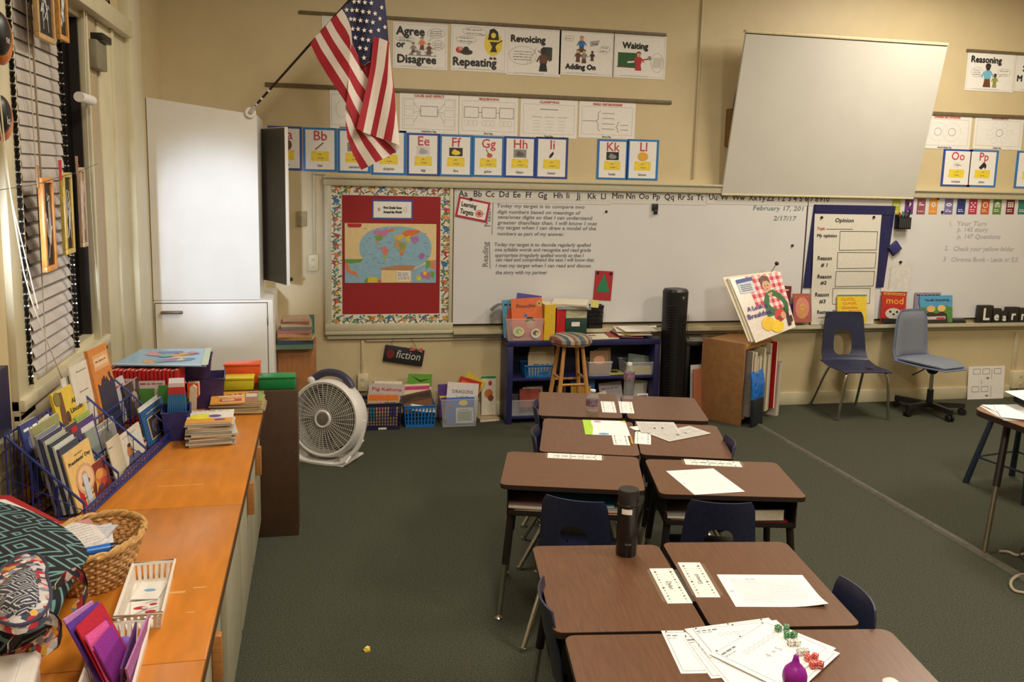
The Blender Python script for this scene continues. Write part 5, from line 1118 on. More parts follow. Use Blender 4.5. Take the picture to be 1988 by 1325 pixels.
# ------------------------------------------------------------------ black tower fan
tp = onY(1316, 562, 6.33); X = T('tower_fan', 'tall black tower fan standing between the navy bookcase and the book cart', 'fan', L(tp.x, 6.37, 0, 14)); TH = tp.z
TF = mat('tower_black', (26, 24, 25), 0.38, var=0.08)
b = B()
def oval(sx, sy, n=28): return [(sx*math.copysign(abs(math.cos(2*PI*k/n))**.7, math.cos(2*PI*k/n)), sy*math.copysign(abs(math.sin(2*PI*k/n))**.7, math.sin(2*PI*k/n))) for k in range(n)]
b.prism(oval(.078, .075), .05, TH-.02, TF, top=oval(.094, .085)); b.prism(oval(.094, .085), TH-.02, TH, TF, top=oval(.082, .074)); b.part('column', X)
b = B(); b.prism(oval(.112, .112), 0, .025, TF, top=oval(.105, .105)); b.prism(oval(.10, .10), .025, .05, TF, top=oval(.075, .07)); b.part('base', X)
b = B()
for k in range(40): z = .12+k*.0205*(TH/1.05); s_ = .078+.016*(z-.05)/(TH-.07); b.box(-s_-.006, -s_*.45, -.082-.006*(z/TH), -.02, z, z+.006, TF)
b.part('intake_fins', X)
b = B(); 
for k in range(6): xx = -.005+.013*k; b.tube([(xx, -.083+.30*max(0, xx)**1.6, .12), (xx*1.1, -.093+.3*max(0, xx)**1.6, TH-.20)], .0018, TF, 5)
for k in range(22): z = .14+k*.032; b.tube([(-.005, -.086, z), (.03, -.084, z), (.064, -.078+.01, z)], .0013, TF, 5)
b.part('grille', X)
b = B(Matrix.Translation((0, -.0872, 0)) @ FRONT); b.disc(.012, TH-.062, .010, .010, mat('fan_emblem', (120, 120, 124), .3), 1, 14); 
for k in range(3): b.line([(.012, TH-.062), (.012+.02*math.cos(.5+2.1*k), TH-.062+.02*math.sin(.5+2.1*k))], .003, mat('fan_emblem', (120, 120, 124), .3), 2)
b.part('emblem', X)

# ------------------------------------------------------------------ black side shelf and boards behind the cart
p = onY(1368, 668, 6.50)
X = T('black_shelf', 'low black shelf unit against the wall between the tower fan and the cart', 'shelf', L(p.x-.02, 6.42, 0)); hz = p.z+.03
b = B(); b.box(-.17, .02, 0, .19, hz-.03, hz, BLACKMT, .003); b.part('top', X)
for xx in (-.17, -.01): b = B(); b.box(xx, xx+.03, 0, .19, 0, hz-.0305, BLACKMT, .002); b.part('side_panel', X)
b = B(); b.box(-.14, -.01, .17, .185, 0, hz-.031, BLACKMT); b.part('back_panel', X)
rr = random.Random(4)
for k, (rgb, nm) in enumerate((((70, 66, 66), 'dark'), ((176, 168, 158), 'pale'), ((96, 92, 110), 'bluish'), ((150, 150, 150), 'grey'), ((40, 38, 40), 'black'))):
    book(nm+' magazine on the black shelf unit', .17-.006*k, .15, .006, rgb, Matrix.Translation((p.x-.095+rr.uniform(-.012, .012), 6.44, hz+.008+.0075*k)) @ Matrix.Rotation(R(rr.uniform(-8, 8)), 4, 'Z') @ Matrix.Rotation(R(-90), 4, 'X'), None, 'magazines on the black shelf unit', name='magazine', cat='magazine')
for k, (px, rgb, nm) in enumerate((((1345, 700, 1360, 800), (206, 198, 186), 'pale board leaning left of the book cart'), ((1350, 706, 1366, 800), (170, 100, 70), 'orange brown board leaning against the side of the book cart'))):
    Xm, w_, h_ = at_px(*px, 6.37-.03*k, 12, -4); b = B(); b.box(-w_/2, w_/2+.05, 0, .008, 0, h_, C(*rgb)); b.thing('leaning_board', nm, 'board', L(Xm.translation.x, 6.37-.03*k, 0.001, 12, -4), 'boards beside the book cart')

# ------------------------------------------------------------------ big book cart
CARTW = mat('cart_board', (150, 106, 64), 0.5, var=0.08, scale=22); CARTL = mat('cart_rail', (186, 132, 76), 0.45, var=0.1, scale=25, stretch=(5, 1, 1))
A = Vector((3.193, 6.08, 0)); u = Vector((.815, .58, 0)).normalized(); v = Vector((-u.y, u.x, 0)); UL = .46
MC = Matrix((u, v, Vector((0, 0, 1)))).transposed().to_4x4(); MC.translation = A
hz = onY(1443, 668, 6.08).z
X = T('book_cart', 'brown wooden book cart with open slots of big books', 'book cart', MC)
b = B(); b.box(-.012, .008, 0, .37, .0, hz, CARTW, .003); b.part('side_panel', X)
b = B(); b.box(UL-.02, UL, 0.02, .37, .04, hz-.01, CARTW, .002); b.part('side_panel', X)
b = B(); b.box(.008, UL-.02, .0, .37, .05, .07, CARTW); b.part('bottom', X)
b = B(); b.box(.008, UL-.02, .352, .37, .07, hz-.02, CARTW); b.part('back_panel', X)
b = B(); b.box(.008, UL-.02, -.002, .018, hz-.05, hz-.01, CARTL, .003); b.part('front_rail', X)
b = B(); b.box(.008, UL-.02, .02, .352, hz-.028, hz-.012, CARTL, .002); b.part('top', X)
for k in range(1, 4): b = B(); b.box(k*.115, k*.115+.008, .03, .352, .07, hz-.03, CARTW); b.part('divider', X)
rr = random.Random(21); x = .016; k = 0
where = ['first', 'second', 'third', 'fourth', 'fifth', 'sixth', 'seventh', 'eighth', 'ninth', 'tenth', 'eleventh', 'twelfth', 'thirteenth', 'fourteenth']
SPN = [(126, 116, 110), (176, 116, 90), (206, 196, 170), (190, 180, 160), (212, 200, 176), (150, 120, 96), (196, 186, 150), (214, 204, 184), (176, 160, 130), (110, 94, 84), (206, 196, 178), (196, 176, 150), (214, 206, 188), (188, 172, 148)]
for k in range(11):
    t = .022+rr.uniform(0, .007); hh = hz-.20+rr.uniform(0, .10)
    if k % 4 == 3: x += .012
    mm = MC @ Matrix.Translation((x+t, -.035-.02*rr.random(), .0715)) @ Matrix.Rotation(R(-90), 4, 'Z') @ Matrix.Translation((-.17, 0, 0))
    book('tall big book, %s from the brown side panel in the cart' % where[k], .33, min(hh, hz-.11), t, SPN[k], mm, None, 'big books in the cart slots'); x += t+.0035
mm = MC @ Matrix.Translation((.425, -.06, .0715)) @ Matrix.Rotation(R(-90), 4, 'Z') @ Matrix.Translation((-.17, 0, 0)); book('bright red big book at the far end of the cart', .33, hz-.10, .03, (186, 30, 38), mm, None, 'big books in the cart slots')
for k, (rgb, nm, off, hh) in enumerate((((214, 208, 194), 'white big book leaning outside the end of the cart', .485, .44), ((186, 180, 164), 'grey white big book outermost at the end of the cart', .507, .45))):
    mm = MC @ Matrix.Translation((off, -.06, .001)) @ Matrix.Rotation(R(-90), 4, 'Z') @ Matrix.Translation((-.12, 0, 0)) @ Matrix.Rotation(R(-2), 4, 'X'); book(nm, .24, hh, .016, rgb, mm, None, 'big books outside the cart')
BAGB = mat('shiny_blue_bag', (40, 112, 200), 0.18, var=0.2, scale=30, bump=0.8, bscale=26)
mm = MC @ Matrix.Translation((.09, -.075, .001))
X = T('blue_bag', 'shiny blue plastic bag of flat things leaning on the front of the cart', 'bag', mm)
b = B(); b.grid(lambda q, r_: (-.085+.20*q, -.008*math.sin(PI*q)-.012*math.sin(PI*r_)+.02*r_, .215+.21*r_+.014*math.sin(9*q)*r_), 14, 12, BAGB, .012); b.part('bag_body', X)
b = B(); b.box(-.07, .10, -.012, .012, 0.0, .22, mat('dark_folder', (34, 36, 44), .4), .003); b.part('dark_folder', X)
for k, (rgb, nm) in enumerate((((84, 78, 140), 'lilac'), ((200, 196, 190), 'white'))):
    mm2 = MC @ Matrix.Translation((.215+.018*k, -.055, .001)) @ Matrix.Rotation(R(-88), 4, 'Z') @ Matrix.Translation((-.03, 0, 0)); book(nm+' thin book standing beside the shiny blue bag', .07, .36-.02*k, .008, rgb, mm2, None, 'thin books beside the blue bag')
# big book on top of the cart
TL_, TR_, BR_, BL_ = onY(1416, 541, 6.36), onY(1515, 528, 6.40), onY(1545, 635, 6.20), onY(1467, 666, 6.06)
X = T('big_book', 'big picture book titled A Look at Breakfast propped on the cart', 'book', L(0, 0, 0))
sh_ = Vector((-.036, .03, .004))
P = [TL_, TR_, BR_, BL_]
def bil(q, r_, P=P): 
    c = (P[3]*(1-q)+P[2]*q)*(1-r_)+(P[0]*(1-q)+P[1]*q)*r_
    c = c.copy(); c.y -= .012*math.sin(PI*r_)*.5*(1-q); return c
b = B(); b.grid(bil, 12, 12, mat('big_cover', (226, 214, 200), 0.35), .003); b.part('cover', X)
b = B(); b.grid(lambda q, r_: bil(q, r_)+sh_*(.35+.3*(1-r_)*(1-q)), 8, 8, PAGES, .02); b.part('pages', X)
b = B(); b.grid(lambda q, r_: bil(q, r_)+sh_*(.8+.35*(1-q)), 8, 8, CREAM, .004); b.part('back_cover', X)
def bp(pts, l): return [tuple(bil(x, y)+Vector((-.0006*l, -.0014*l, 0.0005*l))) for x, y in pts]
b = B()
n = 12
for i in range(n):
    for j in range(10):
        x0, y0 = .30+i*.058, .38+j*.062
        cx = (x0+.03, y0+.03)
        if y0+.06 > 1.0 or x0+.058 > 1.0 or cx[0]+cx[1] < .86: continue
        m_ = (C(196, 50, 60), C(226, 150, 150), C(226, 150, 150), C(232, 220, 214))[(i % 2)*2+(j % 2)] if (i % 2 or j % 2) else C(196, 50, 60)
        b.poly(bp([(x0, y0), (x0+.058, y0), (x0+.058, y0+.062), (x0, y0+.062)], 1), m_)
def bd(cx, cy, rx, ry, m_, l, n=18): b.poly(bp([(cx+rx*math.cos(2*PI*k/n), cy+ry*math.sin(2*PI*k/n)) for k in range(n)], l), m_)
b.poly(bp([(.46, .30), (.95, .30), (.97, .46), (.88, .62), (.74, .72), (.58, .68), (.48, .55)], 2), C(52, 104, 58)); b.poly(bp([(.60, .66), (.66, .58), (.72, .68)], 3), SKIN)
bd(.64, .80, .085, .10, SKIN, 3); b.poly(bp([(.55, .80), (.54, .92), (.62, .98), (.72, .95), (.74, .82), (.69, .88), (.60, .88)], 4), BRNP); bd(.61, .80, .01, .008, SHADK, 5); bd(.67, .80, .01, .008, SHADK, 5); bd(.64, .745, .02, .006, RSH, 5)
b.poly(bp([(.86, .30), (.95, .30), (.93, .42), (.86, .40)], 4), C(46, 92, 52)); bd(.73, .28, .12, .10, C(200, 60, 50), 3); bd(.80, .26, .06, .06, SKIN, 4); bd(.70, .22, .06, .05, C(150, 50, 40), 4)
b.poly(bp([(.84, .06), (.92, .06), (.93, .30), (.86, .30)], 4), C(70, 34, 40)); b.poly(bp([(.93, .10), (.98, .12), (.98, .22), (.93, .22)], 4), C(60, 50, 46))
bd(.42, .20, .15, .11, C(232, 190, 40), 3); bd(.60, .12, .15, .10, C(236, 196, 50), 4)
b.poly(bp([(.10, .74), (.40, .74), (.40, .96), (.10, .96)], 3), C(206, 214, 226)); b.poly(bp([(.10, .90), (.42, .92), (.42, .98), (.10, .96)], 4), C(60, 82, 150))
for k in range(4): b.poly(bp([(.14, .77+.03*k), (.36, .77+.03*k), (.36, .782+.03*k), (.14, .782+.03*k)], 5), GREYINK)
def btext(t, x, y, wd, sz, m_):
    vv, ff, tw = text_mesh(t, 0)
    for k, (ox, oy) in enumerate(((0, 0), (.004, 0), (0, .004), (-.004, 0))): b.add([bp([(x+p[0]/tw*wd+ox, y+p[1]*sz+oy)], 5+.3*k)[0] for p in vv], ff, m_)
LOOK = C(72, 58, 130)
btext('A Look at', .10, .46, .44, .095, LOOK); btext('Breakfast', .04, .345, .54, .10, LOOK)
b.part('cover_print', X, smooth=0)
b = B(); a_ = onY(1497, 529, 6.42); c_ = onY(1508, 512, 6.43); b.tube([tuple(a_), tuple(c_)], .004, mat('steel_rod', (150, 146, 140), .3, .8), 8); b.sphere((c_.x, c_.y, c_.z), .017, .017, .017, mat('dark_red_ball', (60, 22, 24), .3), 14); b.thing('bead_pointer', 'thin rod with a dark round bead sticking up behind the big book', 'pointer')

# ------------------------------------------------------------------ tray books and letters under the second board
GT = 'picture books standing on the chalk tray'
px_book('picture book with a golden puppy on a pink cover on the tray', (1544, 571, 1574, 626), 6.575, .012, (176, 96, 90), art(('d', .5, .5, .4, .38, C(214, 140, 120)), ('d', .52, .34, .17, .2, C(206, 150, 80)), ('d', .52, .54, .14, .12, C(222, 166, 92)), ('s', .1, .9, .86, .06, ORGP), ('d', .47, .54, .02, .02, INK), ('d', .57, .54, .02, .02, INK)), GT, rx=-7)
px_book('dark blue book hidden behind the puppy book on the tray', (1534, 590, 1552, 626), 6.60, .01, (52, 56, 140), None, GT, rx=-4, ry=-3)
px_book('dark red book standing behind the big breakfast book', (1520, 556, 1533, 600), 6.60, .012, (120, 40, 44), art(('s', .1, .9, .8, .08, CREAM)), GT, rx=-3, ry=3)
px_book('yellow picture book headed Click Clack on the tray behind the navy chair', (1630, 573, 1682, 627), 6.572, .012, (232, 200, 60), art(('t', 'CLICK,', .36, .80, .13, ORGP, .5), ('t', 'CLACK,', .42, .66, .12, ORGP, .5), ('t', 'Quackity', .42, .51, .12, ORGP, .58), ('t', 'Quack', .58, .38, .11, ORGP, .42), ('r', 0, .95, 1, 1, TEAL), ('d', .4, .16, .16, .09, PAPER), ('d', .5, .24, .07, .06, PAPER), ('d', .72, .12, .1, .05, C(200, 190, 150))), GT, rx=-7)
px_book('red picture book titled mod with a pale animal on the tray', (1715, 568, 1757, 627), 6.575, .012, (186, 48, 40), art(('t', 'mod', .52, .62, .30, C(230, 176, 60), .72), ('r', .06, .9, .94, .97, C(214, 160, 60)), ('s', .12, .88, .92, .03, SHADK), ('d', .5, .30, .34, .18, C(200, 196, 180)), ('d', .36, .36, .05, .04, INK), ('d', .64, .36, .05, .04, INK), ('d', .5, .28, .06, .03, SHADK), ('r', 0, 0, 1, .14, INK)), GT, rx=-7, ry=3)
px_book('lilac patterned book behind the blue picture book on the tray', (1780, 569, 1824, 626), 6.60, .01, (150, 136, 154), art(('s', .05, .95, .90, .05, INK), ('d', .2, .5, .08, .07, PAPER), ('d', .22, .3, .1, .08, PAPER), ('d', .2, .3, .03, .03, INK)), GT, rx=-4)
px_book('blue and green picture book with two round faces on the tray', (1791, 575, 1849, 627), 6.572, .012, (84, 156, 200), art(('p', [(0, 0), (1, 0), (1, .55), (.7, .66), (.35, .52), (0, .62)], C(84, 136, 62)), ('t', 'Terrific Everything', .52, .80, .12, INK, .74), ('p', [(.12, 0), (.15, .34), (.32, .42), (.5, .34), (.68, .42), (.82, .32), (.86, 0)], SHADK), ('d', .34, .52, .13, .12, C(232, 178, 104)), ('d', .66, .53, .13, .12, C(232, 188, 120)), ('r', .2, .13, .78, .24, C(200, 190, 186)), ('r', .5, .14, .76, .2, REDP)), GT, rx=-7, ry=-1)
a = onY(1847, 624, 6.58); c = onY(1878, 612, 6.58); b = B(); b.box(-.065, .065, -.025, .025, 0, .022, mat('eraser_dark', (44, 42, 44), .8)); b.box(-.06, .06, -.022, .022, .022, .045, mat('eraser_top', (66, 62, 62), .6), .006); b.thing('board_eraser', 'black board eraser lying on the tray beside the blue picture book', 'eraser', L((a.x+c.x)/2, 6.595, .696))
BLK = mat('letter_block', (36, 33, 30), .5, var=.2)
for k, (ch, x0, x1, y0, sz) in enumerate((('L', 1901, 1925, 593, .88), ('e', 1925, 1941, 599, .78), ('a', 1941.5, 1955, 604, .8), ('r', 1955.5, 1976, 597, .8), ('n', 1976.5, 1994, 599, .8))):
    Xm, w_, h_ = at_px(x0, y0, x1, 626, 6.585)
    X = T('letter_block', 'black wooden block with the white letter %s on the tray' % ch, 'letter block', L(Xm.translation.x, 6.575, .7035), 'letter blocks spelling a word on the tray')
    b = B(); b.box(-w_/2+.001, w_/2-.001, 0, .045, 0, h_, BLK, .003); b.part('block', X)
    b = B(FRONT); b.text(ch, 0, h_*.17, h_*sz*1.1, PAPER, 1, 'c', bold=.0035); b.part('letter', X)

# ------------------------------------------------------------------ card on the floor
p = onY(1883, 713, 6.61); q = onY(1946, 775, 6.61)
w_, h_ = q.x-p.x, p.z
X = T('math_card', 'white card with boxes and plus signs standing on the floor against the wall', 'card', Matrix.Translation((p.x, 6.60, 0.001)) @ Matrix.Rotation(R(-4), 4, 'X') @ FRONT)
b = B(); b.box(0, w_, 0, h_, -.006, 0, PAPER); b.part('sheet', X)
b = B()
for (x0, y0) in ((.12, .76), (.38, .76), (.70, .76), (.10, .22), (.36, .22)): b.frame(w_*x0, h_*y0, w_*(x0+.20), h_*(y0+.17), .004, GREYINK)
b.line([(w_*.64, h_*.60), (w_*.64, h_*.92)], .004, GREYINK); b.line([(w_*.64, h_*.06), (w_*.64, h_*.40)], .004, GREYINK); b.line([(w_*.36, h_*.45), (w_*.36, h_*.58)], .004, INK)
for (x, y) in ((.53, .64), (.53, .10)): b.line([(w_*(x-.05), h_*y), (w_*(x+.05), h_*y)], .006, INK); b.line([(w_*x, h_*(y-.04)), (w_*x, h_*(y+.04))], .006, INK)
b.part('ink_drawing', X)
# ------------------------------------------------------------------ student chairs
SEATH = .36
def shell(bd, m, sw, sd, sh, bw, bh, hole, lean=.07, rnd=0.0):
    """seat and back in one moulded shell; faces -y"""
    def seat(u, v):                                  # u across, v front to back
        x = (u-.5)*sw*(.94+.06*v)*(1-rnd*max(0, 1-v/.42)**2); y = -sd/2+sd*v; e = abs(2*u-1)
        return (x, y, sh-.022*(1-v)**6-.012*math.sin(PI*v)*(1-e*e)-(.024 if not rnd else .008)*e**7*min(1, 3*(1-v))*min(1, .15+2.2*v))
    bd.grid(seat, 12, 10, m, .006)
    y0 = sd/2; 
    def back(u, v):                                  # v from seat to top
        wd = sw*.94*(1-v)+bw*v if v < .25 else (sw*.94*.75+bw*.25)*(1-(v-.25)/.75)+bw*((v-.25)/.75)
        if v > .86: wd *= 1-.10*((v-.86)/.14)**2
        if rnd and v > .62: wd *= 1-.45*rnd*((v-.62)/.38)**2.6
        cx = (2*u-1); y = y0+.035*min(1, v*5)**.6+lean*v-.03*(1-cx*cx)*0-.026*cx*cx
        return (wd/2*cx, y+.0, sh-.004+bh*v*(1-.0*v)+(.012*v if v < .1 else .0))
    if not hole: bd.grid(back, 12, 14, m, .006); return back
    vc, vh, uh = hole
    def edge(v): 
        q = (v-vc)/vh; return uh*max(0.0, 1-abs(q)**3.2)**(1/3.2)
    bd.grid(lambda u, v: back(u, v*(vc-vh)), 12, 4, m, .006)
    bd.grid(lambda u, v: back(u, vc+vh+(1-vc-vh)*v), 12, 6, m, .006)
    f = lambda v: vc-vh*math.cos(PI*v)
    bd.grid(lambda u, v: back((.5-edge(f(v)))*u, f(v)), 5, 16, m, .006)
    bd.grid(lambda u, v: back(.5+edge(f(v))+(.5-edge(f(v)))*u, f(v)), 5, 16, m, .006)
    return back
def chair(label, X, sw=.33, sd=.33, sh=SEATH, bw=.255, bh=.29, hole=(.36, .24, .2), group='navy plastic student chairs', grown=0):
    R_ = T('plastic_chair', label, 'chair', X, group)
    b = B(); shell(b, NAVYPL, sw, sd, sh, bw, bh, hole, .05); b.part('seat_shell', R_)
    if grown:
        b = B(); b.box(.02, .075, -sd*.32, -sd*.32+.022, sh-.004, sh+.003, mat('sticker_dark', (58, 60, 84), .3)); b.frame; b.part('seat_label', R_)
    fx, fy, by = sw*.50+.02*(1-grown), (-.17 if grown else -sd*.52-.03), (.325 if grown else sd*.62+.08)
    for sx in (-1, 1):
        b = B(); b.tube([(sx*sw*.26, -sd*.1, sh-.02), (sx*sw*.36, -sd*.36, sh-.022), (sx*sw*.42, -sd*.44, sh-.06), (sx*fx, fy, .012)], .0115, CHROME, 10, smooth=2); b.cyl((sx*fx, fy, 0), (sx*fx, fy, .016), .013, None, 10, CHROME); b.part('leg', R_)
        b = B(); b.tube([(sx*sw*.26, -sd*.1, sh-.02), (sx*sw*.34, sd*.30, sh-.024), (sx*sw*.38, sd*.42, sh-.07), (sx*fx*.96, by, .012)], .0115, CHROME, 10, smooth=2); b.cyl((sx*fx*.96, by, 0), (sx*fx*.96, by, .016), .013, None, 10, CHROME); b.part('leg', R_)
    b = B(); b.cyl((-sw*.27, -sd*.1, sh-.03), (sw*.27, -sd*.1, sh-.03), .009, None, 8, CHROME); b.part('cross_bar', R_)
    return R_
chair('navy plastic chair with a keyhole back standing alone against the back wall', L(4.29, 6.27, 0, -5), .43, .40, .425, .335, .40, (.36, .26, .215), grown=1)
proto = chair('navy chair tucked under the wide desk left of the middle gap', L(1.078, 3.335, 0, 150))
dup(proto, L(1.593, 3.24, 0, 163), 'navy chair tucked under the wide desk that carries a lone sheet of paper')
dup(proto, L(.885, 2.36, 0, 82), 'navy chair at the left side of the desk with the black tumbler, seen edge on')
dup(proto, L(1.375, 2.27, 0, -98), 'navy chair at the right side of the desk with the big white sheet')
dup(proto, L(1.40, 1.60, 0, -98), 'navy chair peeping over the right edge of the nearest desk')
dup(proto, L(1.386, 4.50, 0, 75.5), 'navy chair at the left side of the farthest left desk')
dup(proto, L(1.255, 3.99, 0, 73.5), 'navy chair at the left side of the desk with the green edged paper')
dup(proto, L(1.705, 3.83, 0, -107), 'navy chair hidden at the right side of the desk with scattered papers')
# padded swivel chair
SHELLB = mat('blue_grey_shell', (112, 122, 150), .45, var=.05); PADB = mat('blue_grey_fabric', (122, 128, 140), .9, var=.12, scale=160, bump=.2)
X = T('swivel_chair', 'pale blue padded swivel chair on a black star base', 'swivel chair', L(4.985, 6.24, 0, 14), None)
b = B(); bk_ = shell(b, SHELLB, .46, .44, .43, .37, .42, None, .015, .42); b.part('seat_shell', X)
b = B(); b.grid(lambda u, v: ((u-.5)*.41*(.94+.06*v)*(1-.40*max(0, 1-v/.42)**2), -.20+.385*v, .448+.02*math.sin(PI*min(1, max(0, v*1.02)))**.35*max(0, 1-abs(2*u-1)**6)-.02*(1-v)**6), 12, 10, PADB, .014); b.part('seat_pad', X)
b = B(); b.grid(lambda u, v: tuple(Vector(bk_(.06+.88*u, .07+.88*v))-Vector((0, .020*(max(0, 1-abs(2*u-1)**6))**.5*(max(0, 1-abs(2*v-1)**6))**.5+.006, 0))), 12, 12, PADB, .010); b.part('back_pad', X)
b = B(); b.box(-.10, .10, -.10, .12, .385, .412, BLACKPL, .01); b.lathe([(.03, .34), (.065, .385), (.065, .39)], BLACKPL, 16); b.part('mechanism', X)
b = B(); b.tube([(-.06, .02, .385), (-.16, .0, .365), (-.235, -.01, .355)], .005, BLACKMT, 8); b.sphere((-.24, -.01, .354), .018, .01, .01, BLACKPL, 10); b.part('lever', X)
b = B(); b.cyl((0, 0, .19), (0, 0, .38), .016, None, 14, CHROME); b.part('gas_column', X)
b = B(); b.cyl((0, 0, .085), (0, 0, .205), .027, .025, 16, BLACKPL); b.part('column_sleeve', X)
for k in range(5):
    a = R(72*k+38); c, s_ = math.cos(a), math.sin(a); b = B(Matrix.Rotation(a, 4, 'Z')); b.prism([(0, -.03), (.28, -.018), (.28, .018), (0, .03)], .06, .10, BLACKPL, top=[(0, -.026), (.28, -.012), (.28, .012), (0, .026)]); b.part('star_arm', X)
    b = B(); 
    for o in (-.016, .016): b.cyl((c*.265-s_*o-s_*.009, s_*.265+c*o+c*.009, .028), (c*.265-s_*o+s_*.009, s_*.265+c*o-c*.009, .028), .028, None, 16, BLACKPL)
    b.cyl((c*.265, s_*.265, .028), (c*.265, s_*.265, .065), .008, None, 8, BLACKMT); b.part('caster', X)

# ------------------------------------------------------------------ desks
def desk_wood():
    m = mat('desk_laminate', (104, 70, 48), .34, var=.10, scale=14, stretch=(1.0, 14, 1), spec=.5); return m
DTOP = desk_wood(); DEDGE = mat('desk_edge', (44, 30, 24), .5); DBOX = mat('desk_box_metal', (40, 31, 27), .5, .2, var=.1); DLEG = mat('desk_leg_dark', (32, 26, 24), .45, .2)
DH = .605
def rrect(hx, hy, r, n=5):
    P = []
    for sx, sy, a0 in ((1, 1, 0), (-1, 1, 90), (-1, -1, 180), (1, -1, 270)):
        for k in range(n+1): a = R(a0+90*k/n); P.append((sx*(hx-r)+r*math.cos(a), sy*(hy-r)+r*math.sin(a)))
    return P
def desk(label, cx, cy, rz, LX=.61, LY=.457):
    """opening toward -y, long side along x"""
    R_ = T('student_desk', label, 'desk', L(cx, cy, 0, rz), 'brown topped student desks pushed together'); hx, hy = LX/2-.002, LY/2-.002
    b = B(); o = rrect(hx, hy, .03); b.prism(o, DH-.020, DH-.0016, DEDGE); b.prism(rrect(hx-.0008, hy-.0008, .03), DH-.0016, DH, DTOP); b.part('desk_top', R_)
    b = B(); x0, y0, z0, z1 = hx-.03, hy-.03, DH-.145, DH-.0205
    b.box(-x0, x0, -y0, y0, z0, z0+.004, DBOX); b.box(-x0, -x0+.006, -y0, y0, z0+.004, z1, DBOX); b.box(x0-.006, x0, -y0, y0, z0+.004, z1, DBOX); b.box(-x0, x0, y0-.006, y0, z0+.004, z1, DBOX); b.box(-x0, x0, -y0, -y0+.005, z0, z0+.022, DBOX); b.part('book_box', R_)
    for sx in (-1, 1):
        for sy in (-1, 1):
            p0 = Vector((sx*(x0-.05), sy*(y0-.05), z0+.02)); p1 = Vector((sx*(hx-.008), sy*(hy-.01), .0)); pm = p0.lerp(p1, .52)
            if sy > 0 or True: p0.x = sx*(x0-.018); p0.y = sy*(y0-.03)
            pm = p0.lerp(p1, .50)
            b = B(); b.cyl(tuple(p0), tuple(pm), .0155, None, 14, DLEG); lg = b.part('leg', R_)
            b = B(); b.cyl(tuple(pm), tuple(p0.lerp(p1, .955)), .0115, None, 12, CHROME); b.part('leg_insert', lg)
            b = B(); q = p0.lerp(p1, .955); b.lathe([(.018, 0), (.018, .006), (.010, .014), (.008, .024)], CHROME, 14, X=Matrix.Translation((p1.x, p1.y, 0))); b.part('foot_glide', lg)
    return R_
desk('brown desk at the far left corner of the group, with the short water bottle', 1.437, 4.665, 90-14.5+180, .535, .462)
desk('brown desk at the far right corner of the group, with the tall water bottle', 1.893, 4.535, 90-14.5, .515, .44)
desk('brown desk second from the back on the left, with the green edged paper', 1.309, 4.065, 90-16.5+180, .585, .475)
desk('brown desk second from the back on the right, with scattered papers', 1.752, 3.945, 90-17, .565, .435)
desk('wide brown desk turned to the viewer on the left, chair under its open box', 1.082, 3.575, -16.2)
desk('wide brown desk turned to the viewer on the right, with a lone slanted sheet', 1.703, 3.388, -12.8)
desk('brown desk with the black tumbler standing on its far edge', .899, 2.497, 90-7.6+180, .595, .452)
desk('brown desk with the big white sheet near the viewer', 1.362, 2.448, 90-8.2, .60, .455)
desk('nearest brown desk on the left, partly under the worksheets', .846, 1.885, 90-8+180)
desk('nearest brown desk on the right, with the dice and purple capped bottle', 1.337, 1.826, 90-9)
# things kept in the open boxes of the two wide desks
def box_book(label, dx, dy, dz, rz, cx, cy, drz, w, d, t, rgb):
    mm = L(cx, cy, 0, drz) @ L(dx, dy, DH-.140+dz+t, rz) @ Matrix.Rotation(R(-90), 4, 'X')
    book(label, w, d, t, rgb, mm, None, 'books inside the desk boxes')
for k, (nm, dx, dz, t, rgb, w) in enumerate((('pale pink folder', -.15, 0, .02, (170, 140, 140), .2), ('grey pink book', -.17, .021, .018, (140, 112, 112), .2), ('red orange book', .10, 0, .02, (190, 70, 54), .24), ('white workbook', .10, .021, .012, (190, 188, 186), .23), ('blue shiny folder', .06, .034, .014, (70, 150, 200), .25))):
    box_book(nm+' inside the box of the left wide desk', dx, -.185, dz, 4*k-6, 1.082, 3.575, -16.2, w, .3, t, rgb)
for k, (nm, dx, dz, t, rgb, w) in enumerate((('dark red book', -.15, 0, .018, (150, 30, 40), .22), ('pale grey book', -.15, .019, .016, (170, 160, 156), .22), ('long dark red folder', .12, 0, .016, (140, 36, 46), .25), ('dim brown notebook', .12, .018, .05, (60, 48, 44), .22))):
    box_book(nm+' inside the box of the right wide desk', dx, -.185, dz, 3*k-4, 1.703, 3.388, -12.8, w, .3, t, rgb)

# ------------------------------------------------------------------ papers on the desks
ZD = DH+.0006
def desk_sheet(label, q, draw=None, lay=0, name='paper_sheet', cat='paper', group='papers on the desks', m=DESKPAPER, curl=None, tape=False):
    z = ZD+lay*.0011; P = [onZ(x, y, z) for x, y in q]      # TL TR BR BL
    u = ((P[1]-P[0])+(P[2]-P[3]))/2; v = ((P[0]-P[3])+(P[1]-P[2]))/2; c = sum(P, Vector())/4; w, h = u.length, v.length
    X = FRS(c-u/2-v/2, u, v); R_ = T(name, label, cat, X, group)
    def pt(a, s_):
        zz = 0
        if curl: zz = curl*max(0, a+(1-s_)-1.55)**2
        return (w*a, h*s_, zz)
    b = B(); b.grid(pt, 8 if curl else 2, 8 if curl else 2, m, .0005); b.part('sheet', R_)
    if tape: b = B(); b.box(-.012, w+.012, h*.04, h*.96, .0005, .0008, clear('clear_tape', (220, 200, 180), .93, .12)); b.part('clear_tape', R_)
    if draw: b = B(); draw(b, w, h); b.part('print', R_, smooth=0)
    return R_
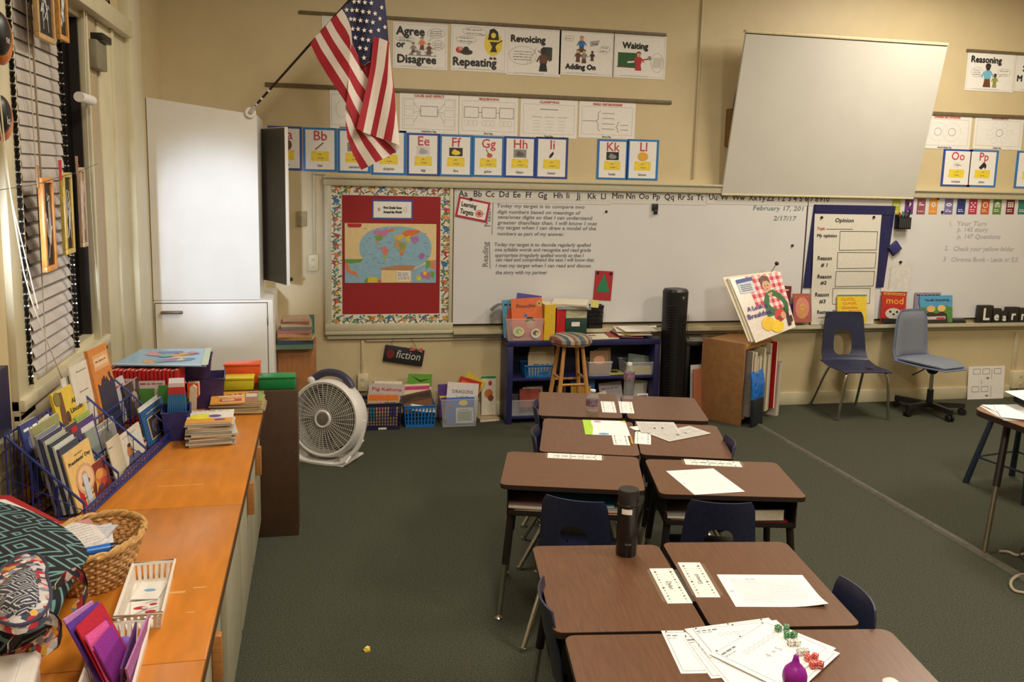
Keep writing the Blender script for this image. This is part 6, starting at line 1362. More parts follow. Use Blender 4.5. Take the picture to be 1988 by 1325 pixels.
def d_tag(nm, rot):
    def f(b, w, h):
        long_y = h > w; n = 13
        for row in (.14, .80):
            for k in range(n):
                t = (k+.5)/n
                x, y = (w*row+.002, h*t) if long_y else (w*t, h*row)
                s_ = .0022+.0012*((k*7) % 3); (b.rect(x-s_*.7, y-s_, x+s_*.7, y+s_, (INK, GREYP, SHADK)[k % 3]) if k % 2 else b.disc(x, y, s_*.8, s_*.8, (INK, GREYP)[k % 2], 1, 6))
        if not nm: [b.scribble(*((w*.38, w*.62) if long_y else (w*.12, w*.88)), h*q, w*.05 if long_y else h*.16, GREYINK, 1, int(q*90)) for q in ((.35, .45, .55) if long_y else (.42,))]
        elif long_y: b.text(nm, w*(.60 if rot > 0 else .40), h*.5, w*.30, INK, 1, 'c', rot=rot, shear=.15)
        else: b.text(nm, w*.5, h*.40, h*.36, GREYINK, 1, 'c', shear=.15); b.line([(w*.1, h*.32), (w*.9, h*.32)], .0015, FAINT)
    return f
GTAG = 'name strips taped to the desks'
desk_sheet('name strip taped on the desk with the black tumbler', ((1260, 1104.6), (1306.7, 1103.9), (1344, 1171.6), (1297, 1172.3)), d_tag('Dylan', -PI/2), 0, 'name_strip', 'name strip', GTAG, tape=True)
desk_sheet('name strip taped on the desk with the big white sheet', ((1312, 1092.6), (1355.8, 1093.3), (1399, 1160.7), (1352.3, 1160.4)), d_tag('Genesis', PI/2), 0, 'name_strip', 'name strip', GTAG, tape=True)
desk_sheet('long name strip on the back edge of the left wide desk', ((1063.5, 879.3), (1169, 884.6), (1168, 893.3), (1063.5, 889.8)), d_tag('', 0), 0, 'name_strip', 'name strip', GTAG, tape=True)
desk_sheet('long name strip on the back edge of the right wide desk', ((1328.4, 891.6), (1435.4, 895.8), (1441, 906.3), (1331.2, 902.5)), d_tag('', 0), 0, 'name_strip', 'name strip', GTAG, tape=True)
desk_sheet('name strip beside the short water bottle', ((1168.5, 779.6), (1194.6, 780.2), (1197.3, 801.6), (1169.3, 800.6)), d_tag('', 0), 0, 'name_strip', 'name strip', GTAG)
desk_sheet('name strip in front of the tall water bottle', ((1202.5, 779.9), (1228.1, 780.7), (1232, 803.2), (1203.8, 801.9)), d_tag('', 0), 0, 'name_strip', 'name strip', GTAG)
desk_sheet('name strip half covered by the green edged paper', ((1190.2, 845), (1221.6, 845.6), (1222.9, 864.7), (1192, 863.9)), d_tag('', 0), 0, 'name_strip', 'name strip', GTAG)
desk_sheet('name strip beside the scattered papers', ((1227.3, 837), (1258, 841.6), (1263.4, 863.3), (1232, 862.6)), d_tag('', 0), 0, 'name_strip', 'name strip', GTAG)
def d_green(b, w, h):
    b.shape([(0, 0), (w*.16, 0), (w*.21, h*.5), (w*.19, h*.8), (w*.2, h), (0, h)], C(176, 214, 70)); b.shape([(w*.86, h), (w, h), (w, h*.85)], YELP); b.disc(w*.34, h*.90, w*.09, h*.05, C(214, 130, 140)); b.disc(w*.42, h*.08, w*.12, h*.06, C(90, 160, 206))
desk_sheet('white paper with a lime green left edge', ((1134.7, 815.5), (1217.7, 817.3), (1223.4, 845.6), (1136.6, 844.2)), d_green, 1)
def d_news(b, w, h):
    for k in range(8): b.scribble(w*.06, w*.94, h*(.1+.1*k), .005, FAINT, 1, k)
    b.disc(w*.4, h*.4, .006, .01, INK); b.disc(w*.6, h*.42, .006, .01, INK)
desk_sheet('printed sheet uppermost among the scattered papers on the far desk', ((1233.3, 818.6), (1310.5, 820), (1321, 841.6), (1246.4, 840.3)), d_news, 3, m=mat('news_paper', (206, 202, 196), .6))
desk_sheet('white sheet pointing at the viewer among the scattered papers', ((1260.8, 843), (1336.7, 823.3), (1372.8, 840.8), (1300.6, 856.3)), d_news, 2, m=mat('news_paper', (206, 202, 196), .6))
desk_sheet('small scrap of paper left of the scattered papers', ((1228.5, 829), (1240, 826), (1249, 833), (1232, 836)), None, 1, 'paper_scrap')
p = [onZ(1223.7, 845.6, DH+.005), onZ(1228, 862.6, DH+.005)]; X = T('pencil', 'yellow pencil lying in the gap between two far desks', 'pencil', L(0, 0, 0))
b = B(); b.cyl(tuple(p[0].lerp(p[1], .12)), tuple(p[1]), .0042, None, 6, mat('pencil_yellow', (222, 166, 50), .4)); b.part('shaft', X); b = B(); b.cyl(tuple(p[0]), tuple(p[0].lerp(p[1], .12)), .0008, .0042, 6, CREAM); b.part('tip', X)
def d_ruled(b, w, h):
    for k in range(16): b.line([(w*.12, h*(.12+.048*k)), (w*.90, h*(.12+.048*k))], .0012, mat('ruled_line', (206, 204, 206), .6))
    b.scribble(w*.04, w*.12, h*.45, .008, FAINT, 1, 3); b.scribble(w*.3, w*.4, h*.84, .008, FAINT, 1, 4)
desk_sheet('lone slanted white sheet on the right wide desk', ((1293.7, 914.4), (1385.6, 910.2), (1445.3, 954), (1348.8, 961.8)), d_ruled, 0)
desk_sheet('big white lined sheet lying crosswise near the viewer', ((1388.5, 1115.7), (1556.5, 1119), (1609, 1181), (1428.8, 1179)), d_ruled, 0, curl=.06)
def d_work(seed, circ=True):
    def f(b, w, h):
        n = 40
        for k in range(n): t = k/n; b.rect(w*(.06+.88*t), h*.05, w*(.06+.88*t)+.004, h*.05+.0012, GREYINK); b.rect(w*(.06+.88*t), h*.95, w*(.06+.88*t)+.004, h*.95+.0012, GREYINK); b.rect(w*.06, h*(.05+.9*t), w*.06+.0012, h*(.05+.9*t)+.004, GREYINK); b.rect(w*.94, h*(.05+.9*t), w*.94+.0012, h*(.05+.9*t)+.004, GREYINK)
        b.scribble(w*.08, w*.3, h*.86, .008, GREYINK, 1, seed); b.scribble(w*.08, w*.24, h*.80, .006, FAINT, 1, seed+3)
        if circ:
            for k in range(7): b.ring(w*(.30+.085*k), h*.70, .008, .008, .0011, FAINT, 1, 12)
            for t, x in (('4', .40), ('+', .5), ('5', .58)): b.text(t, w*x, h*.42, .028, FAINT, 1, 'c')
        for x in (.1, .5, .9): b.disc(w*x, h*.975, .003, .003, SHADK, 1, 8)
    return f
GW = 'number worksheets spread under the dice'
desk_sheet('worksheet lying farthest left under the spread', ((1285.8, 1225), (1372, 1224), (1420, 1306), (1320.8, 1309)), d_work(1, False), 0, 'worksheet', 'worksheet', GW)
desk_sheet('worksheet second from the left in the spread', ((1325, 1236), (1411, 1224), (1462, 1311), (1385, 1316)), d_work(2, False), 1, 'worksheet', 'worksheet', GW)
desk_sheet('worksheet sticking out toward the viewer at the bottom of the spread', ((1341, 1253), (1440, 1242), (1530, 1335), (1426, 1345)), d_work(3, False), 2, 'worksheet', 'worksheet', GW)
desk_sheet('punched sheet showing along the far edge of the spread', ((1336, 1219), (1492, 1196), (1556, 1254), (1390, 1290)), d_work(8, False), 3, 'worksheet', 'worksheet', GW)
desk_sheet('worksheet with a row of circles at the back of the spread', ((1339, 1224), (1502, 1200), (1566, 1258), (1372, 1274)), d_work(4), 4, 'worksheet', 'worksheet', GW)
desk_sheet('punched sheet lowest of the two showing at the right of the spread', ((1400, 1290), (1520, 1222), (1633, 1281), (1570, 1330)), d_work(9, False), 5, 'worksheet', 'worksheet', GW)
desk_sheet('punched sheet just under the top worksheet on its right', ((1385, 1282), (1508, 1214), (1632, 1269), (1540, 1330)), d_work(6, False), 6, 'worksheet', 'worksheet', GW)
desk_sheet('topmost worksheet of the spread, the dice lying on it', ((1369, 1273.8), (1494.4, 1208), (1624, 1263.6), (1513.4, 1334)), d_work(5), 7, 'worksheet', 'worksheet', GW)
# dice
ZT = ZD+8*.0011
PIPS = {1: [(0, 0)], 2: [(-.5, -.5), (.5, .5)], 3: [(-.5, -.5), (0, 0), (.5, .5)], 4: [(-.5, -.5), (.5, .5), (-.5, .5), (.5, -.5)], 5: [(-.5, -.5), (.5, .5), (-.5, .5), (.5, -.5), (0, 0)], 6: [(-.5, -.5), (.5, .5), (-.5, .5), (.5, -.5), (-.5, 0), (.5, 0)]}
def die(label, px, rgb, pip, rz, tops, s_=.0164):
    p = onZ(px[0], px[1], ZT+s_/2); h = s_/2
    X = T('die', label, 'die', L(p.x, p.y, ZT+h, rz), 'dice on the worksheets')
    b = B(); b.box(-h, h, -h, h, -h, h, C(*rgb, .25), .0022, seg=3); b.part('cube_body', X)
    b = B(); 
    for M_, n in zip((Matrix.Identity(4), Matrix.Rotation(R(90), 4, 'X'), Matrix.Rotation(R(90), 4, 'Y'), Matrix.Rotation(R(-90), 4, 'Y'), Matrix.Rotation(R(-90), 4, 'X')), (tops[0], tops[1], tops[2], 7-tops[2], 7-tops[1])):
        b.X = M_ @ Matrix.Translation((0, 0, h+.00005))
        for x, y in PIPS[n]: b.disc(x*.0088, y*.0088, .0016, .0016, pip, 0, 10)
    b.part('pips', X, smooth=0)
GRN = (36, 116, 62); RED = (206, 62, 48); WHT = (226, 222, 214)
for lb, cx, cy, rgb, rz, tp_ in (('green die farthest left of the four green ones', 792, 686, GRN, 20, (4, 5, 1)), ('green die at the back right of the four green ones', 847, 684, GRN, 60, (5, 3, 1)), ('green die at the front left of the four green ones', 851, 735, GRN, -10, (5, 4, 6)), ('green die nearest the white pair', 896, 732, GRN, 30, (3, 6, 2)),
        ('white die showing five on the left of the pair by the green dice', 874, 782, WHT, 0, (5, 4, 1)), ('white die showing one on the right of the pair by the green dice', 917, 782, WHT, 6, (1, 2, 3)), ('white die on the left of the pair by the purple cap', 937, 846, WHT, 12, (6, 5, 4)), ('white die on the right of the pair by the purple cap', 977, 844, WHT, -16, (5, 3, 1)),
        ('red die closest to the white pair', 990, 882, RED, 24, (4, 5, 1)), ('red die at the back right of the four red ones', 1037, 876, RED, 40, (5, 6, 3)), ('red die at the front of the four red ones', 1022, 927, RED, 8, (6, 4, 5)), ('red die farthest right of the four red ones', 1073, 928, RED, 50, (4, 2, 1))):
    die(lb, (1280+cx/3.428, 1020+cy/3.428), rgb, WHITEPL if rgb != WHT else INK, rz, tp_)
# purple capped bottle
p = onZ(1543, 1311, ZT+.055); X = T('capped_bottle', 'small silver bottle with a pointed purple cap on the worksheets', 'bottle', L(p.x, p.y, ZT+.0003))
b = B(); b.lathe([(.026, 0), (.028, .004), (.028, .035), (.026, .042)], mat('silver_label', (176, 172, 170), .3, .5, var=.12, scale=90), 28); b.part('bottle_body', X)
b = B(); b.lathe([(.0285, .040), (.0305, .046), (.030, .058), (.026, .070), (.018, .079), (.010, .088), (.0075, .098), (.006, .106), (.002, .110), (0, .1105)], mat('purple_cap', (150, 30, 150), .35), 30); b.part('cap', X)
p = onZ(1730, 1330, DH); b = B(); b.lathe([(.0, 0), (.022, 0), (.022, .006), (.014, .012), (0, .013)], WHITEPL, 20); b.thing('white_disc', 'white round disc at the near right edge of the nearest desk', 'disc', L(p.x, p.y, DH+.0003))
# tumbler
p = onZ(1218, 1082, DH); tz = onY(1222, 955, p.y).z-DH; X = T('tumbler', 'tall black tumbler standing on a near desk', 'tumbler', L(p.x+.004, p.y+.025, DH+.0002))
TB = mat('tumbler_black', (26, 22, 22), .28, var=.06); r = .036
b = B(); b.lathe([(.0, 0), (r*.93, 0), (r, .006), (r, tz*.74), (r*1.02, tz*.755), (r*1.02, tz*.78), (r*.97, tz*.79)], TB, 32); b.part('cup_body', X)
b = B(); b.lathe([(r*.97, tz*.79), (r*1.0, tz*.80), (r*1.0, tz*.97), (r*.94, tz), (0, tz*.995)], mat('lid_black', (38, 33, 32), .45), 32); b.part('lid', X)
b = B(); b.grid(lambda u, v: ((r+.0008)*math.sin(-.95+1.0*u), -(r+.0008)*math.cos(-.95+1.0*u), tz*.66+.018*v), 10, 1, PAPER, .0004); b.part('name_label', X)
b = B(); 
for k in range(5): a = -.5+.12*k; b.poly([((r+.0006)*math.sin(q), -(r+.0006)*math.cos(q), .045+z) for q, z in ((a, 0), (a+.08, 0), (a+.08, .006), (a, .006))], GREYP); b.part('lettering', X, smooth=0)
# water bottles
WATER = clear('clear_water', (214, 214, 216), .84, .05)
def bottle(label, px, top, d, lab):
    p = onZ(*px, DH); z = onY(*top, p.y).z-DH; r = d/2; X = T('water_bottle', label, 'bottle', L(p.x, p.y+r*.6, DH+.0002), 'clear water bottles on the far desks')
    prof = [(0, .004), (r*.7, .0), (r*.92, .004)]
    for k in range(9): prof.append((r*(.97 if k % 2 else .90), z*(.05+.056*k)))
    prof += [(r, z*.56), (r*.98, z*.68), (r*.80, z*.77), (r*.45, z*.87), (r*.38, z*.93)]
    b = B(); b.lathe(prof, WATER, 28); b.part('bottle_body', X)
    b = B(); b.lathe([(r*.44, z*.93), (r*.44, z), (0, z)], WHITEPL, 20); b.part('cap', X)
    b = B(); 
    zz = lab; b.grid(lambda u, v: ((r*1.015)*math.cos(2*PI*u), r*1.015*math.sin(2*PI*u), z*(zz[0]+(zz[1]-zz[0])*v)), 28, 1, mat('bottle_label', zz[2], .35, var=.4, scale=80), 0); b.part('label_band', X)
bottle('short clear water bottle with a plum label', (1152, 801), (1153, 759), .072, (.28, .56, (124, 96, 110)))
bottle('tall clear water bottle with a red and white label', (1222, 776), (1228, 706), .064, (.54, .74, (214, 160, 164)))

# ------------------------------------------------------------------ right hand table, stool, cords and floor strip
TZt = .70
X = T('work_table', 'brown topped table with dark edge at the right of the picture', 'table', L(3.44, 4.0, 0))
b = B(); o = [(x+.70, y-.62) for x, y in rrect(.70, .62, .10)]; b.prism(o, TZt-.032, TZt-.002, DEDGE); b.prism([(x*.999+.001, y) for x, y in o], TZt-.002, TZt, mat('table_laminate', (140, 98, 70), .4, var=.1, scale=12, stretch=(8, 1, 1))); b.part('table_top', X)
for sx, sy in ((0, 0), (1, 0), (0, -1), (1, -1)):
    x0, y0 = .12+1.16*sx, -.16+.96*sy; x1, y1 = (-.085 if not sx else 1.415), (-.316 if not sy else -.92)
    if sy: y1 = -1.22+.0
    p0, p1 = Vector((x0, y0, TZt-.033)), Vector((x1, y1, .0)); pm = p0.lerp(p1, .50)
    b = B(); b.cyl(tuple(p0), tuple(pm), .019, None, 14, DLEG); lg = b.part('leg', X); b = B(); b.cyl(tuple(pm), tuple(p0.lerp(p1, .985)), .013, None, 12, mat('dull_steel', (120, 112, 96), .35, .7)); b.part('leg_insert', lg)
    b = B(); b.lathe([(.022, 0), (.022, .006), (.012, .014)], mat('dull_steel', (120, 112, 96), .35, .7), 14, X=Matrix.Translation((x1, y1, 0))); b.part('foot_glide', lg)
b = B(); b.box(.10, 1.28, -1.10, -.12, TZt-.060, TZt-.0325, DBOX); b.part('apron', X)
for k, (dx, dy, rz, nm, s_) in enumerate(((.14, -.16, 12, 'bottom white sheet of the pile at the table corner', .29), (.15, -.17, 5, 'second white sheet of the pile at the table corner', .28), (.17, -.15, 20, 'third white sheet of the pile at the table corner', .28), (.16, -.19, -3, 'top white sheet of the pile at the table corner', .28))):
    b = B(); b.grid(lambda u, v: ((u-.5)*.216, (v-.5)*s_, .006*(u*v)**2), 4, 4, DESKPAPER, .0006); b.thing('paper_sheet', nm, 'paper', L(3.44+dx, 4.0+dy, TZt+.0012+.0035*k, rz-30), 'sheets at the table corner')
b = B(); b.box(-.16, .16, -.11, .11, 0, .006, BLACKPL, .002)
for q in ((-.16, .16, -.11, -.104), (-.16, .16, .104, .11), (-.16, -.154, -.11, .11), (.154, .16, -.11, .11)): b.box(*q, .006, .05, BLACKPL)
b.thing('letter_tray', 'black letter tray on the sheets at the table corner', 'tray', L(3.44+.42, 4.0-.14, TZt+.020, -12))
b = B(); b.grid(lambda u, v: ((u-.5)*.30, (v-.5)*.22, .012*math.sin(3*u)), 6, 2, DESKPAPER, .001); b.thing('paper_sheet', 'white sheet lying across the black letter tray', 'paper', L(3.44+.36, 4.0-.12, TZt+.075, -14), 'sheets at the table corner')
BMET = mat('blue_metal', (52, 60, 78), .35, .5)
X = T('metal_stool', 'blue grey metal stool under the table at the right edge', 'stool', L(4.30, 4.50, 0, 10))
b = B(); b.box(-.16, .16, -.16, .16, .44, .46, BMET, .008); b.part('seat', X)
for sx in (-1, 1):
    for sy in (-1, 1): b = B(); b.cyl((sx*.13, sy*.13, .44), (sx*.21, sy*.21, 0), .016, .02, 10, BMET); b.part('leg', X)
for a, c in (((-1, -1), (1, -1)), ((1, -1), (1, 1)), ((1, 1), (-1, 1)), ((-1, 1), (-1, -1))): b = B(); b.cyl((a[0]*.178, a[1]*.178, .18), (c[0]*.178, c[1]*.178, .18), .007, None, 8, BMET); b.part('rung', X)
STRIPM = mat('floor_strip', (88, 84, 72), .7, var=.12, scale=30)
b = B(); b.prism([(-.028, 0), (.028, 0), (.014, .012), (-.014, .012)], -1.6, 1.55, STRIPM, X=Matrix.Rotation(R(90), 4, 'X')); b.thing('cable_cover', 'grey floor cable cover running across the carpet to the book cart', 'cable cover', L(3.345, 4.55, .0005))
CAB = mat('beige_cable', (168, 156, 132), .5)
for k, (pts, nm) in enumerate((([(1990, 1152), (1966, 1148), (1960, 1130), (1975, 1118), (1990, 1116)], 'beige cable looping on the carpet under the table'), ([(1940, 1071), (1960, 1072), (1972, 1080), (1990, 1076)], 'beige cable end lying beside the table leg'), ([(1990, 1062), (1975, 1072), (1990, 1090)], 'dark thin cable crossing the beige one by the table leg'))):
    b = B(); b.tube([tuple(onZ(x, y, .008+.006*(k == 2))) for x, y in pts], .0075 if k < 2 else .004, CAB if k < 2 else BLACKMT, 8, smooth=2); b.thing('cable', nm, 'cable', None, 'cables under the table')
b = B(); b.tube([tuple(onY(x, y, 6.6)) for x, y in ((1985, 740), (1974, 752), (1972, 766), (1980, 774), (1996, 778))], .004, BLACKMT, 6, smooth=2); b.thing('cable', 'thin dark cord hanging from the low socket at the right', 'cable')
b = B(); b.box(-.012, .012, -.009, .009, 0, .008, C(226, 200, 70)); b.box(-.004, .014, -.006, .008, .006, .014, C(236, 216, 110), X=L(0, 0, 0, 30)); b.thing('yellow_scrap', 'tiny yellow scrap lying on the carpet beside the counter', 'scrap', L(.17, 3.284, .0005, 20))

# ------------------------------------------------------------------ the flag on its pole
FR_ = mat('flag_red', (160, 32, 44), .75, var=.06, scale=120); FW_ = mat('flag_white', (222, 208, 196), .75, var=.04, scale=120); FB_ = mat('flag_blue', (40, 42, 72), .75, var=.08, scale=120)
X = T('flag', 'stars and stripes flag hanging in folds from a pole on the white cupboard', 'flag', L(0, 0, 0))
def fz(x, y): return 480+x/3.786, y/3.786                     # measured on an enlargement of the flag
def FP(x, y, d): return onY(*fz(x, y), d)
pb, pe = onY(488, 214, 5.985), onY(752, -82, 5.60)
b = B(); b.cyl(tuple(pb), tuple(pe), .0075, None, 12, mat('pole_dark', (38, 28, 24), .4)); b.sphere(tuple(pe), .018, .018, .018, mat('pole_gold', (170, 130, 60), .3, .8), 12); b.part('pole', X)
b = B()
for t in (.035, .075, .13): q0, q1 = pb.lerp(pe, t), pb.lerp(pe, t+.012); b.cyl(tuple(q0), tuple(q1), .0092, None, 12, WHITEPL)
b.part('pole_rings', X)
b = B(); b.cyl((pb.x-.005, 5.999, pb.z-.015), (pb.x-.005, 5.985, pb.z-.015), .034, None, 20, WHITEPL); b.cyl((pb.x-.005, 5.985, pb.z-.015), tuple(pb.lerp(pe, .03)), .014, .012, 14, mat('bracket_clear', (190, 184, 176), .3)); b.part('wall_bracket', X)
def resamp(P, n):
    P = [Vector(p) for p in P]; 
    ds = [0]
    for a, c in zip(P, P[1:]): ds.append(ds[-1]+(c-a).length)
    out = []
    for k in range(n+1):
        t = ds[-1]*k/n; i = 0
        while i < len(P)-2 and ds[i+1] < t: i += 1
        out.append(P[i].lerp(P[i+1], (t-ds[i])/max(1e-6, ds[i+1]-ds[i])))
    return out
cloth = B()
def stripe(lo, hi, m, dep, n=14, k=3):
    A_, C_ = resamp([(x, y, 0) for x, y in lo], n), resamp([(x, y, 0) for x, y in hi], n)
    def f(u, v):
        i = min(n-1, int(u*n)); t = u*n-i; p = A_[i].lerp(A_[i+1], t).lerp(C_[i].lerp(C_[i+1], t), v); return FP(p.x, p.y, dep(p.x, p.y))
    cloth.grid(f, n, k, m)
# panel A: hangs from the pole to the first fold
dA = lambda x, y: 5.76-.00035*(x-465)+.02*math.sin((x+y)/70.)
edgesA = [[(465, 325), (520, 440), (600, 570), (690, 705), (738, 775)], [(497, 270), (545, 365), (620, 480), (700, 605), (740, 672)], [(535, 235), (590, 330), (660, 445), (720, 535), (745, 572)], [(575, 190), (625, 285), (690, 385), (735, 450), (750, 476)], [(612, 148), (655, 228), (710, 310), (745, 358), (757, 378)], [(655, 108), (690, 165), (725, 215), (752, 270), (760, 320)], [(695, 66), (725, 112), (748, 160), (762, 210), (770, 318)]]
for k in range(6): stripe(edgesA[k], edgesA[k+1], (FR_, FW_)[k % 2], dA)
# panel B: between the first fold and the front fold
dB = lambda x, y: 5.665+.0005*(x-750)
edgesB = [[(725, 775), (760, 850), (806, 948)], [(740, 670), (785, 770), (834, 862)], [(745, 570), (800, 680), (853, 762)], [(750, 475), (815, 590), (876, 676)], [(757, 376), (825, 490), (890, 584)], [(768, 318), (808, 400), (852, 486), (890, 530)], [(852, 486), (905, 450), (925, 420)]]
for k in range(5): stripe(edgesB[k], edgesB[k+1], (FR_, FW_)[k % 2], dB)
cloth.poly([tuple(FP(x, y, 5.70)) for x, y in ((852, 486), (912, 448), (925, 300), (890, 585))], FR_)
# panel C: the fold in front
dC = lambda x, y: 5.60+.03*math.sin((x-800)/60.)
edgesC = [[(928, 270), (905, 500), (850, 760), (803, 945)], [(970, 278), (945, 500), (895, 760), (852, 972)], [(1032, 302), (1008, 500), (955, 760), (905, 992)], [(1048, 420), (1030, 600), (990, 800), (947, 1006)], [(1062, 480), (1072, 640), (1045, 820), (1000, 1025)], [(1086, 700), (1092, 800), (1080, 930), (1060, 1046)], [(1096, 820), (1106, 920), (1115, 1000), (1118, 1066)]]
edgesC[3][0] = (1044, 312); edgesC[4][0] = (1050, 400)
for k in range(6): stripe(edgesC[k], edgesC[k+1], (FR_, FW_)[k % 2], dC)
# panel D: the tail below
dD = lambda x, y: 5.68-.0002*(x-730)+.012*math.sin(x/40.)
edgesD = [[(724, 925), (735, 1010), (770, 1120), (838, 1250)], [(724, 880), (752, 980), (812, 1100), (890, 1226)], [(722, 770), (790, 940), (860, 1070), (945, 1196)], [(800, 930), (870, 1000), (935, 1085), (996, 1170)], [(850, 960), (925, 1010), (985, 1075), (1052, 1142)], [(950, 1000), (1010, 1030), (1055, 1070), (1096, 1114)], [(1030, 1025), (1075, 1040), (1100, 1060), (1125, 1082)]]
for k in range(6): stripe(edgesD[k], edgesD[k+1], (FR_, FW_)[k % 2], dD)
# canton with its stars
dU = lambda x, y: 5.70-.00012*(x-700)+.018*math.sin(x/38.)
stripe([(695, 67), (740, 150), (768, 250), (772, 320), (850, 486)], [(758, -2), (800, 110), (840, 250), (860, 350), (900, 452)], FB_, dU)
stripe([(758, -2), (800, 110), (840, 250), (860, 350), (900, 452)], [(880, -130), (920, 60), (935, 200), (930, 330), (918, 440)], FB_, dU)
stripe([(880, -130), (920, 60), (935, 200), (925, 290)], [(1000, -110), (1018, 60), (1032, 200), (1040, 318)], FB_, dU)
for sx, sy in ((730, 72), (770, 75), (805, 75), (850, 85), (895, 90), (940, 100), (785, 12), (820, 12), (865, 18), (912, 22), (988, 55), (760, 140), (787, 143), (832, 150), (878, 155), (923, 165), (975, 137), (775, 212), (815, 213), (860, 222), (908, 230), (965, 222), (1012, 200), (795, 277), (848, 288), (890, 295), (828, 352), (873, 358), (858, 425)):
    P = []
    for k in range(10): a = PI/2+PI*k/5+.1; rr_ = (21, 8.6)[k % 2]; P.append(tuple(FP(sx+rr_*math.cos(a)*(.9 if sx < 960 else .8), sy-rr_*math.sin(a), dU(sx, sy)-.010)))
    cloth.poly(P, FW_)
cloth.part('cloth', X, smooth=60)
# ------------------------------------------------------------------ wire book rack on the counter
CT = .7403
RO = Vector((-.752, 2.943, CT)); RU = Vector((.15, .989, 0)).normalized(); RV = Vector((-RU.y, RU.x, 0))
MR = Matrix((RU, RV, Vector((0, 0, 1)))).transposed().to_4x4(); MR.translation = RO
WIRE = mat('blue_wire', (44, 56, 128), .4, .2)
X = T('wire_book_rack', 'blue wire rack of picture books standing on the counter under the window', 'book rack', MR)
RLn, RD = .86, .235
def mesh_wall(b, pts, nx, nz):       # pts: four corners; wires across and up
    P = [Vector(p) for p in pts]
    q = lambda u, v: (P[0]*(1-u)+P[1]*u)*(1-v)+(P[3]*(1-u)+P[2]*u)*v
    for k in range(nx+1): b.tube([tuple(q(k/nx, 0)), tuple(q(k/nx, 1))], .0016, WIRE, 5)
    for k in range(nz+1): b.tube([tuple(q(0, k/nz)), tuple(q(1, k/nz))], .0016, WIRE, 5)
    b.tube([tuple(p) for p in P], .0036, WIRE, 6, True)
tiers = ((0.0, .0, .038), (.082, .0, .115), (.160, .0, .195), (RD, .0, .285))
for (d, z0, z1), nm in zip(tiers, ('front_wall', 'tier_wall', 'tier_wall', 'back_wall_grid')):
    b = B(); mesh_wall(b, ((0, d, z0+.004), (RLn, d, z0+.004), (RLn, d, z1), (0, d, z1)), 30, 4); b.part(nm, X)
for xx in (0, RLn*.34, RLn*.67, RLn):
    b = B(); mesh_wall(b, ((xx, 0, .006), (xx, RD, .006), (xx, RD, .285), (xx, 0, .06)), 5, 2); b.tube([(xx, RD, .285), (xx, 0, .06)], .0042, WIRE, 6); b.part('divider', X)
b = B(); mesh_wall(b, ((0, 0, .006), (RLn, 0, .006), (RLn, RD, .006), (0, RD, .006)), 24, 5); b.part('bottom_grid', X)
def onR(px, py, d):
    r = ray(px, py); t = ((RO-Vector((0, 0, CAM_H))).dot(RV)+d)/r.dot(RV); p = r*t; p.z += CAM_H; q = p-RO; return q.dot(RU), p.z-CT
def rack_book(label, tl, tr, d, zb, t, rgb, art_=None, lean=12, ry=0, soft=True):
    u0, z0 = onR(*tl, d); u1, z1 = onR(*tr, d); zt = (z0+z1)/2; h = zt-zb; w = u1-u0
    return book(label, w, h/math.cos(R(lean)), t, rgb, MR @ L((u0+u1)/2, d-h*math.tan(R(lean)), zb, 0, -lean, ry), art_, 'picture books in the wire rack', soft=soft)
rack_book('yellow cream picture book titled Presidents Day at the front of the wire rack', (122, 888), (171, 848), .075, .012, .008, (224, 190, 120), art(('t', "Presidents' Day", .5, .76, .085, SHADK, .84), ('d', .52, .42, .34, .26, C(206, 160, 120)), ('d', .52, .42, .28, .21, C(224, 190, 150)), ('d', .5, .42, .12, .14, C(190, 150, 120)), ('d', .5, .36, .16, .06, C(120, 90, 80)), ('s', .3, .8, .12, .03, SHADK), ('s', .35, .65, .88, .02, SHADK)))
rack_book('red and orange portrait picture book at the near front of the wire rack', (171, 912), (203, 882), .055, .012, .007, (124, 52, 44), art(('d', .5, .45, .34, .30, C(200, 110, 60)), ('d', .45, .6, .2, .16, C(214, 150, 80)), ('d', .6, .3, .2, .12, C(190, 70, 50)), ('d', .4, .2, .15, .08, C(90, 60, 100)), ('p', [(.1, .1), (.3, .3), (.2, .5)], C(210, 160, 60))))
rack_book('thin white and blue spined book beside the portrait book in the wire rack', (160, 926), (168, 918), .05, .012, .006, (196, 206, 220), None)
for k in range(6): rack_book('dark edged book %s behind the yellow cream book in the wire rack' % ('first', 'second', 'third', 'fourth', 'fifth', 'sixth')[k], (114-9*k, 876-5*k), (150-8*k, 846-5*k), .085+.012*k, .012, .007, ((60, 66, 84), (196, 200, 196), (52, 60, 76), (170, 176, 160), (60, 58, 96), (120, 126, 140))[k])
rack_book('thin bright red book beside the white spined one in the wire rack', (150, 945), (158, 938), .05, .012, .006, (190, 40, 48), None)
for k in range(4): rack_book('cream booklet, %s of four leaning together in the wire rack' % ('nearest', 'second', 'third', 'farthest')[k], (206+5*k, 862-4*k), (215+5*k, 852-4*k), .06+.004*k, .012, .004, (206-6*k, 196-6*k, 172-6*k), art(('s', .1, .9, .8, .05, GREYINK)) if k == 0 else None)
rack_book('white picture book with a small robed figure in the wire rack', (226, 854), (269, 818), .07, .012, .008, (212, 206, 190), art(('d', .38, .36, .12, .2, C(180, 120, 70)), ('d', .38, .56, .07, .06, SHADK), ('p', [(.2, 0), (.8, 0), (.7, .2), (.3, .25)], C(90, 96, 130)), ('d', .7, .7, .2, .12, C(196, 206, 196)), ('s', .2, .8, .86, .04, FAINT)))
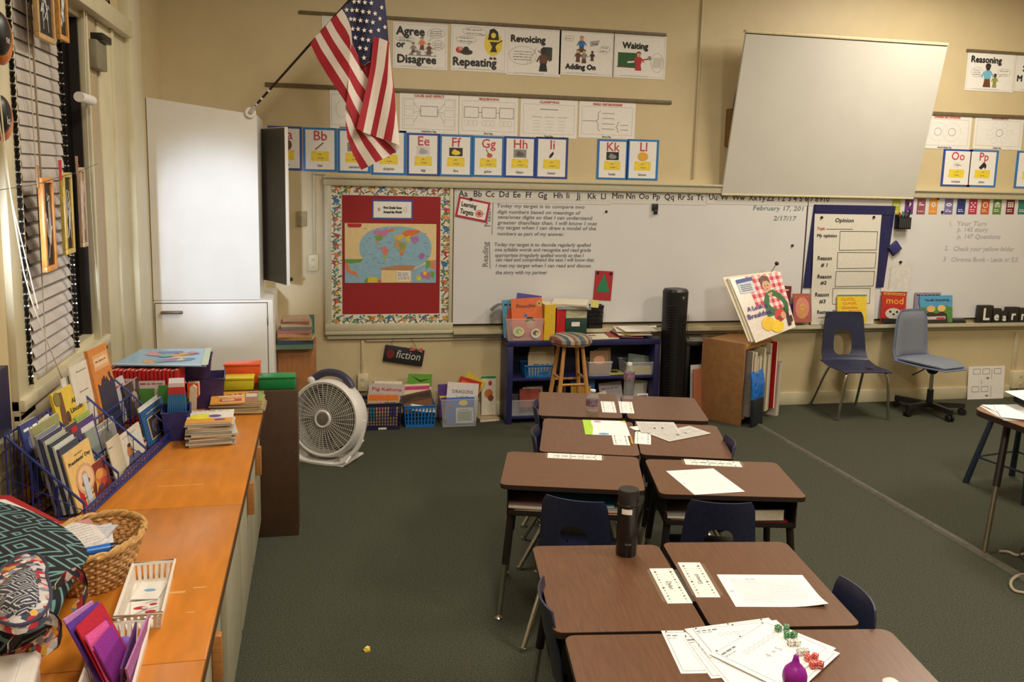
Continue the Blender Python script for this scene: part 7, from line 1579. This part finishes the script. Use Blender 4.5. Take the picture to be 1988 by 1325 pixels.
rack_book('tan book with a portrait on it near the far front of the wire rack', (264, 866), (288, 842), .06, .012, .007, (140, 112, 96), art(('d', .5, .5, .3, .24, C(206, 160, 140)), ('d', .5, .72, .3, .12, SHADK), ('p', [(.1, 0), (.9, 0), (.7, .28), (.3, .28)], SHADK)))
rack_book('large blue picture book at the far end of the wire rack', (272, 806), (314, 766), .075, .012, .010, (52, 92, 142), art(('r', .18, .10, .84, .72, C(196, 170, 120)), ('r', .22, .13, .80, .69, C(58, 46, 50)), ('d', .5, .42, .2, .2, C(96, 90, 110)), ('d', .55, .5, .1, .1, C(190, 160, 140)), ('s', .2, .8, .84, .06, C(190, 180, 140))))
rack_book('thin white booklet tucked behind the large blue book in the wire rack', (268, 800), (304, 762), .085, .014, .004, (200, 204, 204), None)
rack_book('dark picture book with a small red label in the middle tier of the rack', (110, 843), (148, 816), .145, .045, .008, (70, 64, 84), art(('r', .66, .84, .94, .94, REDP), ('d', .5, .4, .3, .2, C(120, 110, 90)), ('s', .1, .6, .7, .06, C(170, 150, 90))))
rack_book('grey photo book in the middle tier of the rack', (176, 836), (219, 810), .15, .045, .01, (150, 146, 138), art(('d', .5, .5, .3, .3, C(120, 116, 110)), ('s', .1, .9, .85, .05, PAPER)))
rack_book('grey green book just nearer than the grey photo book in the rack', (165, 842), (184, 826), .14, .045, .008, (140, 150, 142), None)
rack_book('book with red and cream pattern in the middle tier of the rack', (97, 856), (113, 842), .14, .045, .008, (196, 188, 160), art(('d', .4, .8, .3, .1, REDP), ('d', .6, .4, .3, .2, C(100, 130, 90))))
rack_book('purple framed picture book in the middle tier of the rack', (150, 829), (180, 797), .16, .06, .008, (84, 66, 120), art(('r', .10, .12, .9, .86, C(206, 196, 200)), ('d', .5, .5, .2, .2, C(170, 120, 110))))
rack_book('light green book peeping above the purple framed one in the rack', (146, 815), (172, 793), .18, .06, .006, (150, 176, 80), None)
rack_book('navy and blue picture book at the near back corner of the rack', (38, 830), (70, 806), .215, .075, .01, (58, 68, 128), art(('d', .5, .7, .3, .12, C(120, 130, 180)), ('d', .6, .3, .2, .15, C(160, 70, 60)), ('s', .1, .9, .88, .05, PAPER)))
rack_book('cream picture book with an olive top in the back tier of the rack', (60, 835), (112, 800), .20, .075, .01, (206, 200, 180), art(('r', 0, .8, 1, 1, C(150, 150, 100)), ('s', .1, .9, .7, .05, C(90, 96, 140))))
rack_book('white book corner standing above the olive topped one in the rack', (64, 822), (100, 806), .225, .075, .006, (222, 216, 204), None, ry=-6)
rack_book('bright yellow picture book in the back tier of the rack', (99, 770), (152, 735), .23, .085, .01, (220, 190, 66), art(('t', 'Abe', .70, .74, .10, SHADK, .26), ('t', 'Lincoln', .68, .62, .10, SHADK, .44), ('p', [(.18, .1), (.28, .1), (.32, .96), (.2, .98), (.12, .6)], C(110, 76, 50)), ('d', .36, .6, .06, .08, C(90, 60, 50)), ('d', .5, .3, .05, .1, C(70, 56, 60)), ('d', .12, .9, .1, .1, C(130, 120, 60))))
rack_book('white sheets standing tall at the back of the rack', (133, 718), (168, 694), .235, .085, .006, (216, 210, 196), art(('s', .3, .9, .9, .02, GREYINK), ('s', .3, .8, .66, .02, GREYINK), ('s', .5, .8, .5, .03, FAINT)), 9)
rack_book('white sheets behind the yellow book at the back of the rack', (118, 742), (140, 722), .245, .085, .005, (206, 204, 200), art(('r', .8, .5, 1, 1, INK)), 8)
rack_book('tall orange picture book with dark silhouettes, highest in the rack', (169, 683), (205, 664), .23, .085, .014, (206, 130, 60), art(('r', .12, .74, .94, .92, C(214, 160, 110)), ('r', .18, .78, .88, .88, C(224, 190, 150)), ('s', .24, .82, .83, .02, BRNP), ('p', [(.06, 0), (.96, 0), (.98, .55), (.86, .62), (.74, .55), (.62, .64), (.5, .56), (.4, .65), (.28, .56), (.14, .6)], C(52, 50, 70)), ('d', .5, .62, .04, .04, C(52, 50, 70)), ('d', .8, .64, .04, .04, C(52, 50, 70))), 10)
rack_book('dark brown picture book with a pale face at the far back of the rack', (238, 752), (268, 731), .20, .085, .01, (66, 54, 50), art(('d', .5, .5, .18, .2, C(170, 150, 130)), ('d', .5, .3, .2, .12, C(100, 80, 70))))
rack_book('white and grey book between the orange and the dark brown book in the rack', (218, 742), (238, 728), .22, .085, .01, (190, 186, 184), art(('s', .1, .9, .8, .06, REDP)))

# ------------------------------------------------------------------ far half of the counter
PURB = mat('purple_bin', (62, 48, 96), .4, var=.1); NVB = mat('navy_bin', (44, 48, 112), .4, var=.1)
tub('purple_bin', 'purple plastic bin standing on the counter behind the magazine stacks', 'bin', .15, .16, .145, PURB, L(-.545, 4.40, CT, 4), 1.15, group='purple bins')
tub('purple_bin', 'dark purple bin stacked on top of the other purple bin under the map board', 'bin', .15, .15, .095, PURB, L(-.60, 4.375, CT+.150, 4), 1.12, group='purple bins')
X = tub('dark_crate', 'dark crate of thin red readers under the map board', 'crate', .35, .19, .12, BLACKPL, L(-.785, 4.24, CT, -5), 1.05)
for k in range(19):
    t = .0155; b_ = book('thin red reader, number %d from the window in the dark crate' % (k+1), .13, .240-.002*(k % 3), .0135, (206-(k % 3)*10, 44, 46), L(-.930+k*.0172, 4.165-.0016*k, CT+.006, 84, 0), None, 'thin red readers in the dark crate')
for k, (px, rgb, nm) in enumerate((((268, 742, 320, 785), (206, 190, 190), 'white striped booklets'), ((262, 757, 300, 800), (84, 140, 60), 'green booklet nearer the rack'), ((306, 750, 334, 800), (70, 132, 56), 'green booklet near the blue bin'), ((228, 738, 262, 790), (200, 176, 180), 'pale pink booklet'))):
    px_book(nm+' standing in front of the red readers', px, 4.02-.02*k, .012, rgb, art(('s', .05, .95, .86, .08, REDP)) if k in (0, 3) else None, 'booklets in front of the red readers', rx=-6)
tub('blue_bin', 'dark blue bin of blue spined readers at the far end of the rack', 'bin', .095, .13, .125, NVB, L(-.605, 3.865, CT, 8), 1.2)
a = onY(322, 738, 3.87); zt = a.z
for k in range(9):
    hh = zt-CT-.01; x = -.650+k*.0105
    R_ = book('blue reader with a red and white top, number %d across the dark blue bin' % (k+1), .10, hh, .0068, (46, 112, 168), L(x+.009, 3.865+.001*k, CT+.006, 98, 4-.9*k), None, 'blue readers in the dark blue bin')
    b = B(); b.box(-.0502, .0502, -.0004, .0072, hh*.80, hh*.93, C(186, 44, 50)); b.box(-.0502, .0502, -.0004, .0072, hh*.93, hh+.0006, C(206, 196, 196)); b.part('coloured_top', R_)
b = B(); P = [onY(x, y, 4.03) for x, y in ((367, 806), (381, 806), (383, 752), (376, 746), (369, 752))]; 
b.prism([(p.x, p.z) for p in P], 0, .012, mat('pale_wood_stick', (226, 206, 172), .5), X=FRONT); b.thing('craft_stick', 'wide pale craft stick leaning among the bins', 'stick', L(0, 4.03, 0, 0))
px_book('bright orange card box between the green bin and the purple bin', (363, 745, 386, 772), 4.20, .05, (226, 96, 48), None, None, rx=0, name='card_box', cat='box')
tub('green_bin', 'small green plastic bin beside the craft stick', 'bin', .06, .08, .10, mat('green_bin', (40, 128, 72), .4), L(-.600, 4.085, CT), 1.15)
b = B(); b.box(-.02, .02, -.03, .03, 0, .03, C(206, 92, 40), .004); b.thing('orange_block', 'small orange block on the counter before the purple bin', 'block', L(-.548, 4.15, CT+.0003, 20))
# map board
P = [onZ(x, y, 1.0) for x, y in ((300, 678), (425, 675), (404, 708), (218, 709))]; P[0].x -= .03; P[3].z = P[0].z = 1.0
X = T('map_board', 'laminated map board lying flat across the bins and red readers', 'map', FRS(P[3]+Vector((0, 0, -.0)), P[2]-P[3], P[0]-P[3]))
inv = X.matrix_world.inverted(); Q = [inv @ p for p in P]
b = B(); b.prism([(q.x, q.y) for q in (Q[3], Q[2], Q[1], Q[0])], -.004, 0, mat('map_board_sea', (130, 172, 206), .25, var=.06)); b.part('board', X)
b = B(); rr = random.Random(6); w, h = Q[2].x, Q[0].y; MC_ = [C(120, 140, 190), C(206, 166, 120), C(206, 150, 160), C(120, 180, 190), C(216, 206, 180), C(150, 140, 190)]
for k in range(16):
    cx, cy, r0 = w*rr.uniform(.2, .75), h*rr.uniform(.2, .8), w*rr.uniform(.06, .13); b.shape([(cx+r0*(1+.35*math.sin(3*a_+k))*math.cos(a_), cy+r0*.9*(1+.3*math.cos(2*a_+k))*math.sin(a_)) for a_ in [2*PI*j/14 for j in range(14)]], MC_[k % 6], 1+.3*k)
b.line([(0, .006), (w, .006)], .008, PAPER, 8); b.line([(Q[2].x-.01, .01), (Q[1].x-.01, Q[1].y-.01)], .03, C(196, 214, 200), 8); b.part('printed_map', X)
# magazine stacks
def stack(x, y, n, group, rz, cols, w, h, tmag, tops, place):
    rr = random.Random(n); z = CT+.0004
    for k in range(n):
        top = k == n-1; mm = Matrix.Translation((x+rr.uniform(-.010, .010), y+rr.uniform(-.006, .006), z+tmag)) @ Matrix.Rotation(R(rz+rr.uniform(-5, 5)), 4, 'Z') @ Matrix.Translation((0, -h/2, 0)) @ Matrix.Rotation(R(-90), 4, 'X')
        nm = tops[0] if top else 'magazine %d up from the bottom of the %s' % (k+1, place)
        book(nm, w, h, tmag-.0006, tops[1] if top else cols[k % len(cols)], mm, tops[2] if top else None, group, 'magazine', 'magazine', soft=True); z += tmag
stack(-.455, 3.80, 12, 'magazines in the near stack', 6, [(170, 164, 150), (190, 184, 170), (130, 126, 116), (200, 194, 184)], .185, .20, .0085, ('white magazine with yellow pictures on top of the near stack', (222, 216, 200), art(('r', .0, .0, 1, .34, C(216, 150, 60)), ('d', .30, .48, .26, .2, C(222, 214, 50)), ('d', .6, .5, .14, .1, PURP), ('d', .72, .2, .12, .08, C(110, 90, 140)), ('s', .1, .9, .9, .05, FAINT))), 'near stack')
stack(-.385, 4.27, 8, 'magazines in the far stack', -1, [(176, 150, 100), (196, 180, 130), (150, 140, 110)], .235, .17, .0075, ('orange and cream magazine on top of the far stack', (226, 160, 66), art(('r', .66, 0, .92, 1, C(150, 110, 90)), ('r', .68, .55, .9, .95, C(206, 190, 170)), ('r', .92, 0, 1, 1, C(130, 160, 90)), ('r', .18, .18, .6, .42, C(190, 60, 50)), ('s', .14, .62, .62, .2, CREAM), ('s', .22, .56, .22, .14, CREAM), ('s', .1, .6, .88, .08, BRNP))), 'far stack')
px_book('orange magazine standing upright behind the far stack', (428, 762, 512, 800), 4.36, .006, (224, 156, 62), art(('r', .64, .05, .88, .95, C(150, 100, 80)), ('r', .30, .15, .62, .42, C(190, 66, 48)), ('s', .28, .62, .58, .2, CREAM), ('r', .9, 0, 1, 1, C(140, 156, 90))), None, rx=-24, name='magazine', cat='magazine')
px_book('white comic magazine leaning beside the orange upright one', (408, 760, 430, 800), 4.36, .006, (206, 196, 180), art(('d', .5, .6, .3, .2, REDP), ('d', .5, .3, .3, .12, GREYP)), None, rx=-20, name='magazine', cat='magazine')
# plastic bins on the brown bookcase
def pbin(label, px, Y, d, rgb, z0=.7735):
    a = onY(px[0], px[1], Y); c = onY(px[2], px[3], Y); w = c.x-a.x; X = T('plastic_box', label, 'box', L((a.x+c.x)/2, Y, z0), 'coloured boxes on the brown bookcase'); h = a.z-z0; m = C(*rgb, .35)
    b = B(); b.box(-w/2, w/2, 0, d, 0, h-.012, m, .006); b.part('box_body', X); b = B(); b.box(-w/2-.003, w/2+.003, -.003, d+.003, h-.0115, h, m, .003); b.part('rim', X)
pbin('orange plastic box standing tallest on the brown bookcase', (435, 708, 505, 760), 4.66, .09, (232, 92, 40))
pbin('yellow plastic box in front of the orange one', (428, 735, 492, 760), 4.53, .09, (220, 200, 40))
pbin('green plastic box at the right end of the brown bookcase', (502, 733, 573, 760), 4.53, .10, (24, 132, 68))
pbin('blue plastic box behind the left end of the yellow one', (412, 736, 432, 764), 4.655, .08, (44, 128, 176))

# ------------------------------------------------------------------ wicker basket and what it holds
def wicker():
    m = mat('wicker', (206, 162, 106), .6, var=.16, scale=70); return m
WK = wicker(); BC = Vector((-.625, 2.50, CT))
def brx(t): return .092+.042*t
X = T('wicker_basket', 'woven wicker basket of papers and pens on the counter', 'basket', L(BC.x, BC.y, BC.z))
b = B(); n = 26; rows = 11; BH = .125
for j in range(rows):
    t = j/(rows-1); pts = []
    for k in range(n*2):
        a = 2*PI*k/(n*2); wv = .004*math.cos(PI*k+PI*j); r = brx(t)+wv; pts.append((r*1.0*math.cos(a), r*1.16*math.sin(a), .006+BH*.94*t+.012*t*math.cos(a*1.0-.4)))
    b.tube(pts, .0052, WK, 6, True)
b.part('weave', X)
b = B()
for k in range(n): a = 2*PI*k/n; b.tube([(brx(t)*math.cos(a), brx(t)*1.16*math.sin(a), BH*.97*t) for t in (0, .5, 1)], .0042, WK, 5)
b.part('stakes', X)
b = B()
for s_ in (0, PI, PI/2): b.tube([((brx(1)+.006*math.cos(9*a+s_))*math.cos(a), (brx(1)+.006*math.cos(9*a+s_))*1.16*math.sin(a), BH+.006*math.sin(9*a+s_)+.012*math.cos(a-.4)) for a in [2*PI*k/90 for k in range(90)]], .0058, mat('wicker_light', (196, 152, 92), .5, var=.15, scale=70), 6, True)
b.part('braided_rim', X)
b = B(); b.lathe([(0, 0), (.09, 0), (.09, .005), (0, .005)], WK, 24, X=Matrix.Scale(1.16, 4, (0, 1, 0))); b.part('bottom', X)
def pen(label, pa, pb_, za, zb_, r, rgb, tip, name='marker', cat='marker'):
    p, q = onZ(*pa, za), onZ(*pb_, zb_); X = T(name, label, cat, L(0, 0, 0)); b = B(); b.cyl(tuple(p), tuple(q), r, None, 14, C(*rgb, .3)); b.part('barrel', X); e = q+(q-p).normalized()*r*1.6; b = B(); b.cyl(tuple(q), tuple(e), r*1.03, r*.9, 14, C(*tip, .3)); b.part('end_cap', X)
pen('thick bright blue marker lying across the wicker basket', (138, 1078), (214, 1064), .868, .868, .0125, (36, 108, 200), (30, 32, 40))
pen('thin dark pencil sticking out of the wicker basket', (206, 1070), (252, 1050), .862, .868, .005, (44, 36, 40), (20, 20, 22), 'pencil', 'pencil')
for k, (nm, rz, w_, h_, rgb) in enumerate((('white ruled pad in the wicker basket', 14, .15, .20, (216, 214, 216)), ('bluish white sheet in the wicker basket', -12, .14, .18, (200, 202, 214)), ('white leaflet with a reddish corner in the wicker basket', 30, .13, .17, (222, 216, 214)))):
    b = B(); b.box(-w_/2, w_/2, -h_/2, h_/2, 0, .003, C(*rgb)); 
    b.X = Matrix.Translation((0, 0, .0031)); [b.scribble(-w_*.4, w_*.4, -h_*.4+.016*j, .004, FAINT, .2, j+k) for j in range(10)]
    if k == 2: b.shape([(w_*.5, h_*.5), (w_*.2, h_*.5), (w_*.5, h_*.2)], C(190, 140, 130), .4)
    b.thing('paper_sheet', nm, 'paper', L(BC.x-.02-.015*k, BC.y+.015*k, CT+.100+.006*k, rz, 5, -4), 'papers in the wicker basket')

# ------------------------------------------------------------------ patterned bag
def weave_print(name, bg, fg, sc, w0, w1):
    m = bpy.data.materials.new(name); m.use_nodes = True; nt = m.node_tree; bs = nt.nodes['Principled BSDF']; bs.inputs['Roughness'].default_value = .9
    tc = nt.nodes.new('ShaderNodeTexCoord'); vo = nt.nodes.new('ShaderNodeTexVoronoi'); vo.feature = 'DISTANCE_TO_EDGE'; vo.inputs['Scale'].default_value = sc
    wv = nt.nodes.new('ShaderNodeTexVoronoi'); wv.feature = 'F1'; wv.inputs['Scale'].default_value = sc; wv.distance = 'MANHATTAN'
    si = nt.nodes.new('ShaderNodeMath'); si.operation = 'MULTIPLY'; si.inputs[1].default_value = 26; s2 = nt.nodes.new('ShaderNodeMath'); s2.operation = 'SINE'
    cr = nt.nodes.new('ShaderNodeValToRGB'); cr.color_ramp.elements[0].position = w0; cr.color_ramp.elements[1].position = w1
    cr.color_ramp.elements[0].color = (*[lin(v) for v in bg], 1); cr.color_ramp.elements[1].color = (*[lin(v) for v in fg], 1)
    nt.links.new(tc.outputs['Object'], vo.inputs['Vector']); nt.links.new(tc.outputs['Object'], wv.inputs['Vector']); nt.links.new(wv.outputs['Distance'], si.inputs[0]); nt.links.new(si.outputs[0], s2.inputs[0]); nt.links.new(s2.outputs[0], cr.inputs[0]); nt.links.new(cr.outputs[0], bs.inputs['Base Color'])
    return m
def floral(name):
    m = bpy.data.materials.new(name); m.use_nodes = True; nt = m.node_tree; bs = nt.nodes['Principled BSDF']; bs.inputs['Roughness'].default_value = .9
    tc = nt.nodes.new('ShaderNodeTexCoord'); vo = nt.nodes.new('ShaderNodeTexVoronoi'); vo.inputs['Scale'].default_value = 62; sep = nt.nodes.new('ShaderNodeSeparateColor'); cr = nt.nodes.new('ShaderNodeValToRGB'); cr.color_ramp.interpolation = 'CONSTANT'
    e = cr.color_ramp.elements; e[0].position = 0; e[0].color = (*[lin(v) for v in (196, 190, 190)], 1); e[1].position = .20; e[1].color = (*[lin(v) for v in (60, 64, 84)], 1)
    for p_, c_ in ((.44, (176, 46, 56)), (.58, (130, 134, 150)), (.74, (214, 150, 140)), (.84, (222, 214, 200)), (.94, (214, 170, 70))): q = e.new(p_); q.color = (*[lin(v) for v in c_], 1)
    nt.links.new(tc.outputs['Object'], vo.inputs['Vector']); nt.links.new(vo.outputs['Color'], sep.inputs[0]); nt.links.new(sep.outputs[0], cr.inputs[0]); nt.links.new(cr.outputs[0], bs.inputs['Base Color'])
    return m
TEALP = weave_print('teal_black_cloth', (24, 26, 30), (104, 146, 148), 8, .60, .68); QUILT = weave_print('grey_quilt_cloth', (58, 60, 74), (190, 188, 192), 20, .45, .55); FLOR = floral('floral_cloth'); PIPE = mat('navy_piping', (58, 60, 84), .8)
X = T('patterned_bag', 'quilted cloth bag in teal, black and floral prints at the near end of the counter', 'bag', L(0, 0, 0))
ctl = {(0, 0): ((-60, 985), .90), (1, 0): ((124, 1020), .895), (2, 0): ((152, 1092), .86), (0, 1): ((-60, 1060), .94), (1, 1): ((70, 1075), .93), (2, 1): ((128, 1128), .87), (0, 2): ((-60, 1180), .90), (1, 2): ((40, 1180), .90), (2, 2): ((96, 1190), .86), (0, 3): ((-60, 1262), .79), (1, 3): ((20, 1256), .80), (2, 3): ((82, 1206), .80)}
CP = {k: onZ(*v_[0], v_[1]) for k, v_ in ctl.items()}
def bez(P, t):
    while len(P) > 1: P = [a*(1-t)+c*t for a, c in zip(P, P[1:])]
    return P[0]
def bag(u, v, bulge=1.12):
    row = [bez([CP[(i, j)] for i in range(3)], u) for j in range(4)]
    p = bez(row, v); c_ = Vector((-.80, 2.35, .80)); return c_+(p-c_)*bulge
b = B(); b.grid(bag, 22, 26, TEALP, .012); b.part('front_cloth', X)
b = B(); b.grid(lambda u, v: tuple(Vector(bag(.02+.96*u, 0 if v < .001 else 0))*(1-v)+Vector((bag(.02+.96*u, 0).x-.05, bag(.02+.96*u, 0).y+.12, CT+.002))*v), 14, 4, TEALP, .006); b.part('back_cloth', X)
b = B(); b.grid(lambda u, v: tuple(Vector(bag(u, 1.0))*(1-v)+Vector((bag(u, 1).x, bag(u, 1).y+.05, CT+.002))*v), 10, 3, FLOR, .004); b.part('base_cloth', X)
# the heart shaped quilted pocket lying on the front
HE = [(0, 1106), (28, 1084), (52, 1074), (76, 1078), (92, 1096), (90, 1120), (98, 1140), (100, 1164), (88, 1190), (62, 1208), (34, 1216), (12, 1212), (-20, 1200), (-40, 1150)]
hc = onZ(38, 1150, .93)
def pocket(sc, z, m, nm):
    P = [onZ(38+(x-38)*sc, 1148+(y-1148)*sc, z-.0006*((x-38)**2+(y-1148)**2)**.5*.12*sc) for x, y in HE]; b = B(); n = len(P)
    c_ = sum(P, Vector())/n+Vector((0, 0, .012)); V = [tuple(c_)]+[tuple(c_.lerp(p, .6)+Vector((0, 0, .004))) for p in P]+[tuple(p) for p in P]+[tuple(p-Vector((0, 0, .02))) for p in P]
    F = [(0, 1+i, 1+(i+1) % n) for i in range(n)]+[(1+i, 1+n+i, 1+n+(i+1) % n, 1+(i+1) % n) for i in range(n)]+[(1+n+i, 1+2*n+i, 1+2*n+(i+1) % n, 1+n+(i+1) % n) for i in range(n)]
    b.add(V, F, m); b.part(nm, X, smooth=80); return P
PP = pocket(1.0, .948, FLOR, 'floral_pocket'); pocket(.62, .958, QUILT, 'quilted_patch')
b = B(); b.tube([tuple(p) for p in PP], .004, PIPE, 6, True, smooth=1); b.part('piping', X)
def strap(pts, label):
    P = [onZ(x, y, z) for x, y, z in pts]
    Q = resamp(P, 26); b = B()
    for i in range(26):
        a_, c_ = Q[i], Q[i+1]; off = Vector((0, .004, .026)); b.poly([tuple(a_-off*.5), tuple(c_-off*.5), tuple(c_+off*.5), tuple(a_+off*.5)], FLOR)
        b.poly([tuple(a_-off*.5+Vector((.003, .003, 0))), tuple(a_+off*.5+Vector((.003, .003, 0))), tuple(c_+off*.5+Vector((.003, .003, 0))), tuple(c_-off*.5+Vector((.003, .003, 0)))], mat('strap_lining', (52, 42, 40), .9))
    o = b.part('handle', X, label, smooth=80)
strap([(106, 1146, .885), (124, 1122, .90), (146, 1112, .91), (162, 1124, .90), (168, 1146, .885), (160, 1168, .87), (140, 1188, .85)], 'floral handle looping at the far side')
strap([(14, 1262, .84), (44, 1222, .865), (78, 1200, .88), (104, 1204, .88), (118, 1222, .865), (112, 1246, .85), (90, 1262, .835), (56, 1270, .82)], 'floral handle looping at the near side')
slab(None, 'red_edged_card', [onZ(-60, 962, .86), onZ(20, 962, .86), onZ(128, 1018, .83), onZ(40, 1026, .83)], .002, C(176, 40, 44))
o = bpy.data.objects['red_edged_card']; o['label'] = 'white card with a red edge behind the patterned bag'; o['category'] = 'card'
b = B(); P = [onZ(-60, 970, .865), onZ(10, 970, .8645), onZ(112, 1016, .8345), onZ(40, 1024, .835)]; b.poly([tuple(p) for p in reversed(P)], PAPER); b.part('white_face', o)

# ------------------------------------------------------------------ white baskets, felt sheets, tray
WPL = mat('white_basket', (232, 224, 212), .4, var=.02)
tub('white_basket', 'white slotted basket with red and white cards in it on the counter', 'basket', .098, .275, .050, WPL, L(-.452, 2.322, CT+.0003, 3), 1.12, (7, 1), rim=.004, bw=.30, group='white slotted baskets')
tub('white_basket', 'white slotted basket of purple and red felt at the near end of the counter', 'basket', .098, .275, .050, WPL, L(-.458, 1.985, CT+.0003, 3), 1.12, (7, 1), rim=.004, bw=.30, group='white slotted baskets')
for k, (nm, x, y, rz, blob) in enumerate((('white card with red figures at the bottom of the white basket', -.450, 2.28, 8, C(186, 40, 52)), ('white card with a light blue spot at the far end of the white basket', -.455, 2.38, -6, C(120, 176, 216)))):
    b = B(Matrix.Translation((0, 0, .002))); b.rect(-.035, -.05, .035, .05, PAPER, 0); 
    for j, (dx, dy, r0) in enumerate((((-.012, .01, .012), (.014, -.018, .010), (.0, -.035, .008), (.02, .02, .007)) if k == 0 else ((.0, .0, .011),))): b.disc(dx, dy, r0*1.4, r0*.7, blob, 1+j, 12, .4)
    if k == 0: b.line([(-.03, -.03), (0, -.01), (.03, .0)], .002, INK, 6); b.line([(.0, .03), (.03, .035)], .002, INK, 6); b.disc(.0, .002, .008, .007, C(226, 200, 206), 7)
    b.box(-.035, .035, -.05, .05, -.002, -.0002, PAPER); b.thing('picture_card', nm, 'card', L(x, y, CT+.006+.004*k, rz), 'cards in the white basket')
def felt(label, q, zt, zb, rgb, t=.004):
    m = mat('felt_%02x%02x%02x' % rgb, rgb, .95, var=.08, scale=200, bump=.2); P = [onZ(*q[0], zt), onZ(*q[1], zt), onZ(*q[2], zb), onZ(*q[3], zb)]
    b = B(); b.grid(lambda u, v: (P[3]*(1-u)+P[2]*u)*(1-v)+(P[0]*(1-u)+P[1]*u)*v, 3, 3, m, t); b.thing('felt_sheet', label, 'felt', None, 'felt sheets in the near white basket')
felt('pale lilac felt sheet at the very back of the felt bundle', ((124, 1204), (180, 1167), (214, 1226), (160, 1270)), .90, .80, (206, 140, 206))
felt('violet felt sheet behind the red one', ((130, 1214), (190, 1168), (250, 1290), (194, 1332)), .895, .757, (92, 52, 150))
felt('crimson felt sheet in the felt bundle', ((148, 1218), (198, 1170), (252, 1268), (206, 1330)), .89, .76, (186, 30, 56))
felt('hot pink felt sheet in the felt bundle', ((166, 1236), (207, 1205), (252, 1290), (216, 1336)), .875, .757, (226, 90, 160))
felt('magenta purple felt sheet at the front of the felt bundle', ((183, 1256), (218, 1213), (262, 1290), (226, 1334)), .865, .757, (146, 44, 150))
felt('deep purple felt sheet standing on edge at the right of the bundle', ((236, 1300), (266, 1208), (262, 1290), (238, 1336)), .85, .757, (92, 36, 110))
felt('translucent lilac felt sheet against the right side of the basket', ((246, 1300), (290, 1194), (284, 1240), (254, 1330)), .845, .77, (176, 110, 176))
b = B(); b.sphere((0, 0, 0), .018, .018, .013, mat('felt_lav', (120, 92, 190), .95), 14); b.thing('felt_scrap', 'round lavender felt scrap at the back of the near white basket', 'felt', L(-.462, 2.09, CT+.022))
b = B(); b.sphere((0, 0, 0), .04, .03, .012, mat('felt_pinkscrap', (206, 50, 96), .95, var=.3, scale=60), 14); b.thing('felt_scrap', 'crumpled pink felt scrap on the counter beside the white box', 'felt', L(-.555, 1.86, CT+.014))
X = T('white_box', 'white plastic lidded box at the near left corner of the counter', 'box', L(-.735, 1.80, CT+.0003, 8))
b = B(); b.box(-.20, .15, -.26, .15, 0, .065, mat('white_box', (222, 214, 206), .35, var=.02), .018, seg=4); b.part('box_body', X)
b = B(); b.box(-.205, .155, -.265, .155, .065, .085, mat('white_box', (222, 214, 206), .35), .009, seg=3); b.box(-.17, .12, -.23, .12, .085, .091, mat('white_box', (222, 214, 206), .35), .005, seg=3); b.part('lid', X)
